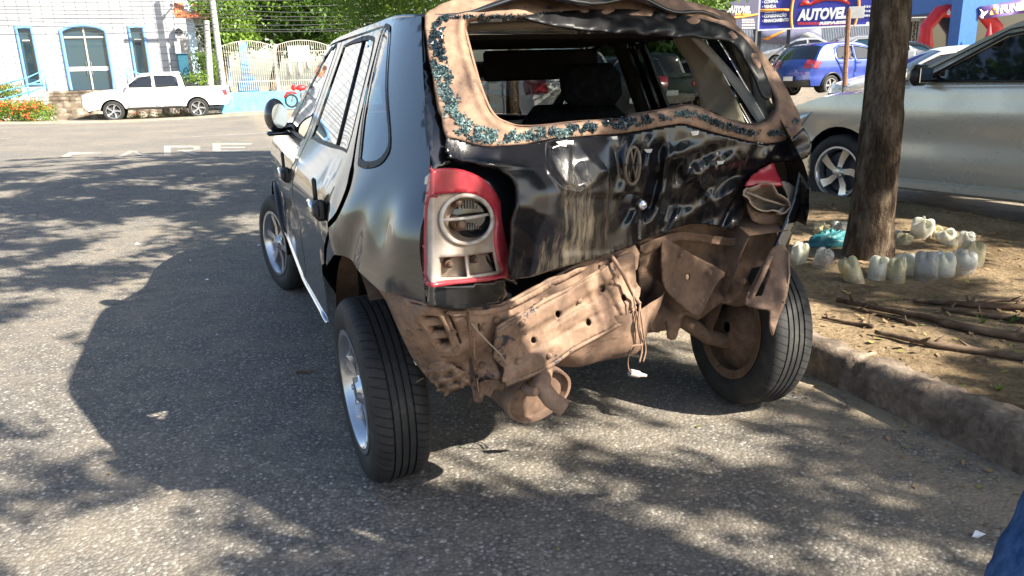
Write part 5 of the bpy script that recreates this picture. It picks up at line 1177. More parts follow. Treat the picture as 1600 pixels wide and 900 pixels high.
# stone retaining wall and steps
def lbox(u0, u1, y0, y1, z0, z1): return ((u0 + u1) / 2, (y0 + y1) / 2, (z0 + z1) / 2), (u1 - u0, y1 - y0, z1 - z0)
gb = gz(*(B0 + U * 0 - NN * 2)[:2])
ST = empty('stone_wall', B0, YAW, 'rubble stone retaining wall below the glass door', 'wall')
u0, u1 = fb_(73, 160, -1.6)[0], fb_(232, 160, -1.6)[0]
b = MB(); b.bbox(*lbox(u0, u1 + 1.6, -1.6, -.02, gb - .6, base - .03), .04); b.build('stonework', M['stone'], ST)
b = MB()
for i in range(4): b.box(*lbox(u0 + .1, u0 + 2.6, -1.6 - .3 * (i + 1), -1.6 - .3 * i - .004, gb - .6, base - .25 * (i + 1)))
b.build('steps', M['stone'], ST)
RP = empty('ramp', B0, YAW, 'sloping concrete access ramp with light blue railing', 'ramp')
r0, r1 = fb_(-60, 170, -2.0), fb_(73, 143, -2.0)
b = MB(); b.prism([(r0[0], gb - .5), (r1[0], gb - .5), (r1[0], base - .05), (r0[0], base - .62)], -2.0, -.9, 1); b.build('slope', M['concrete'], RP)
b = MB()
for pts in ([(-30, 139), (0, 132), (42, 122), (68, 110), (74, 143)], [(-30, 150), (0, 144), (44, 133), (66, 124)], [(-30, 161), (0, 156), (46, 144), (70, 135)], [(41, 122), (47, 158)]):
    b.tube([(*[fb_(x, y, -1.9)[0]], -1.9, fb_(x, y, -1.9)[1]) for x, y in pts], .035, 8)
b.build('railing', M['bluerail'] if 'bluerail' in M else M['bluew'], RP, smooth=True)
HR = empty('handrail', B0, YAW, 'light blue handrail right of the glass door behind the pickup', 'railing')
b = MB()
for pts in ([(200, 131), (196.5, 108), (226, 118)], [(198, 119), (212, 125)]): b.tube([(fb_(x, y, -1.2)[0], -1.2, fb_(x, y, -1.2)[1]) for x, y in pts], .03, 8)
b.build('rail', M['bluew'], HR, smooth=True)
# portal with orange roof, service boxes
PT = empty('entrance_portal', B0, YAW, 'pale blue portal with orange tiled roof between facade and trees', 'gate')
def col(mb, pxa, pya, pxb, pyb, w, back, dpt=.3):
    a, c = fb_(pxa, pya, back), fb_(pxb, pyb, back); um_ = (a[0] + c[0]) / 2; mb.bbox((um_, back, (a[1] + c[1]) / 2), (w, dpt, abs(a[1] - c[1])), .02)
b = MB(); col(b, 289, -90, 302, 132, .36, .6); b.build('pillar', M['bluepale'] if 'bluepale' in M else M['white'], PT)
b = MB(); col(b, 334, -90, 349, 136, .42, .6); b.build('pillar', M['blue'], PT)
a0, a1 = fb_(292, 35, .6), fb_(340, 35, .6); zz = fb_(300, 62, .6)[1]
ar_ = [(a0[0] + (a1[0] - a0[0]) * t, zz + (a0[1] - zz + .05) * .75 * math.sqrt(max(0, 1 - (2 * t - 1) ** 2))) for t in np.linspace(0, 1, 13)]
panel('arch', [(a0[0], zz), (a0[0], a0[1] + .35), (a1[0], a1[1] + .35), (a1[0], zz)] + ar_[::-1], [], flat(.72), .3, M['white'], PT, .2, facing=(0, -50, 2))
rt = fb_(276, 13, 1.0), fb_(334, 28, 1.0); b = MB()
nrow = 16
for i in range(nrow):
    u = rt[0][0] - .1 + (rt[1][0] - rt[0][0] + .2) * (i + .5) / nrow; b.tube([(u, -.1, rt[1][1] - .05), (u, 1.6, rt[0][1] + .25)], .062, 8)
b.box(((rt[0][0] + rt[1][0]) / 2, .75, (rt[0][1] + rt[1][1]) / 2 + .06), (rt[1][0] - rt[0][0] + .3, 1.6, .03), rot=np.array([[1, 0, 0], [0, math.cos(.26), -math.sin(.26)], [0, math.sin(.26), math.cos(.26)]])); b.build('tiled_roof', M['orange'], PT, smooth=True, auto=40)
b = MB(); gz0 = fb_(300, 130, .9); 
for i in range(10):
    u = a0[0] + .15 + (a1[0] - a0[0] - .3) * i / 9; b.tube([(u, .95, gz0[1]), (u, .95, zz + .1)], .014, 5)
b.box(((a0[0] + a1[0]) / 2, .95, gz0[1] + .3), (a1[0] - a0[0] - .2, .03, .05)); b.build('gate_bars', M['metal_white'], PT)
AC = empty('air_conditioner', B0, YAW, 'grey air conditioner boxes stacked on the facade corner', 'air conditioner')
b = MB(); p = fb_(278, 52, .3); b.bbox((p[0] + .05, -.2, p[1]), (.34, .35, .52), .03); b.build('casing', M['white'], AC)
b = MB(); p2 = fb_(276, 76, .3); b.bbox((p2[0] + .05, -.18, p2[1]), (.26, .3, .55), .03); b.build('lower_casing', M['concrete'], AC)
b = MB(); b.lathe([(.02, -.39), (.17, -.39), (.17, -.375)], c=(p[0] + .05, 0, p[1]), axis=1, n=20); b.build('fan_grille', M['darkgrey'], AC)
BN = empty('water_tank', B0, YAW, 'dark blue green tank standing at the facade corner', 'tank')
b = MB(); pA, pB = fb_(276, 86, -.2), fb_(298, 124, -.2); b.bbox(((pA[0] + pB[0]) / 2, -.2, (pA[1] + pB[1]) / 2), (pB[0] - pA[0], .5, pA[1] - pB[1]), .05); b.build('tank_body', plain('dark_teal', (.02, .10, .15), .4), BN)
b = MB(); b.bbox(((pA[0] + pB[0]) / 2, -.2, pA[1] + .03), (pB[0] - pA[0] + .06, .55, .06), .02); b.build('lid', plain('dark_teal_lid', (.015, .07, .11), .4), BN)
UPl = at_depth(329, 132, 33.4); UT = at_depth(322.5, 32, 33.4)
b = MB(); b.tube([UPl, (UPl + UT) / 2, UT + (0, 0, 0)], [.13, .12, .11], 10); tag(b.build('concrete_post', M['concrete'], None, smooth=True, auto=40), 'weathered concrete post in front of the portal pillar', 'post')
# utility pole with crossarm out of frame: casts the cross-shaped shade on the facade
wl_ = [B0 + U * fb_(*q)[0] + np.array((0, 0, fb_(*q)[1])) for q in ((245, 5), (262, 118), (192, 64), (278, 66))]
kd = 2.6
pt = [w + SUN * kd for w in wl_]
UPo = empty('utility_pole', (pt[0][0], pt[0][1], gz(pt[0][0], pt[0][1])), 0, 'concrete utility pole with a cross arm that shades the white facade', 'utility pole')
zt2 = pt[0][2] - UPo.location.z
b = MB(); b.tube([(0, 0, -.2), (0, 0, zt2)], [.15, .11], 10); b.build('pole', M['concrete'], UPo, smooth=True, auto=40)
zc_ = pt[2][2] - UPo.location.z; b = MB(); 
b.tube([(U * -1.55)[0:3] + np.array((0, 0, zc_)), (U * 1.25) + np.array((0, 0, zc_))], .075, 8); b.build('cross_arm', M['concrete'], UPo, smooth=True, auto=40)

# blue wall with white railing, sign, motorbike
W0, fw_ = frame(430, 173.5, 34.6)
BW = empty('fence', W0, YAW, 'light blue wall topped with white arched metal railing', 'fence')
ul, ur2 = fw_(343, 150)[0], fw_(760, 150)[0]; zt1 = fw_(430, 142)[1]; zg = fw_(430, 174)[1]
b = MB(); b.bbox(*lbox(ul, ur2, 0, .22, zg - .5, zt1), .02); b.build('low_wall', M['bluew'], BW)
post_px = [347, 432, 517, 602, 687]
us_ = [fw_(x, 110)[0] for x in post_px]; zp = fw_(430, 71)[1]; za = fw_(390, 64.5)[1]
for u in us_:
    b = MB(); b.bbox((u, .11, (zt1 + zp) / 2), (.11, .11, zp - zt1), .01); b.build('post', M['metal_white'], BW)
for ua, ub in zip(us_[:-1], us_[1:]):
    b = MB(); n = 25; tops = []
    for i in range(1, n):
        t = i / n; u = ua + (ub - ua) * t; zz_ = zp - .04 + (za - zp + .06) * (1 - (2 * t - 1) ** 2); tops.append((u, .11, zz_)); b.tube([(u, .11, zt1 + .05), (u, .11, zz_)], .013, 5, cap=False)
    b.tube([(ua, .11, zp - .12)] + tops[::1] + [(ub, .11, zp - .12)], .018, 5); b.tube([(ua, .11, zt1 + .42), (ub, .11, zt1 + .42)], .018, 5); b.tube([(ua, .11, zp - .25), (ub, .11, zp - .25)], .018, 5)
    b.build('railing', M['metal_white'], BW, smooth=True)
SG = empty('notice_board', W0, YAW, 'blank white notice board hung on the white railing', 'sign')
pA, pB = fw_(449, 72), fw_(485, 96); b = MB(); b.bbox(((pA[0] + pB[0]) / 2, .06, (pA[1] + pB[1]) / 2), (pB[0] - pA[0], .03, pA[1] - pB[1]), .008); b.build('board', M['white'], SG)
b = MB()
for x in (452, 467, 481):
    a = fw_(x, 96); c = fw_(x + 2, 118 if x < 470 else 108); b.tube([(a[0], .02, a[1]), (c[0], .0, c[1])], [.05, .10], 7)
b.build('hanging_bags', M['trimw'], SG, smooth=True)
BC = empty('memorial_column', W0 + NN * 1.2, YAW, 'light blue column with wide plinth behind the white railing', 'column')
pA, pB = fw_(385, 66, 1.2), fw_(389, 142, 1.2); b = MB(); b.bbox((pB[0] - .05, 0, (pA[1] + pB[1]) / 2), (.34, .34, pA[1] - pB[1]), .03); b.build('shaft', M['blue'], BC)
b = MB(); b.bbox((pB[0], 0, pB[1] + .2), (.9, .7, .5), .04); b.bbox((pB[0], 0, pB[1] + .53), (.6, .5, .16), .04); b.build('plinth', M['blue'], BC)
# grey pavement strip
pv0, fp_ = frame(430, 174, 34.2)
V = []; F = []
for i, u in enumerate(np.linspace(-26, 22, 60)):
    for y in (-2.3, -2.28, .5):
        w = pv0 + U * u + NN * y; V.append((w[0], w[1], gz(w[0], w[1]) + (.06 if y > -2.3 else -.02)))
for i in range(59):
    for j in range(2): F.append((i * 3 + j, i * 3 + j + 1, i * 3 + j + 4, i * 3 + j + 3))
link('pavement', V, F, M['pave'], smooth=False)['kind'] = 'structure'
# motorbike
mbp = at_depth(457, 172, 33.4); MBk = empty('motorcycle', (mbp[0], mbp[1], gz(mbp[0], mbp[1]) + .12), YAW + R(8), 'red motorcycle parked against the light blue wall', 'motorcycle')
for x in (0, 1.25):
    wc = empty('wheel', (x, 0, .30)); wc.parent = MBk
    b = MB(); b.lathe([(.25 + .045 * math.cos(t), .045 * math.sin(t)) for t in np.linspace(0, 2 * math.pi, 9)[:-1]], axis=1, n=28, close=True); b.build('tyre', M['tyre'], wc, smooth=True)
    b = MB(); b.lathe([(.215, -.02), (.225, 0), (.215, .02), (.205, 0)], axis=1, n=28, close=True); b.lathe([(.001, -.05), (.05, -.05), (.05, .05), (.001, .05)], axis=1, n=12)
    for q in range(10): a = q * math.pi / 5; b.tube([(0, 0, 0), (.21 * math.cos(a), 0, .21 * math.sin(a))], .006, 4)
    b.build('rim', M['chrome'], wc)
b = MB(); b.tube([(0, 0, .30), (.18, 0, .75), (.26, 0, .95)], .025); b.tube([(.22, -.33, 1.02), (.25, 0, .98), (.22, .33, 1.02)], .016); b.build('fork', M['grey'], MBk, smooth=True)
b = MB(); b.ball((.48, 0, .82), (.26, .14, .13)); b.ball((.14, 0, .84), (.10, .12, .13)); b.tube([(-.30, 0, .44), (-.15, 0, .63), (.08, 0, .66), (.25, 0, .58)], [.04, .06, .06, .04]); b.build('fairing', M['redpaint'], MBk, smooth=True)
b = MB(); b.bbox((.92, 0, .83), (.66, .24, .10), .04); b.build('seat', M['rubber'], MBk, smooth=True, auto=40)
b = MB(); b.bbox((.60, 0, .47), (.42, .24, .30), .05); b.tube([(.4, 0, .7), (.6, 0, .45), (1.25, 0, .30)], .03); b.tube([(.7, .14, .32), (1.35, .16, .38)], .04); b.build('engine', M['grey'], MBk, smooth=True, auto=40)

# ------------------------------------------------------------------ right background: billboards, lot, arch
def bframe(px, py, d, ang):
    p = at_depth(px, py, d); ux = np.array([math.cos(ang), math.sin(ang), 0]); nn = np.array([-math.sin(ang), math.cos(ang), 0])
    def f(qx, qy, back=0.0):
        r = ray(qx, qy); o = np.array([0, 0, HCAM]); q0 = p + nn * back; t = np.dot(q0 - o, nn) / np.dot(r, nn); w = o + r * t
        return (float(np.dot(w - p, ux)), float(w[2]))
    return np.array([p[0], p[1], 0.0]), f
BA = R(-20)
A0, fa = bframe(1186, 45, 33.0, BA)
BB = empty('billboard', A0, BA, 'wide blue billboard with large white lettering, red car outline and orange curves', 'billboard')
P1, P2 = fa(1186, 46), fa(1420, 40); ztop = P1[1] + 3.1; wid = P2[0] - P1[0] - .9
blue_b = plain('billboard_blue', (.035, .04, .30), .45); orange_b = plain('billboard_orange', (.85, .32, .05), .45); red_b = plain('billboard_red', (.75, .05, .03), .45)
b = MB(); b.box((wid / 2, .05, (P1[1] + ztop) / 2), (wid, .08, ztop - P1[1])); b.build('board', blue_b, BB)
b = MB(); b.box((wid / 2, .0, P1[1] - .03), (wid + .1, .12, .06)); b.box((-.03, .0, (P1[1] + ztop) / 2), (.06, .12, ztop - P1[1])); b.build('border', M['white'], BB)
def t_on(body, px, py, px1, size_px, mat, bold=.015, shear=.12, name='lettering', base_frame=None, par=None, sxm=None):
    f_ = base_frame or fa; o_ = f_(px, py); e_ = f_(px1, py); h = abs(f_(px, py - size_px)[1] - o_[1]); v, _ = text_mesh(body, h / .70, shear, bold)
    w = v[:, 0].max() - v[:, 0].min(); text_on(name, body, h / .70, (o_[0], -.0, o_[1]), (1, 0, 0), (0, 0, 1), mat, par or BB, off=.012, shear=shear, bold=bold, sx=abs(e_[0] - o_[0]) / w)
for i, (wd, x1) in enumerate((('COMPRA', 1216), ('VENDA', 1213), ('TROCA', 1213), ('CONSIGNAÇÃO', 1229), ('FINANCIAMENTO', 1232))):
    t_on('· ' + wd, 1191, 5.5 + i * 7.4, x1, 4.6, M['white'], .012, 0)
t_on('AUTOVEL', 1247, 31.5, 1324, 16, M['white'], .03, .18)
t_on('REPASSE', 1280, 38.5, 1323, 4.0, M['white'], .01, .1)
b = MB(); 
for i in range(14):
    a, c = fa(1247 + i * 2.4, 38.8), fa(1249 + i * 2.4, 34.5); b.box(((a[0] + c[0]) / 2, -.006, (a[1] + c[1]) / 2), (abs(c[0] - a[0]) * .8, .012, abs(c[1] - a[1])))
a, c = fa(1280, 39.5), fa(1324, 33.8); b.box(((a[0] + c[0]) / 2, -.003, (a[1] + c[1]) / 2), (c[0] - a[0], .008, c[1] - a[1] if c[1] > a[1] else a[1] - c[1])); b.build('stripe', red_b, BB)
for pts in ([(1238, 46), (1236, 30), (1237, 12), (1241, -8), (1248, -25)], [(1334, 42), (1339, 26), (1342, 8), (1340, -12)], [(1188, 16.5), (1233, 15.5)]):
    b = MB(); b.tube([(fa(x, y)[0], -.01, fa(x, y)[1]) for x, y in smooth_poly(pts, 4, False)], .055, 6); b.build('curve', orange_b, BB, smooth=True)
panel('car_silhouette', [fa(*q) for q in smooth_poly([(1250, 9), (1253, 2), (1262, 0), (1266, 5), (1282, -6), (1310, -8), (1326, 2), (1328, 8), (1316, 3), (1300, 1), (1284, 2), (1268, 8), (1258, 8)], 2)], [], flat(-.006), .2, red_b, BB, .01, facing=(0, -50, 3))
def dash_line(f_, px0, px1, py, hpx, mat, par, seed):
    rg = np.random.default_rng(seed); b = MB(); x = px0                 # small print too blurred to read in the photograph
    while x < px1 - 1:
        w = rg.uniform(1.2, 2.6); a, c = f_(x, py), f_(min(x + w, px1), py - hpx); b.box(((a[0] + c[0]) / 2, -.004, (a[1] + c[1]) / 2), (abs(c[0] - a[0]), .010, abs(c[1] - a[1]))); x += w + rg.uniform(.4, .9)
    b.build('small_print', mat, par)
for i in range(3): dash_line(fa, 1350, 1371, 12 + i * 7, 3.4, M['white'], BB, i)
t_on('@autovel', 1353, 38, 1372, 3.5, M['white'], .006, 0)
for px in (1187, 1232.5):
    a = at_depth(px, 46, 33.2 - (px - 1187) * .01); z0 = gz(a[0], a[1]); b = MB(); loc = (fa(px, 46)[0], .12, (P1[1] + z0) / 2 - .1); b.box(loc, (.14, .12, P1[1] - z0 + .2)); b.build('post', M['darkgrey'], BB)
A1, fa1 = bframe(1185, 46, 35.5, R(28)); 
BB2 = empty('billboard', A1, R(28), 'dark grey billboard with pale lettering standing left of the blue one', 'billboard')
q0, q1 = fa1(1126, 46), fa1(1185, 46); b = MB(); b.box(((q0[0] + q1[0]) / 2, .05, q0[1] + 1.55), (q1[0] - q0[0], .08, 3.1)); b.build('board', plain('dark_banner', (.035, .035, .075), .5), BB2)
t_on('AUTOVEL', 1136, 19.5, 1173, 10, M['trimw'], .02, .12, base_frame=fa1, par=BB2); t_on('REPASSE', 1148, 23.5, 1172, 2.6, orange_b, .01, .1, base_frame=fa1, par=BB2)
b = MB(); b.tube([(fa1(x, y)[0], -.01, fa1(x, y)[1]) for x, y in ((1143, 28), (1160, 26.5), (1185, 22))], .04, 6); b.build('curve', orange_b, BB2)
for i in range(4): dash_line(fa1, 1159, 1179, 32 + i * 4.2, 2.4, M['trimw'], BB2, 10 + i)
b = MB(); b.box((q1[0] - .05, .1, q0[1] / 2 + .3), (.12, .1, q0[1] - .4)); b.build('post', M['darkgrey'], BB2)
# corrugated lot wall with banner
C0, fc = bframe(1240, 90, 52.0, BA)
LW = empty('lot_wall', C0, BA, 'pale corrugated metal wall behind the parked cars of the lot', 'wall')
b = MB(); zb0 = fc(1240, 96)[1]; ua, ub = fc(1090, 60)[0], fc(1470, 60)[0]; n = 150
V = []; F = []
for i in range(n * 2 + 1):
    u = ua + (ub - ua) * i / (n * 2); y = .06 * (i % 2)
    V += [(u, y, zb0 - 2), (u, y, zb0 + 3.2)]
for i in range(n * 2): F.append((2 * i, 2 * i + 2, 2 * i + 3, 2 * i + 1))
link('sheeting', V, F, plain('pale_corrugated', (.42, .45, .50), .5), LW, smooth=False)
pn = [fc(*q) for q in ((1176, 46), (1283, 44), (1284, 66), (1250, 63), (1235, 70), (1180, 66))]; panel('banner', pn, [], flat(-.10), 1.0, plain('grey_banner', (.16, .16, .24), .6), LW, .02, facing=(0, -99, 3))
panel('banner_stripe', [fc(*q) for q in ((1190, 61), (1225, 47), (1229, 47), (1200, 63))], [], flat(-.13), 1.0, orange_b, LW, .01, facing=(0, -99, 3))
panel('banner_swoosh', [fc(*q) for q in smooth_poly([(1248, 60), (1262, 50), (1280, 58), (1283, 62), (1262, 62)], 2)], [], flat(-.13), 1.0, M['concrete'], LW, .01, facing=(0, -99, 3))
# street sign post with grey plate
sp0 = at_depth(1321, 131, 17.0); sp1 = at_depth(1326.5, 14, 17.0); SPo = empty('street_sign', (sp0[0], sp0[1], gz(sp0[0], sp0[1])), 0, 'bare brown sign post with grey sign plate seen from behind', 'sign')
tp = sp1 - np.array(SPo.location); b = MB(); b.tube([(0, 0, -.1), tp], .05, 8); b.build('post', M['rust'], SPo, smooth=True, auto=40)
s0 = at_depth(1338, 19.5, 17.0) - np.array(SPo.location); b = MB(); b.bbox(s0 + np.array((.0, 0, 0)), (.34, .02, .24), .02); b.build('sign_plate', M['grey'], SPo)
# blue building with number, funeral sign; red inflatable arch
E0, fe = bframe(1497, 60, 34.0, R(6))
BL = empty('blue_building', E0, R(6), 'deep blue shop front with house number 1012', 'building')
zb1 = gz(E0[0], E0[1]) - .3; eu1 = fe(1526, 40)[0]; zt3 = fe(1500, -30)[1]
b = MB(); b.box((eu1 / 2, .35, (zb1 + zt3) / 2), (eu1, .7, zt3 - zb1)); zsl = fe(1530, 12)[1]; b.box((eu1 + 3.05, 3.0, (zsl + zt3) / 2 + .05), (6.1, 6.0, zt3 - zsl)); b.build('wall', M['deepblue'], BL)
b = MB(); b.box((eu1 + 3, 3.2, (zb1 + zsl) / 2), (6, .1, zsl - zb1)); b.build('shop_window', M['glassb'], BL)
a, c = fe(1505, 10.5), fe(1520, 3.5); b = MB(); b.box(((a[0] + c[0]) / 2, -.02, (a[1] + c[1]) / 2), (c[0] - a[0], .03, c[1] - a[1])); b.build('number_plate', M['white'], BL)
t_on('1012', 1506.5, 9.6, 1518.8, 4.6, M['darkgrey'], .008, 0, base_frame=lambda x, y, b_=0: (fe(x, y)[0], fe(x, y)[1]), par=BL)
BL.children[-1].location.y = -.04
pn = [fe(*q) for q in ((1527, 11.5), (1640, -9), (1640, 14), (1528, 31))]; FS = empty('shop_sign', E0, R(6), 'purple shop sign with white dove and FUNE lettering on the blue front', 'sign')
zc0 = (pn[0][1] + pn[3][1]) / 2; b = MB(); panel('board', pn, [], flat(-.10), .5, plain('sign_purple', (.10, .05, .22), .5), FS, .04, facing=(0, -99, 3))
tsl = (fe(1610, 12)[1] - fe(1560, 19)[1]) / (fe(1610, 12)[0] - fe(1560, 19)[0]); o_ = fe(1559, 20.5); hh = fe(1559, 9)[1] - o_[1]
v, f_ = text_mesh('FUNERÁRIA', hh / .72, 0, .02); 
link('lettering', [(o_[0] + p[0], -.12 - p[2], o_[1] + p[1] + tsl * p[0]) for p in v], f_, M['white'], FS, smooth=False)
for (sx_, sy_) in ((1546, 21), (1554, 20), (1550, 14)):
    panel('emblem', [fe(sx_ - 3.6, sy_ + 3), fe(sx_ + 3.6, sy_ + 2), fe(sx_, sy_ - 5)], [], flat(-.115), .2, orange_b, FS, .01, facing=(0, -99, 3))
panel('dove', [fe(*q) for q in ((1527, 26), (1531, 20), (1527, 14), (1531, 16), (1534, 20), (1541, 17), (1537, 23), (1533, 26), (1534, 29), (1529, 29))], [], flat(-.115), .2, M['white'], FS, .01, facing=(0, -99, 3))
b = MB(); q = fe(1531, 42); b.lathe([(.001, .62), (.02, .6), (.10, .25), (.13, .1), (.17, 0)], c=(q[0], -.6, q[1] - .5), axis=2, n=14); 
tag(b.build('traffic_cone', M['redpaint'], None), 'red cone standing before the shop window', 'cone'); bpy.data.objects['traffic_cone'].matrix_world = Matrix.Translation(Vector(E0)) @ Matrix.Rotation(R(6), 4, 'Z')
IA = empty('inflatable_arch', at_depth(1445, 70, 36), 0, 'red inflatable advertising arch standing over the parked cars', 'inflatable arch')
il = np.array(IA.location); w_ = lambda x, y: at_depth(x, y, 36) - il
b = MB(); b.tube([w_(1446, 92), w_(1446, 62), w_(1447, 43), w_(1468, 18), w_(1476, 17), w_(1510, 18), w_(1535, 19), w_(1556, 44), w_(1557, 92)], [.34, .30, .28, .28, .28, .28, .28, .30, .34], 16); b.build('tube', M['redpaint'], IA, smooth=True)
p = w_(1480.5, 22); v, f_ = text_mesh('Soli', .30, 0, .01); link('lettering', [(p[0] + q[0], p[1] - .32, p[2] + q[1]) for q in v], f_, M['white'], IA, smooth=False)
p = w_(1476.5, 19.5); b = MB(); b.ball((p[0], p[1] - .30, p[2] - .03), (.09, .03, .11), 10, 6); b.tube([(p[0], p[1] - .3, p[2]), (p[0] + .01, p[1] - .31, p[2] + .16)], [.06, .005], 8); b.build('emblem', M['white'], IA, smooth=True)
LH = empty('lot_shed', at_depth(1440, 60, 44), 0, 'dark open shed behind the red inflatable arch', 'building'); ll = np.array(LH.location); w_ = lambda x, y, d=44: at_depth(x, y, d) - ll
a, c = w_(1418, 75), w_(1510, 32); b = MB(); b.box(((a[0] + c[0]) / 2, 1, (a[2] + c[2]) / 2 - .8), (c[0] - a[0], 2, c[2] - a[2] + 1.6)); b.build('wall', plain('dark_shed', (.04, .035, .035), .8), LH)
a, c = w_(1418, 30), w_(1512, 27); b = MB(); b.box(((a[0] + c[0]) / 2, .5, c[2]), (c[0] - a[0], 3.4, .25)); b.build('roof', M['concrete'], LH)
a, c = w_(1416, 3), w_(1500, 1.5); b = MB(); b.box(((a[0] + c[0]) / 2, 0, c[2] + .1), (c[0] - a[0], .3, .14)); b.build('beam', M['metal_white'], LH)
b = MB(); a = w_(1424, 62); 
for i in range(9):
    z = a[2] + i * .3; b.tube([(a[0], 0, z), (a[0] + .2, 0, z + .15), (a[0], 0, z + .3)], .02, 4)
for s in (0, .2): b.tube([(a[0] + s, 0, a[2] - 1.5), (a[0] + s, 0, a[2] + 3)], .03, 5)
b.build('lattice_post', M['metal_white'], LH)
a, c = w_(1430, 16, 42), w_(1453, 3, 42); b = MB(); rad = (c[0] - a[0]) / 2; b.lathe([(.001, 0), (rad * .9, 0), (rad, .1), (rad * 1.02, (c[2] - a[2]) * .8), (rad * .9, c[2] - a[2]), (.001, c[2] - a[2] + .15)], c=((a[0] + c[0]) / 2, -2, a[2]), axis=2, n=20); b.build('water_tank', plain('blue_tank', (.04, .28, .50), .4), LH, smooth=True, auto=40)
a = w_(1430, 18, 42); b = MB(); b.box((a[0] + .4, -2, a[2] - .25), (1.6, 1, .2)); b.box((a[0] + .4, -2, a[2] - 2.2), (.2, .2, 3.8)); b.build('tank_stand', M['concrete'], LH)

# ------------------------------------------------------------------ road markings
def road_patch(name, poly, step=.3):
    return panel(name, poly, [], lambda x, y: (x, y, gz(x, y) + .006), step, M['paint_line'], None, facing=(0, 0, 50))
letters = dict(P=((93, 246), (172, 238)), A=((178, 247), (238, 236)), R=((256, 243), (318, 228)), E=((332, 238), (395, 224)))
PW = []
gl = {'P': [[(0, 0), (.2, 0), (.25, .45), (.8, .5), (.95, .75), (.8, 1), (.2, 1)]], 'A': [[(0, 0), (.18, 0), (.5, .8), (.82, 0), (1, 0), (.6, 1), (.4, 1)]],
      'R': [[(0, 0), (.17, 0), (.17, .8), (.75, .8), (.75, .58), (.35, .55), (.35, .42), (.45, .42), (.8, 0), (1, 0), (.68, .44), (.95, .58), (.9, .95), (.75, 1), (0, 1)]], 'E': [[(0, 0), (.95, 0), (1, .18), (.2, .18), (.2, .42), (.8, .42), (.82, .58), (.2, .58), (.2, .82), (.95, .82), (1, 1), (0, 1)]]}
VV = []; FF = []
for k, ((xa, ya), (xb, yb)) in letters.items():
    for poly in gl[k]:
        pts = [at_terrain(xa + (xb - xa) * u, ya - (ya - yb) * w - .16 * (xb - xa) * 0 - 4 * (u) * 0)[:2] for u, w in poly]
        v, f = panel('x', [tuple(p) for p in pts], [], lambda x, y: (x, y, gz(x, y) + .006), .35, None, facing=(0, 0, 50), data=True); b0 = len(VV); VV += list(v); FF += [tuple(int(i) + b0 for i in t) for t in f]
tag(link('road_lettering', VV, FF, M['paint_line']), None, None, kind='structure')
def line_px(a, b, w):
    p, q = at_terrain(*a)[:2], at_terrain(*b)[:2]; d = (q - p) / np.linalg.norm(q - p); n = np.array((-d[1], d[0])) * w / 2; k = 14; V = []; F = []
    for i in range(k + 1):
        c = p + (q - p) * i / k
        for s in (-1, 1): x, y = c + n * s; V.append((x, y, gz(x, y) + .006))
    for i in range(k): F.append((2 * i, 2 * i + 2, 2 * i + 3, 2 * i + 1))
    return V, F
VV = []; FF = []
for a, b_, w in (((-40, 219), (18, 216), .16), ((300, 214), (424, 207), .16), ((1205, 172), (1246, 158), .14)):
    v, f = line_px(a, b_, w); b0 = len(VV); VV += v; FF += [tuple(i + b0 for i in t) for t in f]
link('road_line', VV, FF, M['paint_line'], smooth=False)['kind'] = 'structure'

# ------------------------------------------------------------------ leaves and trees
def leaf_mesh(name, C, per, spread, size, mat, parent=None, seed=1, droop=0.0, aspect=.45):
    rg = np.random.default_rng(seed); C = np.asarray(C, float); n = len(C) * per
    P = np.repeat(C, per, 0) + rg.normal(0, 1, (n, 3)) * np.asarray(spread)
    a = rg.normal(0, 1, (n, 3)); a[:, 2] -= droop; a /= np.linalg.norm(a, axis=1)[:, None]; b = np.cross(a, rg.normal(0, 1, (n, 3))); b /= np.linalg.norm(b, axis=1)[:, None]
    L = (size * rg.uniform(.6, 1.3, n))[:, None]; W = L * aspect
    V = np.stack([P - a * L / 2, P + b * W / 2, P + a * L / 2, P - b * W / 2], 1).reshape(-1, 3)
    me = bpy.data.meshes.new(name); me.vertices.add(4 * n); me.vertices.foreach_set('co', V.ravel()); me.loops.add(4 * n); me.loops.foreach_set('vertex_index', np.arange(4 * n, dtype=np.int32)); me.polygons.add(n); me.polygons.foreach_set('loop_start', np.arange(0, 4 * n, 4, dtype=np.int32))
    me.materials.append(mat); me.update(calc_edges=True); me.validate()
    o = bpy.data.objects.new(name, me); COL.objects.link(o)
    if parent: o.parent = parent
    return o
def trunk_mesh(pts, rad, n=18, rough=.06, seed=3):
    b = MB(); b.tube(pts, rad, n); rg = np.random.default_rng(seed)
    k = len(pts)
    for i in range(k):
        c = np.array(pts[i])
        for j in range(n):
            v = np.array(b.v[i * n + j]); b.v[i * n + j] = tuple(c + (v - c) * (1 + rough * float(vnoise(np.array(j * .9 + seed), np.array(i * .7))) - rough / 2 + rg.normal(0, rough * .2)))
    return b
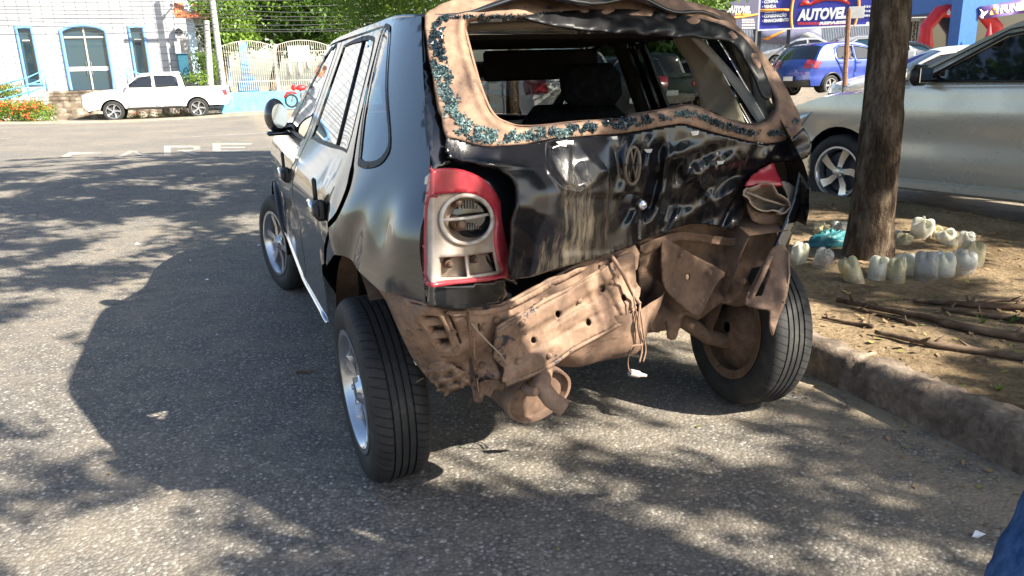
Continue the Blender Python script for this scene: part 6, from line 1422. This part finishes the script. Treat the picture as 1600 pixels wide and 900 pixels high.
# the shading canopy: leaf clumps hang where the sun must be cut, on both shade trees
LIGHT = [(30, 560, 1), (60, 640, 1), (40, 700, 1), (90, 690, .9), (60, 590, 1), (20, 760, .85), (95, 650, .95), (20, 620, 1), (20, 530, .9), (80, 740, .7), (50, 600, 1), (60, 540, .9), (10, 470, .6), (200, 470, .5), (300, 400, .6), (100, 420, .5), (50, 350, .30), (200, 330, .30), (250, 300, .2), (130, 265, .85), (60, 255, .95), (180, 262, .8), (260, 247, .75), (420, 225, .95), (350, 232, .9), (20, 262, .9), (230, 280, .5), (340, 275, .35), (60, 280, .55), (300, 260, .15), (400, 260, .2), (350, 300, .35), (330, 340, .3), (400, 330, .6), (100, 295, .15), (10, 300, .2), (200, 215, 1), (50, 220, 1), (400, 200, 1), (300, 238, .8), (180, 250, .9), (390, 235, .5),
 (50, 700, .75), (50, 800, .5), (100, 850, .6), (150, 770, .30), (250, 760, .45), (300, 860, .03), (500, 860, .03), (400, 770, .75), (450, 775, .8), (600, 770, .8), (650, 850, .08), (800, 800, .3), (800, 710, .95), (740, 690, .9), (900, 650, .8), (1000, 640, .5), (900, 750, .35), (1000, 850, .35), (1100, 720, .45), (1200, 680, .4), (1300, 720, .4), (1400, 780, .45), (1300, 850, .35), (1100, 870, .3), (1500, 860, .4), (1200, 780, .4), (700, 890, .05), (100, 940, .4), (500, 940, .05), (1000, 940, .3)]
LIGHT3 = []
for (px, py, l) in LIGHT: LIGHT3.append((at_terrain(px, py), l))
for (px, py, l) in [(1450, 520, .7), (1300, 470, .85), (1500, 440, .75), (1400, 420, .9), (1300, 400, .9), (1550, 600, .45), (1400, 560, .5), (1520, 520, .6), (1450, 365, .3), (1300, 350, .4), (1560, 360, .05), (1580, 420, .5), (1420, 500, .8), (1530, 560, .65), (1340, 500, .85), (1480, 550, .7), (1380, 470, .85), (1580, 480, .7), (1560, 530, .7), (1330, 540, .6), (1300, 440, .85), (1470, 400, .85), (1520, 400, .8)]: LIGHT3.append((at_ground(px, py, .13), l))
for (px, py, l) in [(690, 100, .9), (700, 150, .5), (720, 200, .8), (780, 5, .95), (850, 8, .9), (1000, 8, .3), (830, 320, .12), (885, 280, 1.), (905, 262, 1.), (870, 262, .9), (935, 265, .7), (930, 320, .2), (980, 250, .3), (1100, 280, .02), (1010, 300, .05), (720, 290, .7), (730, 345, .4), (700, 420, .55), (760, 270, .3), (1200, 100, .4), (1230, 170, .3), (900, 205, .6), (1030, 185, .5)]: LIGHT3.append((to_world(put(px, py, D1(px, py))), l))
for (px, py, l) in [(820, 500, .45), (930, 460, .55), (980, 430, .5), (650, 530, .12), (780, 470, .6), (850, 540, .45), (960, 560, .4)]: LIGHT3.append((to_world(put(px, py, D2(px, py))), l))
for (px, py, l) in [(1090, 420, .06), (1180, 400, .12), (1215, 450, .45), (1250, 500, .4)]: LIGHT3.append((to_world(put(px, py, -.2)), l))
for q, l in [((-.61, -.29, .30), .2), ((0, .4, 1.4), .5), ((.3, 1.0, 1.4), .4), ((-.3, 1.2, 1.38), .5), ((0, 2.7, .95), .5)]: LIGHT3.append((to_world(q), l))
for (px, py, d, l) in [(840, 150, 13.5, .9), (790, 140, 14.5, .9), (900, 90, 13.5, .8), (1340, 135, 6.5, .6), (1420, 105, 6.5, .5), (1520, 60, 6.3, .3)]: LIGHT3.append((at_depth(px, py, d), l))
LP = np.array([p - SUN * p[2] for p, _ in LIGHT3])[:, :2]; LV = np.array([l for _, l in LIGHT3])
def light_at(x, y):
    d2 = ((LP - (x, y)) ** 2).sum(1); h = .03 + .004 * (x * x + y * y); w = 1 / (d2 + h * .3) ** 1.6
    return float((w * LV).sum() / w.sum())
gx, gy = np.meshgrid(np.arange(-13, 6.5, .085), np.arange(0.9, 15, .085)); gx, gy = gx.ravel(), gy.ravel()
gx = gx + RNG.uniform(-.03, .03, len(gx)); gy = gy + RNG.uniform(-.03, .03, len(gy))
n1 = vnoise(gx * 1.15 + 20, gy * 1.15 + 3) * .27 + vnoise(gx * 3.1 + 7, gy * 3.1 + 11) * .36 + vnoise(gx * 7.2, gy * 7.2) * .37
rank = np.argsort(np.argsort(n1)) / len(n1)
CL = [[], [], []]
SUNn = SUN / np.linalg.norm(SUN); GAPS = [(to_world(put(px, py, D1(px, py))), r) for px, py, r in ((885, 285, .20), (905, 262, .17), (866, 262, .16), (690, 100, .16), (700, 280, .12))] + [(to_world(put(px, py, D2(px, py))), r) for px, py, r in ((930, 455, .13), (820, 520, .12), (870, 545, .10), (760, 470, .10))] + [(to_world((-.62, -.285, .22)), .12)]
TR = [np.array((2.62, 5.35)), np.array((7.2, -2.6)), np.array((-1.6, 9.5))]
for x, y, k in zip(gx, gy, rank):
    if math.hypot(x, y) > 16.5: continue
    pr = project((x, y, gz(x, y)))
    if pr[2] < .3 or pr[0] < -160 or pr[0] > 2600 or pr[1] > 1050: continue
    if k < light_at(x, y) ** .9: continue
    far = math.hypot(x, y)
    lo = 3.1 if far < 7 else 3.8
    for _ in range(8):
        h = lo + RNG.random() * 1.6; p = np.array((x, y, 0)) + SUN * h; q = project(p)
        if q[2] < .2 or q[1] < -40 or q[0] < -60 or q[0] > 1660: break
        lo += .5
    if any(np.linalg.norm(np.cross(p - q0, SUNn)) < r0 for q0, r0 in GAPS): continue
    t = int(np.argmin([np.linalg.norm(p[:2] - T) for T in TR])); CL[t].append(p)
def shade_tree(label, base, pts, rad, clumps, extra, seed, group=None, cat='tree'):
    e = empty('shade_tree', base, 0, label, cat, group); bl = np.array(base)
    bb = trunk_mesh(pts, rad, 20, .10, seed); tr = bb.build('trunk', M['bark'], e, smooth=True)
    top = np.array(pts[-1]); lm = MB(); C = np.array(clumps) - bl if len(clumps) else np.zeros((0, 3)); allc = np.vstack([C, extra]) if len(extra) else C
    rg = np.random.default_rng(seed); ch = rg.choice(len(allc), min(16, len(allc)), replace=False)
    for i in ch:
        q = allc[i]; s0 = np.array(pts[-1 - (i % 2)]); mid = (s0 + q) / 2 + np.array((0, 0, .25)) + rg.normal(0, .15, 3); lm.tube([s0, s0 + (mid - s0) * .5 + (0, 0, .12), mid, q], [rad[-1] * .55, .05, .032, .012], 7)
    lm.build('limbs', M['bark'], e, smooth=True)
    if len(C): leaf_mesh('crown', C, 16, .066, .12, M['leafA'], e, seed)
    if len(extra): leaf_mesh('crown', extra, 26, (.20, .20, .14), .10, M['leafB'], e, seed + 5)
    return e
t0 = at_ground(1358, 382, .2); zt0 = 0
tp_ = [t0] + [at_depth(px, py, t0[1] + dy) for px, py, dy in ((1367, 300, .0), (1377, 200, .02), (1384, 120, .04), (1393, 0, .06), (1398, -100, .08), (1398, -190, .1))]
tb = np.array((t0[0], t0[1], 0.12)); tpl = [np.array(p) - tb for p in tp_]; tpl = [tpl[0] + (0, 0, -.25)] + tpl; 
fine = smooth_poly([tuple(p) for p in tpl], 4, False); rads = np.interp(np.linspace(0, 1, len(fine)), [0, .08, .25, .5, .8, 1], [.165, .145, .120, .105, .100, .105])
shade_tree('rough barked tree trunk leaning slightly on the median beside the silver hatchback', tuple(tb), [np.array(p) for p in fine], list(rads), CL[0], np.zeros((0, 3)), 11)
b2 = np.array((*TR[1], 0)); shade_tree('leafy shade tree to the right of the camera, outside the picture', tuple(b2), [np.array(p) for p in smooth_poly([(0, 0, -.2), (.05, 0, 1.2), (-.05, .1, 2.4), (.0, .1, 3.2)], 4, False)], list(np.linspace(.22, .13, 13)), CL[1], np.zeros((0, 3)), 12)
# tree ahead on the median (trunk seen through the windscreen, hanging foliage above the roof)
t3 = at_depth(800, 176, 12.0); t3[2] = gz(t3[0], t3[1])
def hang(px0, px1, py0, py1, n, d0, d1, thr, seed):
    rg = np.random.default_rng(seed); out = []
    while len(out) < n:
        x, y = rg.uniform(px0, px1), rg.uniform(py0, py1)
        if float(vnoise(np.array(x / 22. + seed), np.array(y / 9.))) * .6 + .4 * float(vnoise(np.array(x / 7.), np.array(y / 5. + seed))) < thr + .35 * max(0, (y - py0) / (py1 - py0)) : continue
        out.append(at_depth(x, y, rg.uniform(d0, d1)))
    return out
ex3 = hang(535, 700, -90, 34, 190, 11.2, 13.0, .18, 3) + hang(700, 1130, -120, 2, 260, 11, 13.5, .2, 4) + hang(1062, 1108, -30, 15, 26, 11.2, 12.5, .1, 5)
shade_tree('tree ahead on the median with foliage hanging above the wreck roof', tuple(t3), [np.array(p) for p in smooth_poly([(0, 0, -.2), (.02, 0, 1.0), (.1, 0, 2.0), (.05, 0, 3.0)], 4, False)], list(np.interp(np.linspace(0, 1, 13), [0, .1, 1], [.14, .105, .085])), [p for p in CL[2]], np.array(ex3) - t3, 13)
# trees behind the blue fence
def back_tree(label, px, d, crown, h, seed, mat1='leafA', mat2='leafB', n=500, name='garden_tree', lsize=.30, light_frac=.4):
    p = at_depth(px, 150, d); z0 = gz(p[0], p[1]); e = empty(name, (p[0], p[1], z0), 0, label, 'tree', 'trees behind the blue fence'); rg = np.random.default_rng(seed)
    cs = [at_depth(x, y, d + rg.uniform(-.8, .8)) - np.array((p[0], p[1], z0)) for x, y, r in crown]; rs = [r for *_, r in crown]
    ctr = np.mean(cs, 0); b = trunk_mesh([np.array((0, 0, -.3)), np.array((.1, 0, 1.2)), ctr * np.array((.5, .5, 0)) + np.array((0, 0, ctr[2] * .6)), ctr], [.22, .18, .14, .06], 10, .08, seed)
    for c in cs: b.tube([ctr * .7, (ctr * .6 + c) / 2, c], [.09, .06, .02], 6)
    b.build('trunk', M['bark'], e, smooth=True)
    pa, pb = [], []
    for c, r in zip(cs, rs):
        k = int(n * r * r / sum(q * q for q in rs)); u = rg.normal(0, 1, (k, 3)); u /= np.linalg.norm(u, axis=1)[:, None]; rad = r * rg.uniform(.35, 1.08, k) ** .6
        q = c + u * rad[:, None] * np.array((1, 1, .8))
        m_ = vnoise(q[:, 0] * 1.4 + seed, q[:, 2] * 1.6 + q[:, 1]) < light_frac
        pa.append(q[~m_]); pb.append(q[m_])
    leaf_mesh('crown', np.vstack(pa), 11, .20, lsize, M[mat1], e, seed, .4); leaf_mesh('crown', np.vstack(pb), 9, .16, lsize * .85, M[mat2], e, seed + 1, .3)
    return e
back_tree('broad dark green tree behind the white railing with bright leaf clumps', 425, 40, [(372, 25, 1.5), (410, -5, 1.7), (440, 30, 1.5), (470, 5, 1.8), (505, 30, 1.5), (440, -45, 2.0), (520, -20, 1.9), (455, 58, 1.0), (390, 52, 1.0), (500, 58, 1.0)], 5, 21, n=1500)
back_tree('small light green tree beside the portal pillar', 352, 38, [(350, 40, 1.0), (362, 62, .8), (345, 5, 1.2), (325, 58, .6), (375, 48, .9)], 4, 22, 'leafB', 'leafB', n=420, lsize=.24)
back_tree('tall dense tree filling the corner above the wreck windows', 560, 44, [(545, 20, 2.2), (590, 0, 2.4), (560, -50, 2.6), (640, 20, 2.4), (530, 55, 1.5), (700, 0, 2.6)], 6, 23, n=1100)
back_tree('dark bushy tree seen through the wreck behind the green pickup', 1020, 27, [(985, 90, 1.6), (1030, 80, 1.8), (1065, 95, 1.5), (1010, 50, 1.8), (950, 70, 1.6), (880, 90, 1.5), (900, 50, 1.8)], 5, 24, 'leafA', 'leafA', n=800, lsize=.26)
back_tree('yellow green tree showing past the right roof corner of the wreck', 1088, 30, [(1082, 5, .9), (1098, 0, .9), (1070, 15, .8), (1085, -25, 1.2)], 4, 25, 'leafB', 'leafB', n=300, lsize=.2)
# flowering shrubs by the ramp
def shrub(label, px0, px1, py0, py1, d, n, seed, fl=.35, name='flowering_shrub', mats=('leafB', 'flower')):
    a, c = at_depth(px0, py1, d), at_depth(px1, py0, d); ctr = (a + c) / 2; z0 = a[2]; e = empty(name, (ctr[0], ctr[1], z0), 0, label, 'shrub'); rg = np.random.default_rng(seed); hw_ = (c[0] - a[0]) / 2; hh = c[2] - a[2]
    q = np.stack([rg.uniform(-hw_, hw_, n), rg.uniform(-.7, .7, n), rg.uniform(.02, 1, n) ** .8 * hh], 1); k = rg.random(n) < .5
    q[:, 2] *= 1 - .18 * vnoise(q[:, 0] * 3 + seed, q[:, 1] * 3)
    leaf_mesh('foliage', q, 9, .08, .10, M[mats[0]], e, seed)
    if fl:
        f = q[(rg.random(n) < fl) & ((q[:, 2] > hh * .5) | (q[:, 1] < -.3))]; f = f + np.array((0, -.06, .05)); leaf_mesh('flowers', f, 6, .06, .075, M[mats[1]], e, seed + 2, aspect=.8)
    b = MB()
    for i in range(7): b.tube([(rg.uniform(-hw_ * .7, hw_ * .7), 0, -.1), (rg.uniform(-hw_, hw_) * .8, rg.uniform(-.4, .4), hh * .7)], .02, 5)
    b.build('stems', M['wood'], e); return e
shrub('low clipped shrub full of orange red flowers beside the road', -40, 71, 157, 193, 30.0, 620, 31, .45)
shrub('small green and orange shrub behind the ramp railing', -30, 22, 131, 157, 33.0, 200, 32, .25)
shrub('spiky grey green plants at the foot of the portal', 298, 330, 113, 132, 33.8, 90, 33, 0, 'garden_plant')
shrub('tall yellow green bush behind the portal bars', 310, 338, 78, 128, 36.0, 240, 34, 0, 'garden_plant')
shrub('row of small dry plants behind the white pickup', 150, 345, 176, 190, 33.6, 150, 35, .2, 'garden_plant', ('leafA', 'flower'))
# power cables
for i, (y0, y1, y2) in enumerate(((3, 1, -6), (10, 9, 6), (15, 15, 20), (21, 22, 27), (28, 27, 33), (32, 38, 36), (40, 44, 44), (54, 48, 47))):
    pts = [at_depth(x, y, d) for x, y, d in ((-120, y0 + 2, 29.5), (0, y0, 30.2), (150, (y0 + y1) / 2 + 1.5, 31.2), (330, y1, 32.6), (480, (y1 + y2) / 2 + 2, 33.5), (720, y2 - 6, 35.5))]
    b = MB(); b.tube(smooth_poly([tuple(p) for p in pts], 5, False), .014, 5)
    od = ('topmost', 'second', 'third', 'fourth', 'fifth', 'sixth', 'seventh', 'lowest')[i]
    tag(b.build('power_cable', M['darkgrey'], None, smooth=True), f'thin dark power cable across the white facade, {od} counted from above', 'cable', 'power cables over the street')

# ------------------------------------------------------------------ median details
ROOTQ = lambda px, py, z=.14: at_ground(px, py, z)
def dirt_z(x, y):
    q = to_car((x, y, 0)); return gz(x, y) + dirt_h(q[0], q[1])
def on_dirt(px, py):
    z = .14
    for _ in range(6): p = at_ground(px, py, z); z = dirt_z(p[0], p[1])
    return np.array((p[0], p[1], z))
def bottle(seed, h, tilt):
    rg = np.random.default_rng(seed); n = 40; V = []; F = []; prof = [(.050, -.06), (.052, h * .35), (.0535, h * .62), (.053, h * .80), (.049, h * .90), (.039, h * .965), (.022, h * .985), (.012, h * .95), (.001, h * .945)]
    for k, (r, z) in enumerate(prof):
        for j in range(n):
            a = 2 * math.pi * j / n; lob = .5 + .5 * math.cos(5 * a); q = sstep(h * .55, h * .93, z); rr_ = r * (1 - .26 * q * (1 - lob) ** 1.3); zz_ = z - .030 * q * (1 - lob) * (1 if k < 7 else .2)
            if k < 4: rr_ *= 1 + .03 * math.sin(z * 160) + .05 * (float(vnoise(np.array(a * 1.5 + seed), np.array(z * 25.))) - .5)
            rr_ *= 1 + .22 * (float(vnoise(np.array(a * 1.1 + seed * 3.7), np.array(z * 14. + seed))) - .5)
            V.append((rr_ * math.cos(a), rr_ * math.sin(a), zz_))
    for k in range(len(prof) - 1):
        for j in range(n): F.append((k * n + j, k * n + (j + 1) % n, (k + 1) * n + (j + 1) % n, (k + 1) * n + j))
    return V, F
HB = .74
BT = [(1246, 412, 44, 'cut plastic bottle base in the soil nearest to the wreck tyre'), (1280, 418, 44, 'cloudy bottle base just right of the one nearest the wreck tyre'), (1284, 364, 24, 'bottle base half covered by the teal bag, left one'), (1310, 364, 26, 'bottle base half covered by the teal bag, right one'),
 (1336, 440, 62, 'tall yellowed bottle base at the left end of the front row'), (1369, 434, 44, 'bottle base second from the left in the front row'), (1399, 438, 56, 'large clear bottle base in the middle of the front row'), (1417, 426, 40, 'bottle base tucked behind the large one of the front row'), (1446, 434, 60, 'bottle base fourth group in front row with a dirty lower half'),
 (1472, 430, 54, 'bottle base right of the dirty one in the front row'), (1500, 425, 54, 'wide clear bottle base near the right end of the front row'), (1517, 414, 48, 'bottle base at the far right end of the front row'),
 (1397, 364, 22, 'low bottle base directly right of the tree trunk'), (1410, 366, 20, 'second low bottle base right of the tree trunk'), (1438, 364, 34, 'tall white bottle base in the back row'), (1458, 368, 22, 'short bottle base between two taller ones in the back row'), (1482, 380, 34, 'cloudy bottle base of the back row before the dark soil'), (1508, 388, 36, 'last bottle base of the back row on the right')]
for i, (px, py, hp_, lab) in enumerate(BT):
    p = on_dirt(px, py); d = np.dot(AX[2], p - np.array((0, 0, HCAM))); h = hp_ * d / FPX * HB
    o = link('plastic_bottle', *bottle(i + 3, h, 0), (M['bottle'], M['bottle_clear'], M['bottle_yellow'])[(i * 7 + i // 3) % 3]); o.location = Vector(p); o.rotation_euler = (random.uniform(-.30, .30), random.uniform(-.30, .30), random.uniform(0, 6)); tag(o, lab, 'plastic bottle', 'cut bottle bases planted round the tree')
    k = random.uniform(.85, 1.2); o.scale = (k, k, random.uniform(.85, 1.25))
# teal bag
b = MB(); V = []; F = []; p = on_dirt(1297, 380); n = 28; m_ = 12
for i in range(m_ + 1):
    a = math.pi * .5 * i / m_
    for j in range(n):
        w = 2 * math.pi * j / n; k = 1 + .30 * (float(vnoise(np.array(j * .8), np.array(i * .9 + 2))) - .5) * 2 * math.sin(a + .2)
        V.append((.15 * math.cos(a) * math.cos(w) * k, .075 * math.cos(a) * math.sin(w) * k, .085 * math.sin(a) * k - .01))
for i in range(m_):
    for j in range(n): F.append((i * n + j, i * n + (j + 1) % n, (i + 1) * n + (j + 1) % n, (i + 1) * n + j))
o = link('plastic_bag', V, F, M['teal']); o.location = Vector(p); o.rotation_euler = (0, 0, .15); tag(o, 'crumpled teal plastic bag lying left of the tree trunk', 'bag')
# dead branches
ST_ = [([(1308, 474), (1368, 487), (1440, 500), (1480, 512), (1560, 528), (1640, 540)], .020, 'long thick dead branch lying across the soil behind the kerb'), ([(1366, 524), (1440, 540), (1520, 553), (1660, 573)], .017, 'nearest dead branch, parallel to the kerb edge'), ([(1427, 475), (1500, 480), (1560, 484), (1660, 490)], .019, 'farthest dead branch pointing at the right edge'),
 ([(1470, 486), (1530, 496), (1580, 502), (1660, 516)], .015, 'dead branch between the farthest and the long thick one'), ([(1284, 499), (1330, 508), (1364, 513)], .010, 'short thin twig close to the wreck tyre'), ([(1330, 484), (1390, 498), (1432, 510)], .008, 'thin twig under the long thick branch'), ([(1500, 478), (1560, 472), (1640, 470)], .009, 'thin twig behind the farthest dead branch')]
for pts, r_, lab in ST_:
    pp = [on_dirt(x, y) + np.array((0, 0, r_ * .9)) for x, y in smooth_poly(pts, 4, False)]
    rg = [r_ * (1 - .45 * i / len(pp)) * random.uniform(.85, 1.12) for i in range(len(pp))]; b = MB(); b.tube(pp[::-1] if False else pp, rg[::-1], 9)
    for _ in range(3):
        i = random.randrange(1, len(pp) - 1); b.tube([pp[i], pp[i] + np.array((random.uniform(-.05, .05), random.uniform(-.05, .05), .03))], [r_ * .6, r_ * .2], 6)
    tag(b.build('dead_branch', M['wood'], None, smooth=True), lab, 'branch', 'dead branches on the median')
# dry leaf and chip litter on the soil and in the gutter (uncountable)
V = []; F = []; mi = []
def chip(p, s, lift=.004):
    a = RNG.uniform(0, 6.28); ux = np.array((math.cos(a), math.sin(a), RNG.normal(0, .25))); uy = np.array((-math.sin(a), math.cos(a), RNG.normal(0, .25))); b0 = len(V); k = RNG.uniform(.3, .6)
    for q in (-ux * s, uy * s * k, ux * s, -uy * s * k): V.append(p + q + (0, 0, lift + s * .15))
    F.append((b0, b0 + 1, b0 + 2, b0 + 3)); mi.append(0 if RNG.random() < .86 else 1)
for _ in range(2600):
    y = RNG.uniform(-1.6, 4.2); x = 1.13 + 2.6 * RNG.random(); q = to_world((x, y, 0)); chip(np.array((q[0], q[1], dirt_z(q[0], q[1]))), RNG.uniform(.006, .022))
tag(link('leaf_litter', V, F, None, None, False, [M['litter'], M['litterg']], mi), 'dry leaf and bark litter scattered over the median soil', 'litter', None, 'stuff')
V = []; F = []; mi = []
for _ in range(420):
    y = RNG.uniform(-1.6, 3.0); x = 1.02 - abs(RNG.normal(0, .16)); q = to_world((x, y, 0)); chip(np.array((q[0], q[1], 0.0)), RNG.uniform(.004, .014))
for _ in range(130):
    x, y = RNG.uniform(-3, 2.0), RNG.uniform(1.0, 6); chip(np.array((x, y, 0.0)), RNG.uniform(.004, .014))
tag(link('gutter_litter', V, F, None, None, False, [M['litter'], M['litterg']], mi), 'small dry leaves gathered in the gutter along the kerb', 'litter', None, 'stuff')
V = []; F = []
for _ in range(1500):
    y = RNG.uniform(-1.6, 3.4); x = 1.03 - abs(RNG.normal(0, .22)) if RNG.random() < .6 else 1.1 + RNG.random() * 1.2; q = to_world((x, y, 0)); z = 0.0 if x < 1.04 else dirt_z(q[0], q[1]); s = RNG.uniform(.003, .011); b0 = len(V)
    for d_ in ((1, 0, 0), (-.5, .8, 0), (-.5, -.8, 0), (0, 0, 1)): V.append((q[0] + d_[0] * s * RNG.uniform(.7, 1.3), q[1] + d_[1] * s, z + d_[2] * s))
    F.extend([(b0 + i for i in t) for t in ((0, 1, 3), (1, 2, 3), (2, 0, 3))])
tag(link('gravel', V, [tuple(f) for f in F], M['kerb'], None, False), 'loose gravel along the kerb', 'gravel', None, 'stuff')
V = []; F = []
for (px, py) in ((1460, 470), (1535, 505), (1580, 505), (1562, 610), (1400, 470)):
    p = on_dirt(px, py)
    for _ in range(9):
        a = RNG.uniform(0, 6.28); d = np.array((math.cos(a), math.sin(a), 0)); n_ = np.array((-d[1], d[0], 0)); L = RNG.uniform(.03, .07); b0 = len(V); V += [p - n_ * .004, p + n_ * .004, p + d * L * .7 + (0, 0, L * .7)]; F.append((b0, b0 + 1, b0 + 2))
tag(link('weeds', V, F, M['leafB'], None, False), 'small green weeds on the median soil', 'weeds', None, 'stuff')
# scraps on the road
for (px, py, s, lab) in ((1528, 838, .016, 'white paper scrap on the road near the bottom right corner'), (340, 526, .012, 'white scrap on the shaded road left of the rear wheel'), (323, 438, .012, 'pale scrap on the road beside the front wheel'), (214, 382, .02, 'thin white sliver lying on the road far left'), (983, 583, .0, ''), (297, 408, .008, 'tiny white fragment at the edge of the car shadow'), (404, 384, .010, 'small white fragment close to the front tyre')):
    if not s: continue
    p = at_terrain(px, py); b = MB(); q = RNG.normal(0, s * .25, (4, 2)); b.add([p + (-s * 1.3 + q[0][0], q[0][1], .003), p + (q[1][0], -s * .7, .004), p + (s * 1.3, q[2][1], .005), p + (q[3][0], s * .7, .012)], [(0, 1, 2, 3)])
    o = b.build('paper_scrap', M['paper'], None, fix=False); solidify(o, .0015); tag(o, lab, 'scrap')
p = at_terrain(476, 583); b = MB(); b.tube([p + (-.035, -.005, .006), p + (.035, .008, .008)], [.007, .005], 6); tag(b.build('twig', M['wood'], None), 'short dark twig on the road beside the rear wheel', 'twig')

# ------------------------------------------------------------------ person at the right edge (only a jeans leg in frame)
def skin_body(name, joints, edges, mat, parent, sub=2, root=0):
    me = bpy.data.meshes.new(name); me.from_pydata([j[:3] for j in joints], edges, []); me.materials.append(mat); o = bpy.data.objects.new(name, me); COL.objects.link(o); o.parent = parent
    md = o.modifiers.new('skin', 'SKIN'); md.use_smooth_shade = True
    for i, j in enumerate(joints): me.skin_vertices[0].data[i].radius = (j[3], j[4] if len(j) > 4 else j[3]); me.skin_vertices[0].data[i].use_root = (i == root)
    s = o.modifiers.new('sub', 'SUBSURF'); s.levels = sub; s.render_levels = sub
    return o
kn = at_depth(1600, 800, 1.16); PX, PY = 1.0, 1.20
PE = empty('person', (PX, PY, 0), 0, 'person in blue jeans and white shirt standing at the right edge', 'person')
L = lambda x, y, z: (x - PX, y - PY, z)
hipz = .92
bodyj = [(0, 0, .98, .11, .08), (0, .01, 1.2, .10, .07), (0, 0, 1.38, .10, .06), (0, 0, 1.52, .055), (0, -.01, 1.66, .085, .10), (0, -.01, 1.74, .07), (.19, 0, 1.40, .045), (.25, .03, 1.13, .040), (.23, .14, .92, .03), (-.15, 0, 1.40, .045), (-.10, -.14, 1.13, .040), (.02, -.24, 1.0, .03)]
skin_body('body', bodyj, [(0, 1), (1, 2), (2, 3), (3, 4), (4, 5), (2, 6), (6, 7), (7, 8), (2, 9), (9, 10), (10, 11)], M['skin'], PE)
skin_body('shirt', [(0, 0, .93, .165, .125), (0, .01, 1.2, .15, .115), (0, 0, 1.41, .16, .115), (0, 0, 1.50, .075), (.19, 0, 1.41, .07), (.235, .015, 1.25, .062), (-.15, 0, 1.41, .065), (-.12, -.08, 1.25, .055)], [(0, 1), (1, 2), (2, 3), (2, 4), (4, 5), (2, 6), (6, 7)], M['shirt'], PE)
skin_body('jeans', [(0, 0, .95, .160, .12), (.0, 0, .86, .155, .125), (.09, 0, .74, .09), (.11, .02, .48, .066), (.12, 0, .08, .068), (-.015, .0, .72, .076), (-.022, -.02, .50, .066), (-.10, -.04, .32, .062), (-.14, -.06, .08, .068)], [(0, 1), (1, 2), (2, 3), (3, 4), (1, 5), (5, 6), (6, 7), (7, 8)], M['denim'], PE, 3)
txc = bpy.data.textures.new('folds', 'CLOUDS'); txc.noise_scale = .09; txc.noise_depth = 2
for q in PE.children:
    if q.name.startswith(('jeans', 'shirt')): md = q.modifiers.new('folds', 'DISPLACE'); md.texture = txc; md.strength = .028; md.mid_level = .5
b = MB(); b.ball((0, -.01, 1.73), (.095, .11, .095), 14, 10); b.build('hair', M['hair'], PE, smooth=True)
for x, y in ((.12, .05), (-.145, -.01)):
    b = MB(); b.ball((x, y, .045), (.05, .14, .05), 14, 8); b.build('shoe', M['rubber'], PE, smooth=True)
for sx, hx, hy, hz in ((1, .23, .14, .92), (-1, .02, -.29, 1.0)):
    h_ = [(hx, hy, hz, .03, .018), (hx, hy + .06, hz - .03, .036, .015)]; ed = [(0, 1)]
    for k in range(4): i0 = len(h_); fx = (k - 1.5) * .017; h_ += [(hx + fx, hy + .10, hz - .055, .0085), (hx + fx, hy + .125, hz - .085, .008), (hx + fx, hy + .12, hz - .112 + .006 * abs(k - 1), .007)]; ed += [(1, i0), (i0, i0 + 1), (i0 + 1, i0 + 2)]
    i0 = len(h_); h_ += [(hx - sx * .04, hy + .05, hz - .03, .010), (hx - sx * .045, hy + .085, hz - .055, .008)]; ed += [(0, i0), (i0, i0 + 1)]
    skin_body('hand', h_, ed, M['skin'], PE, 1)
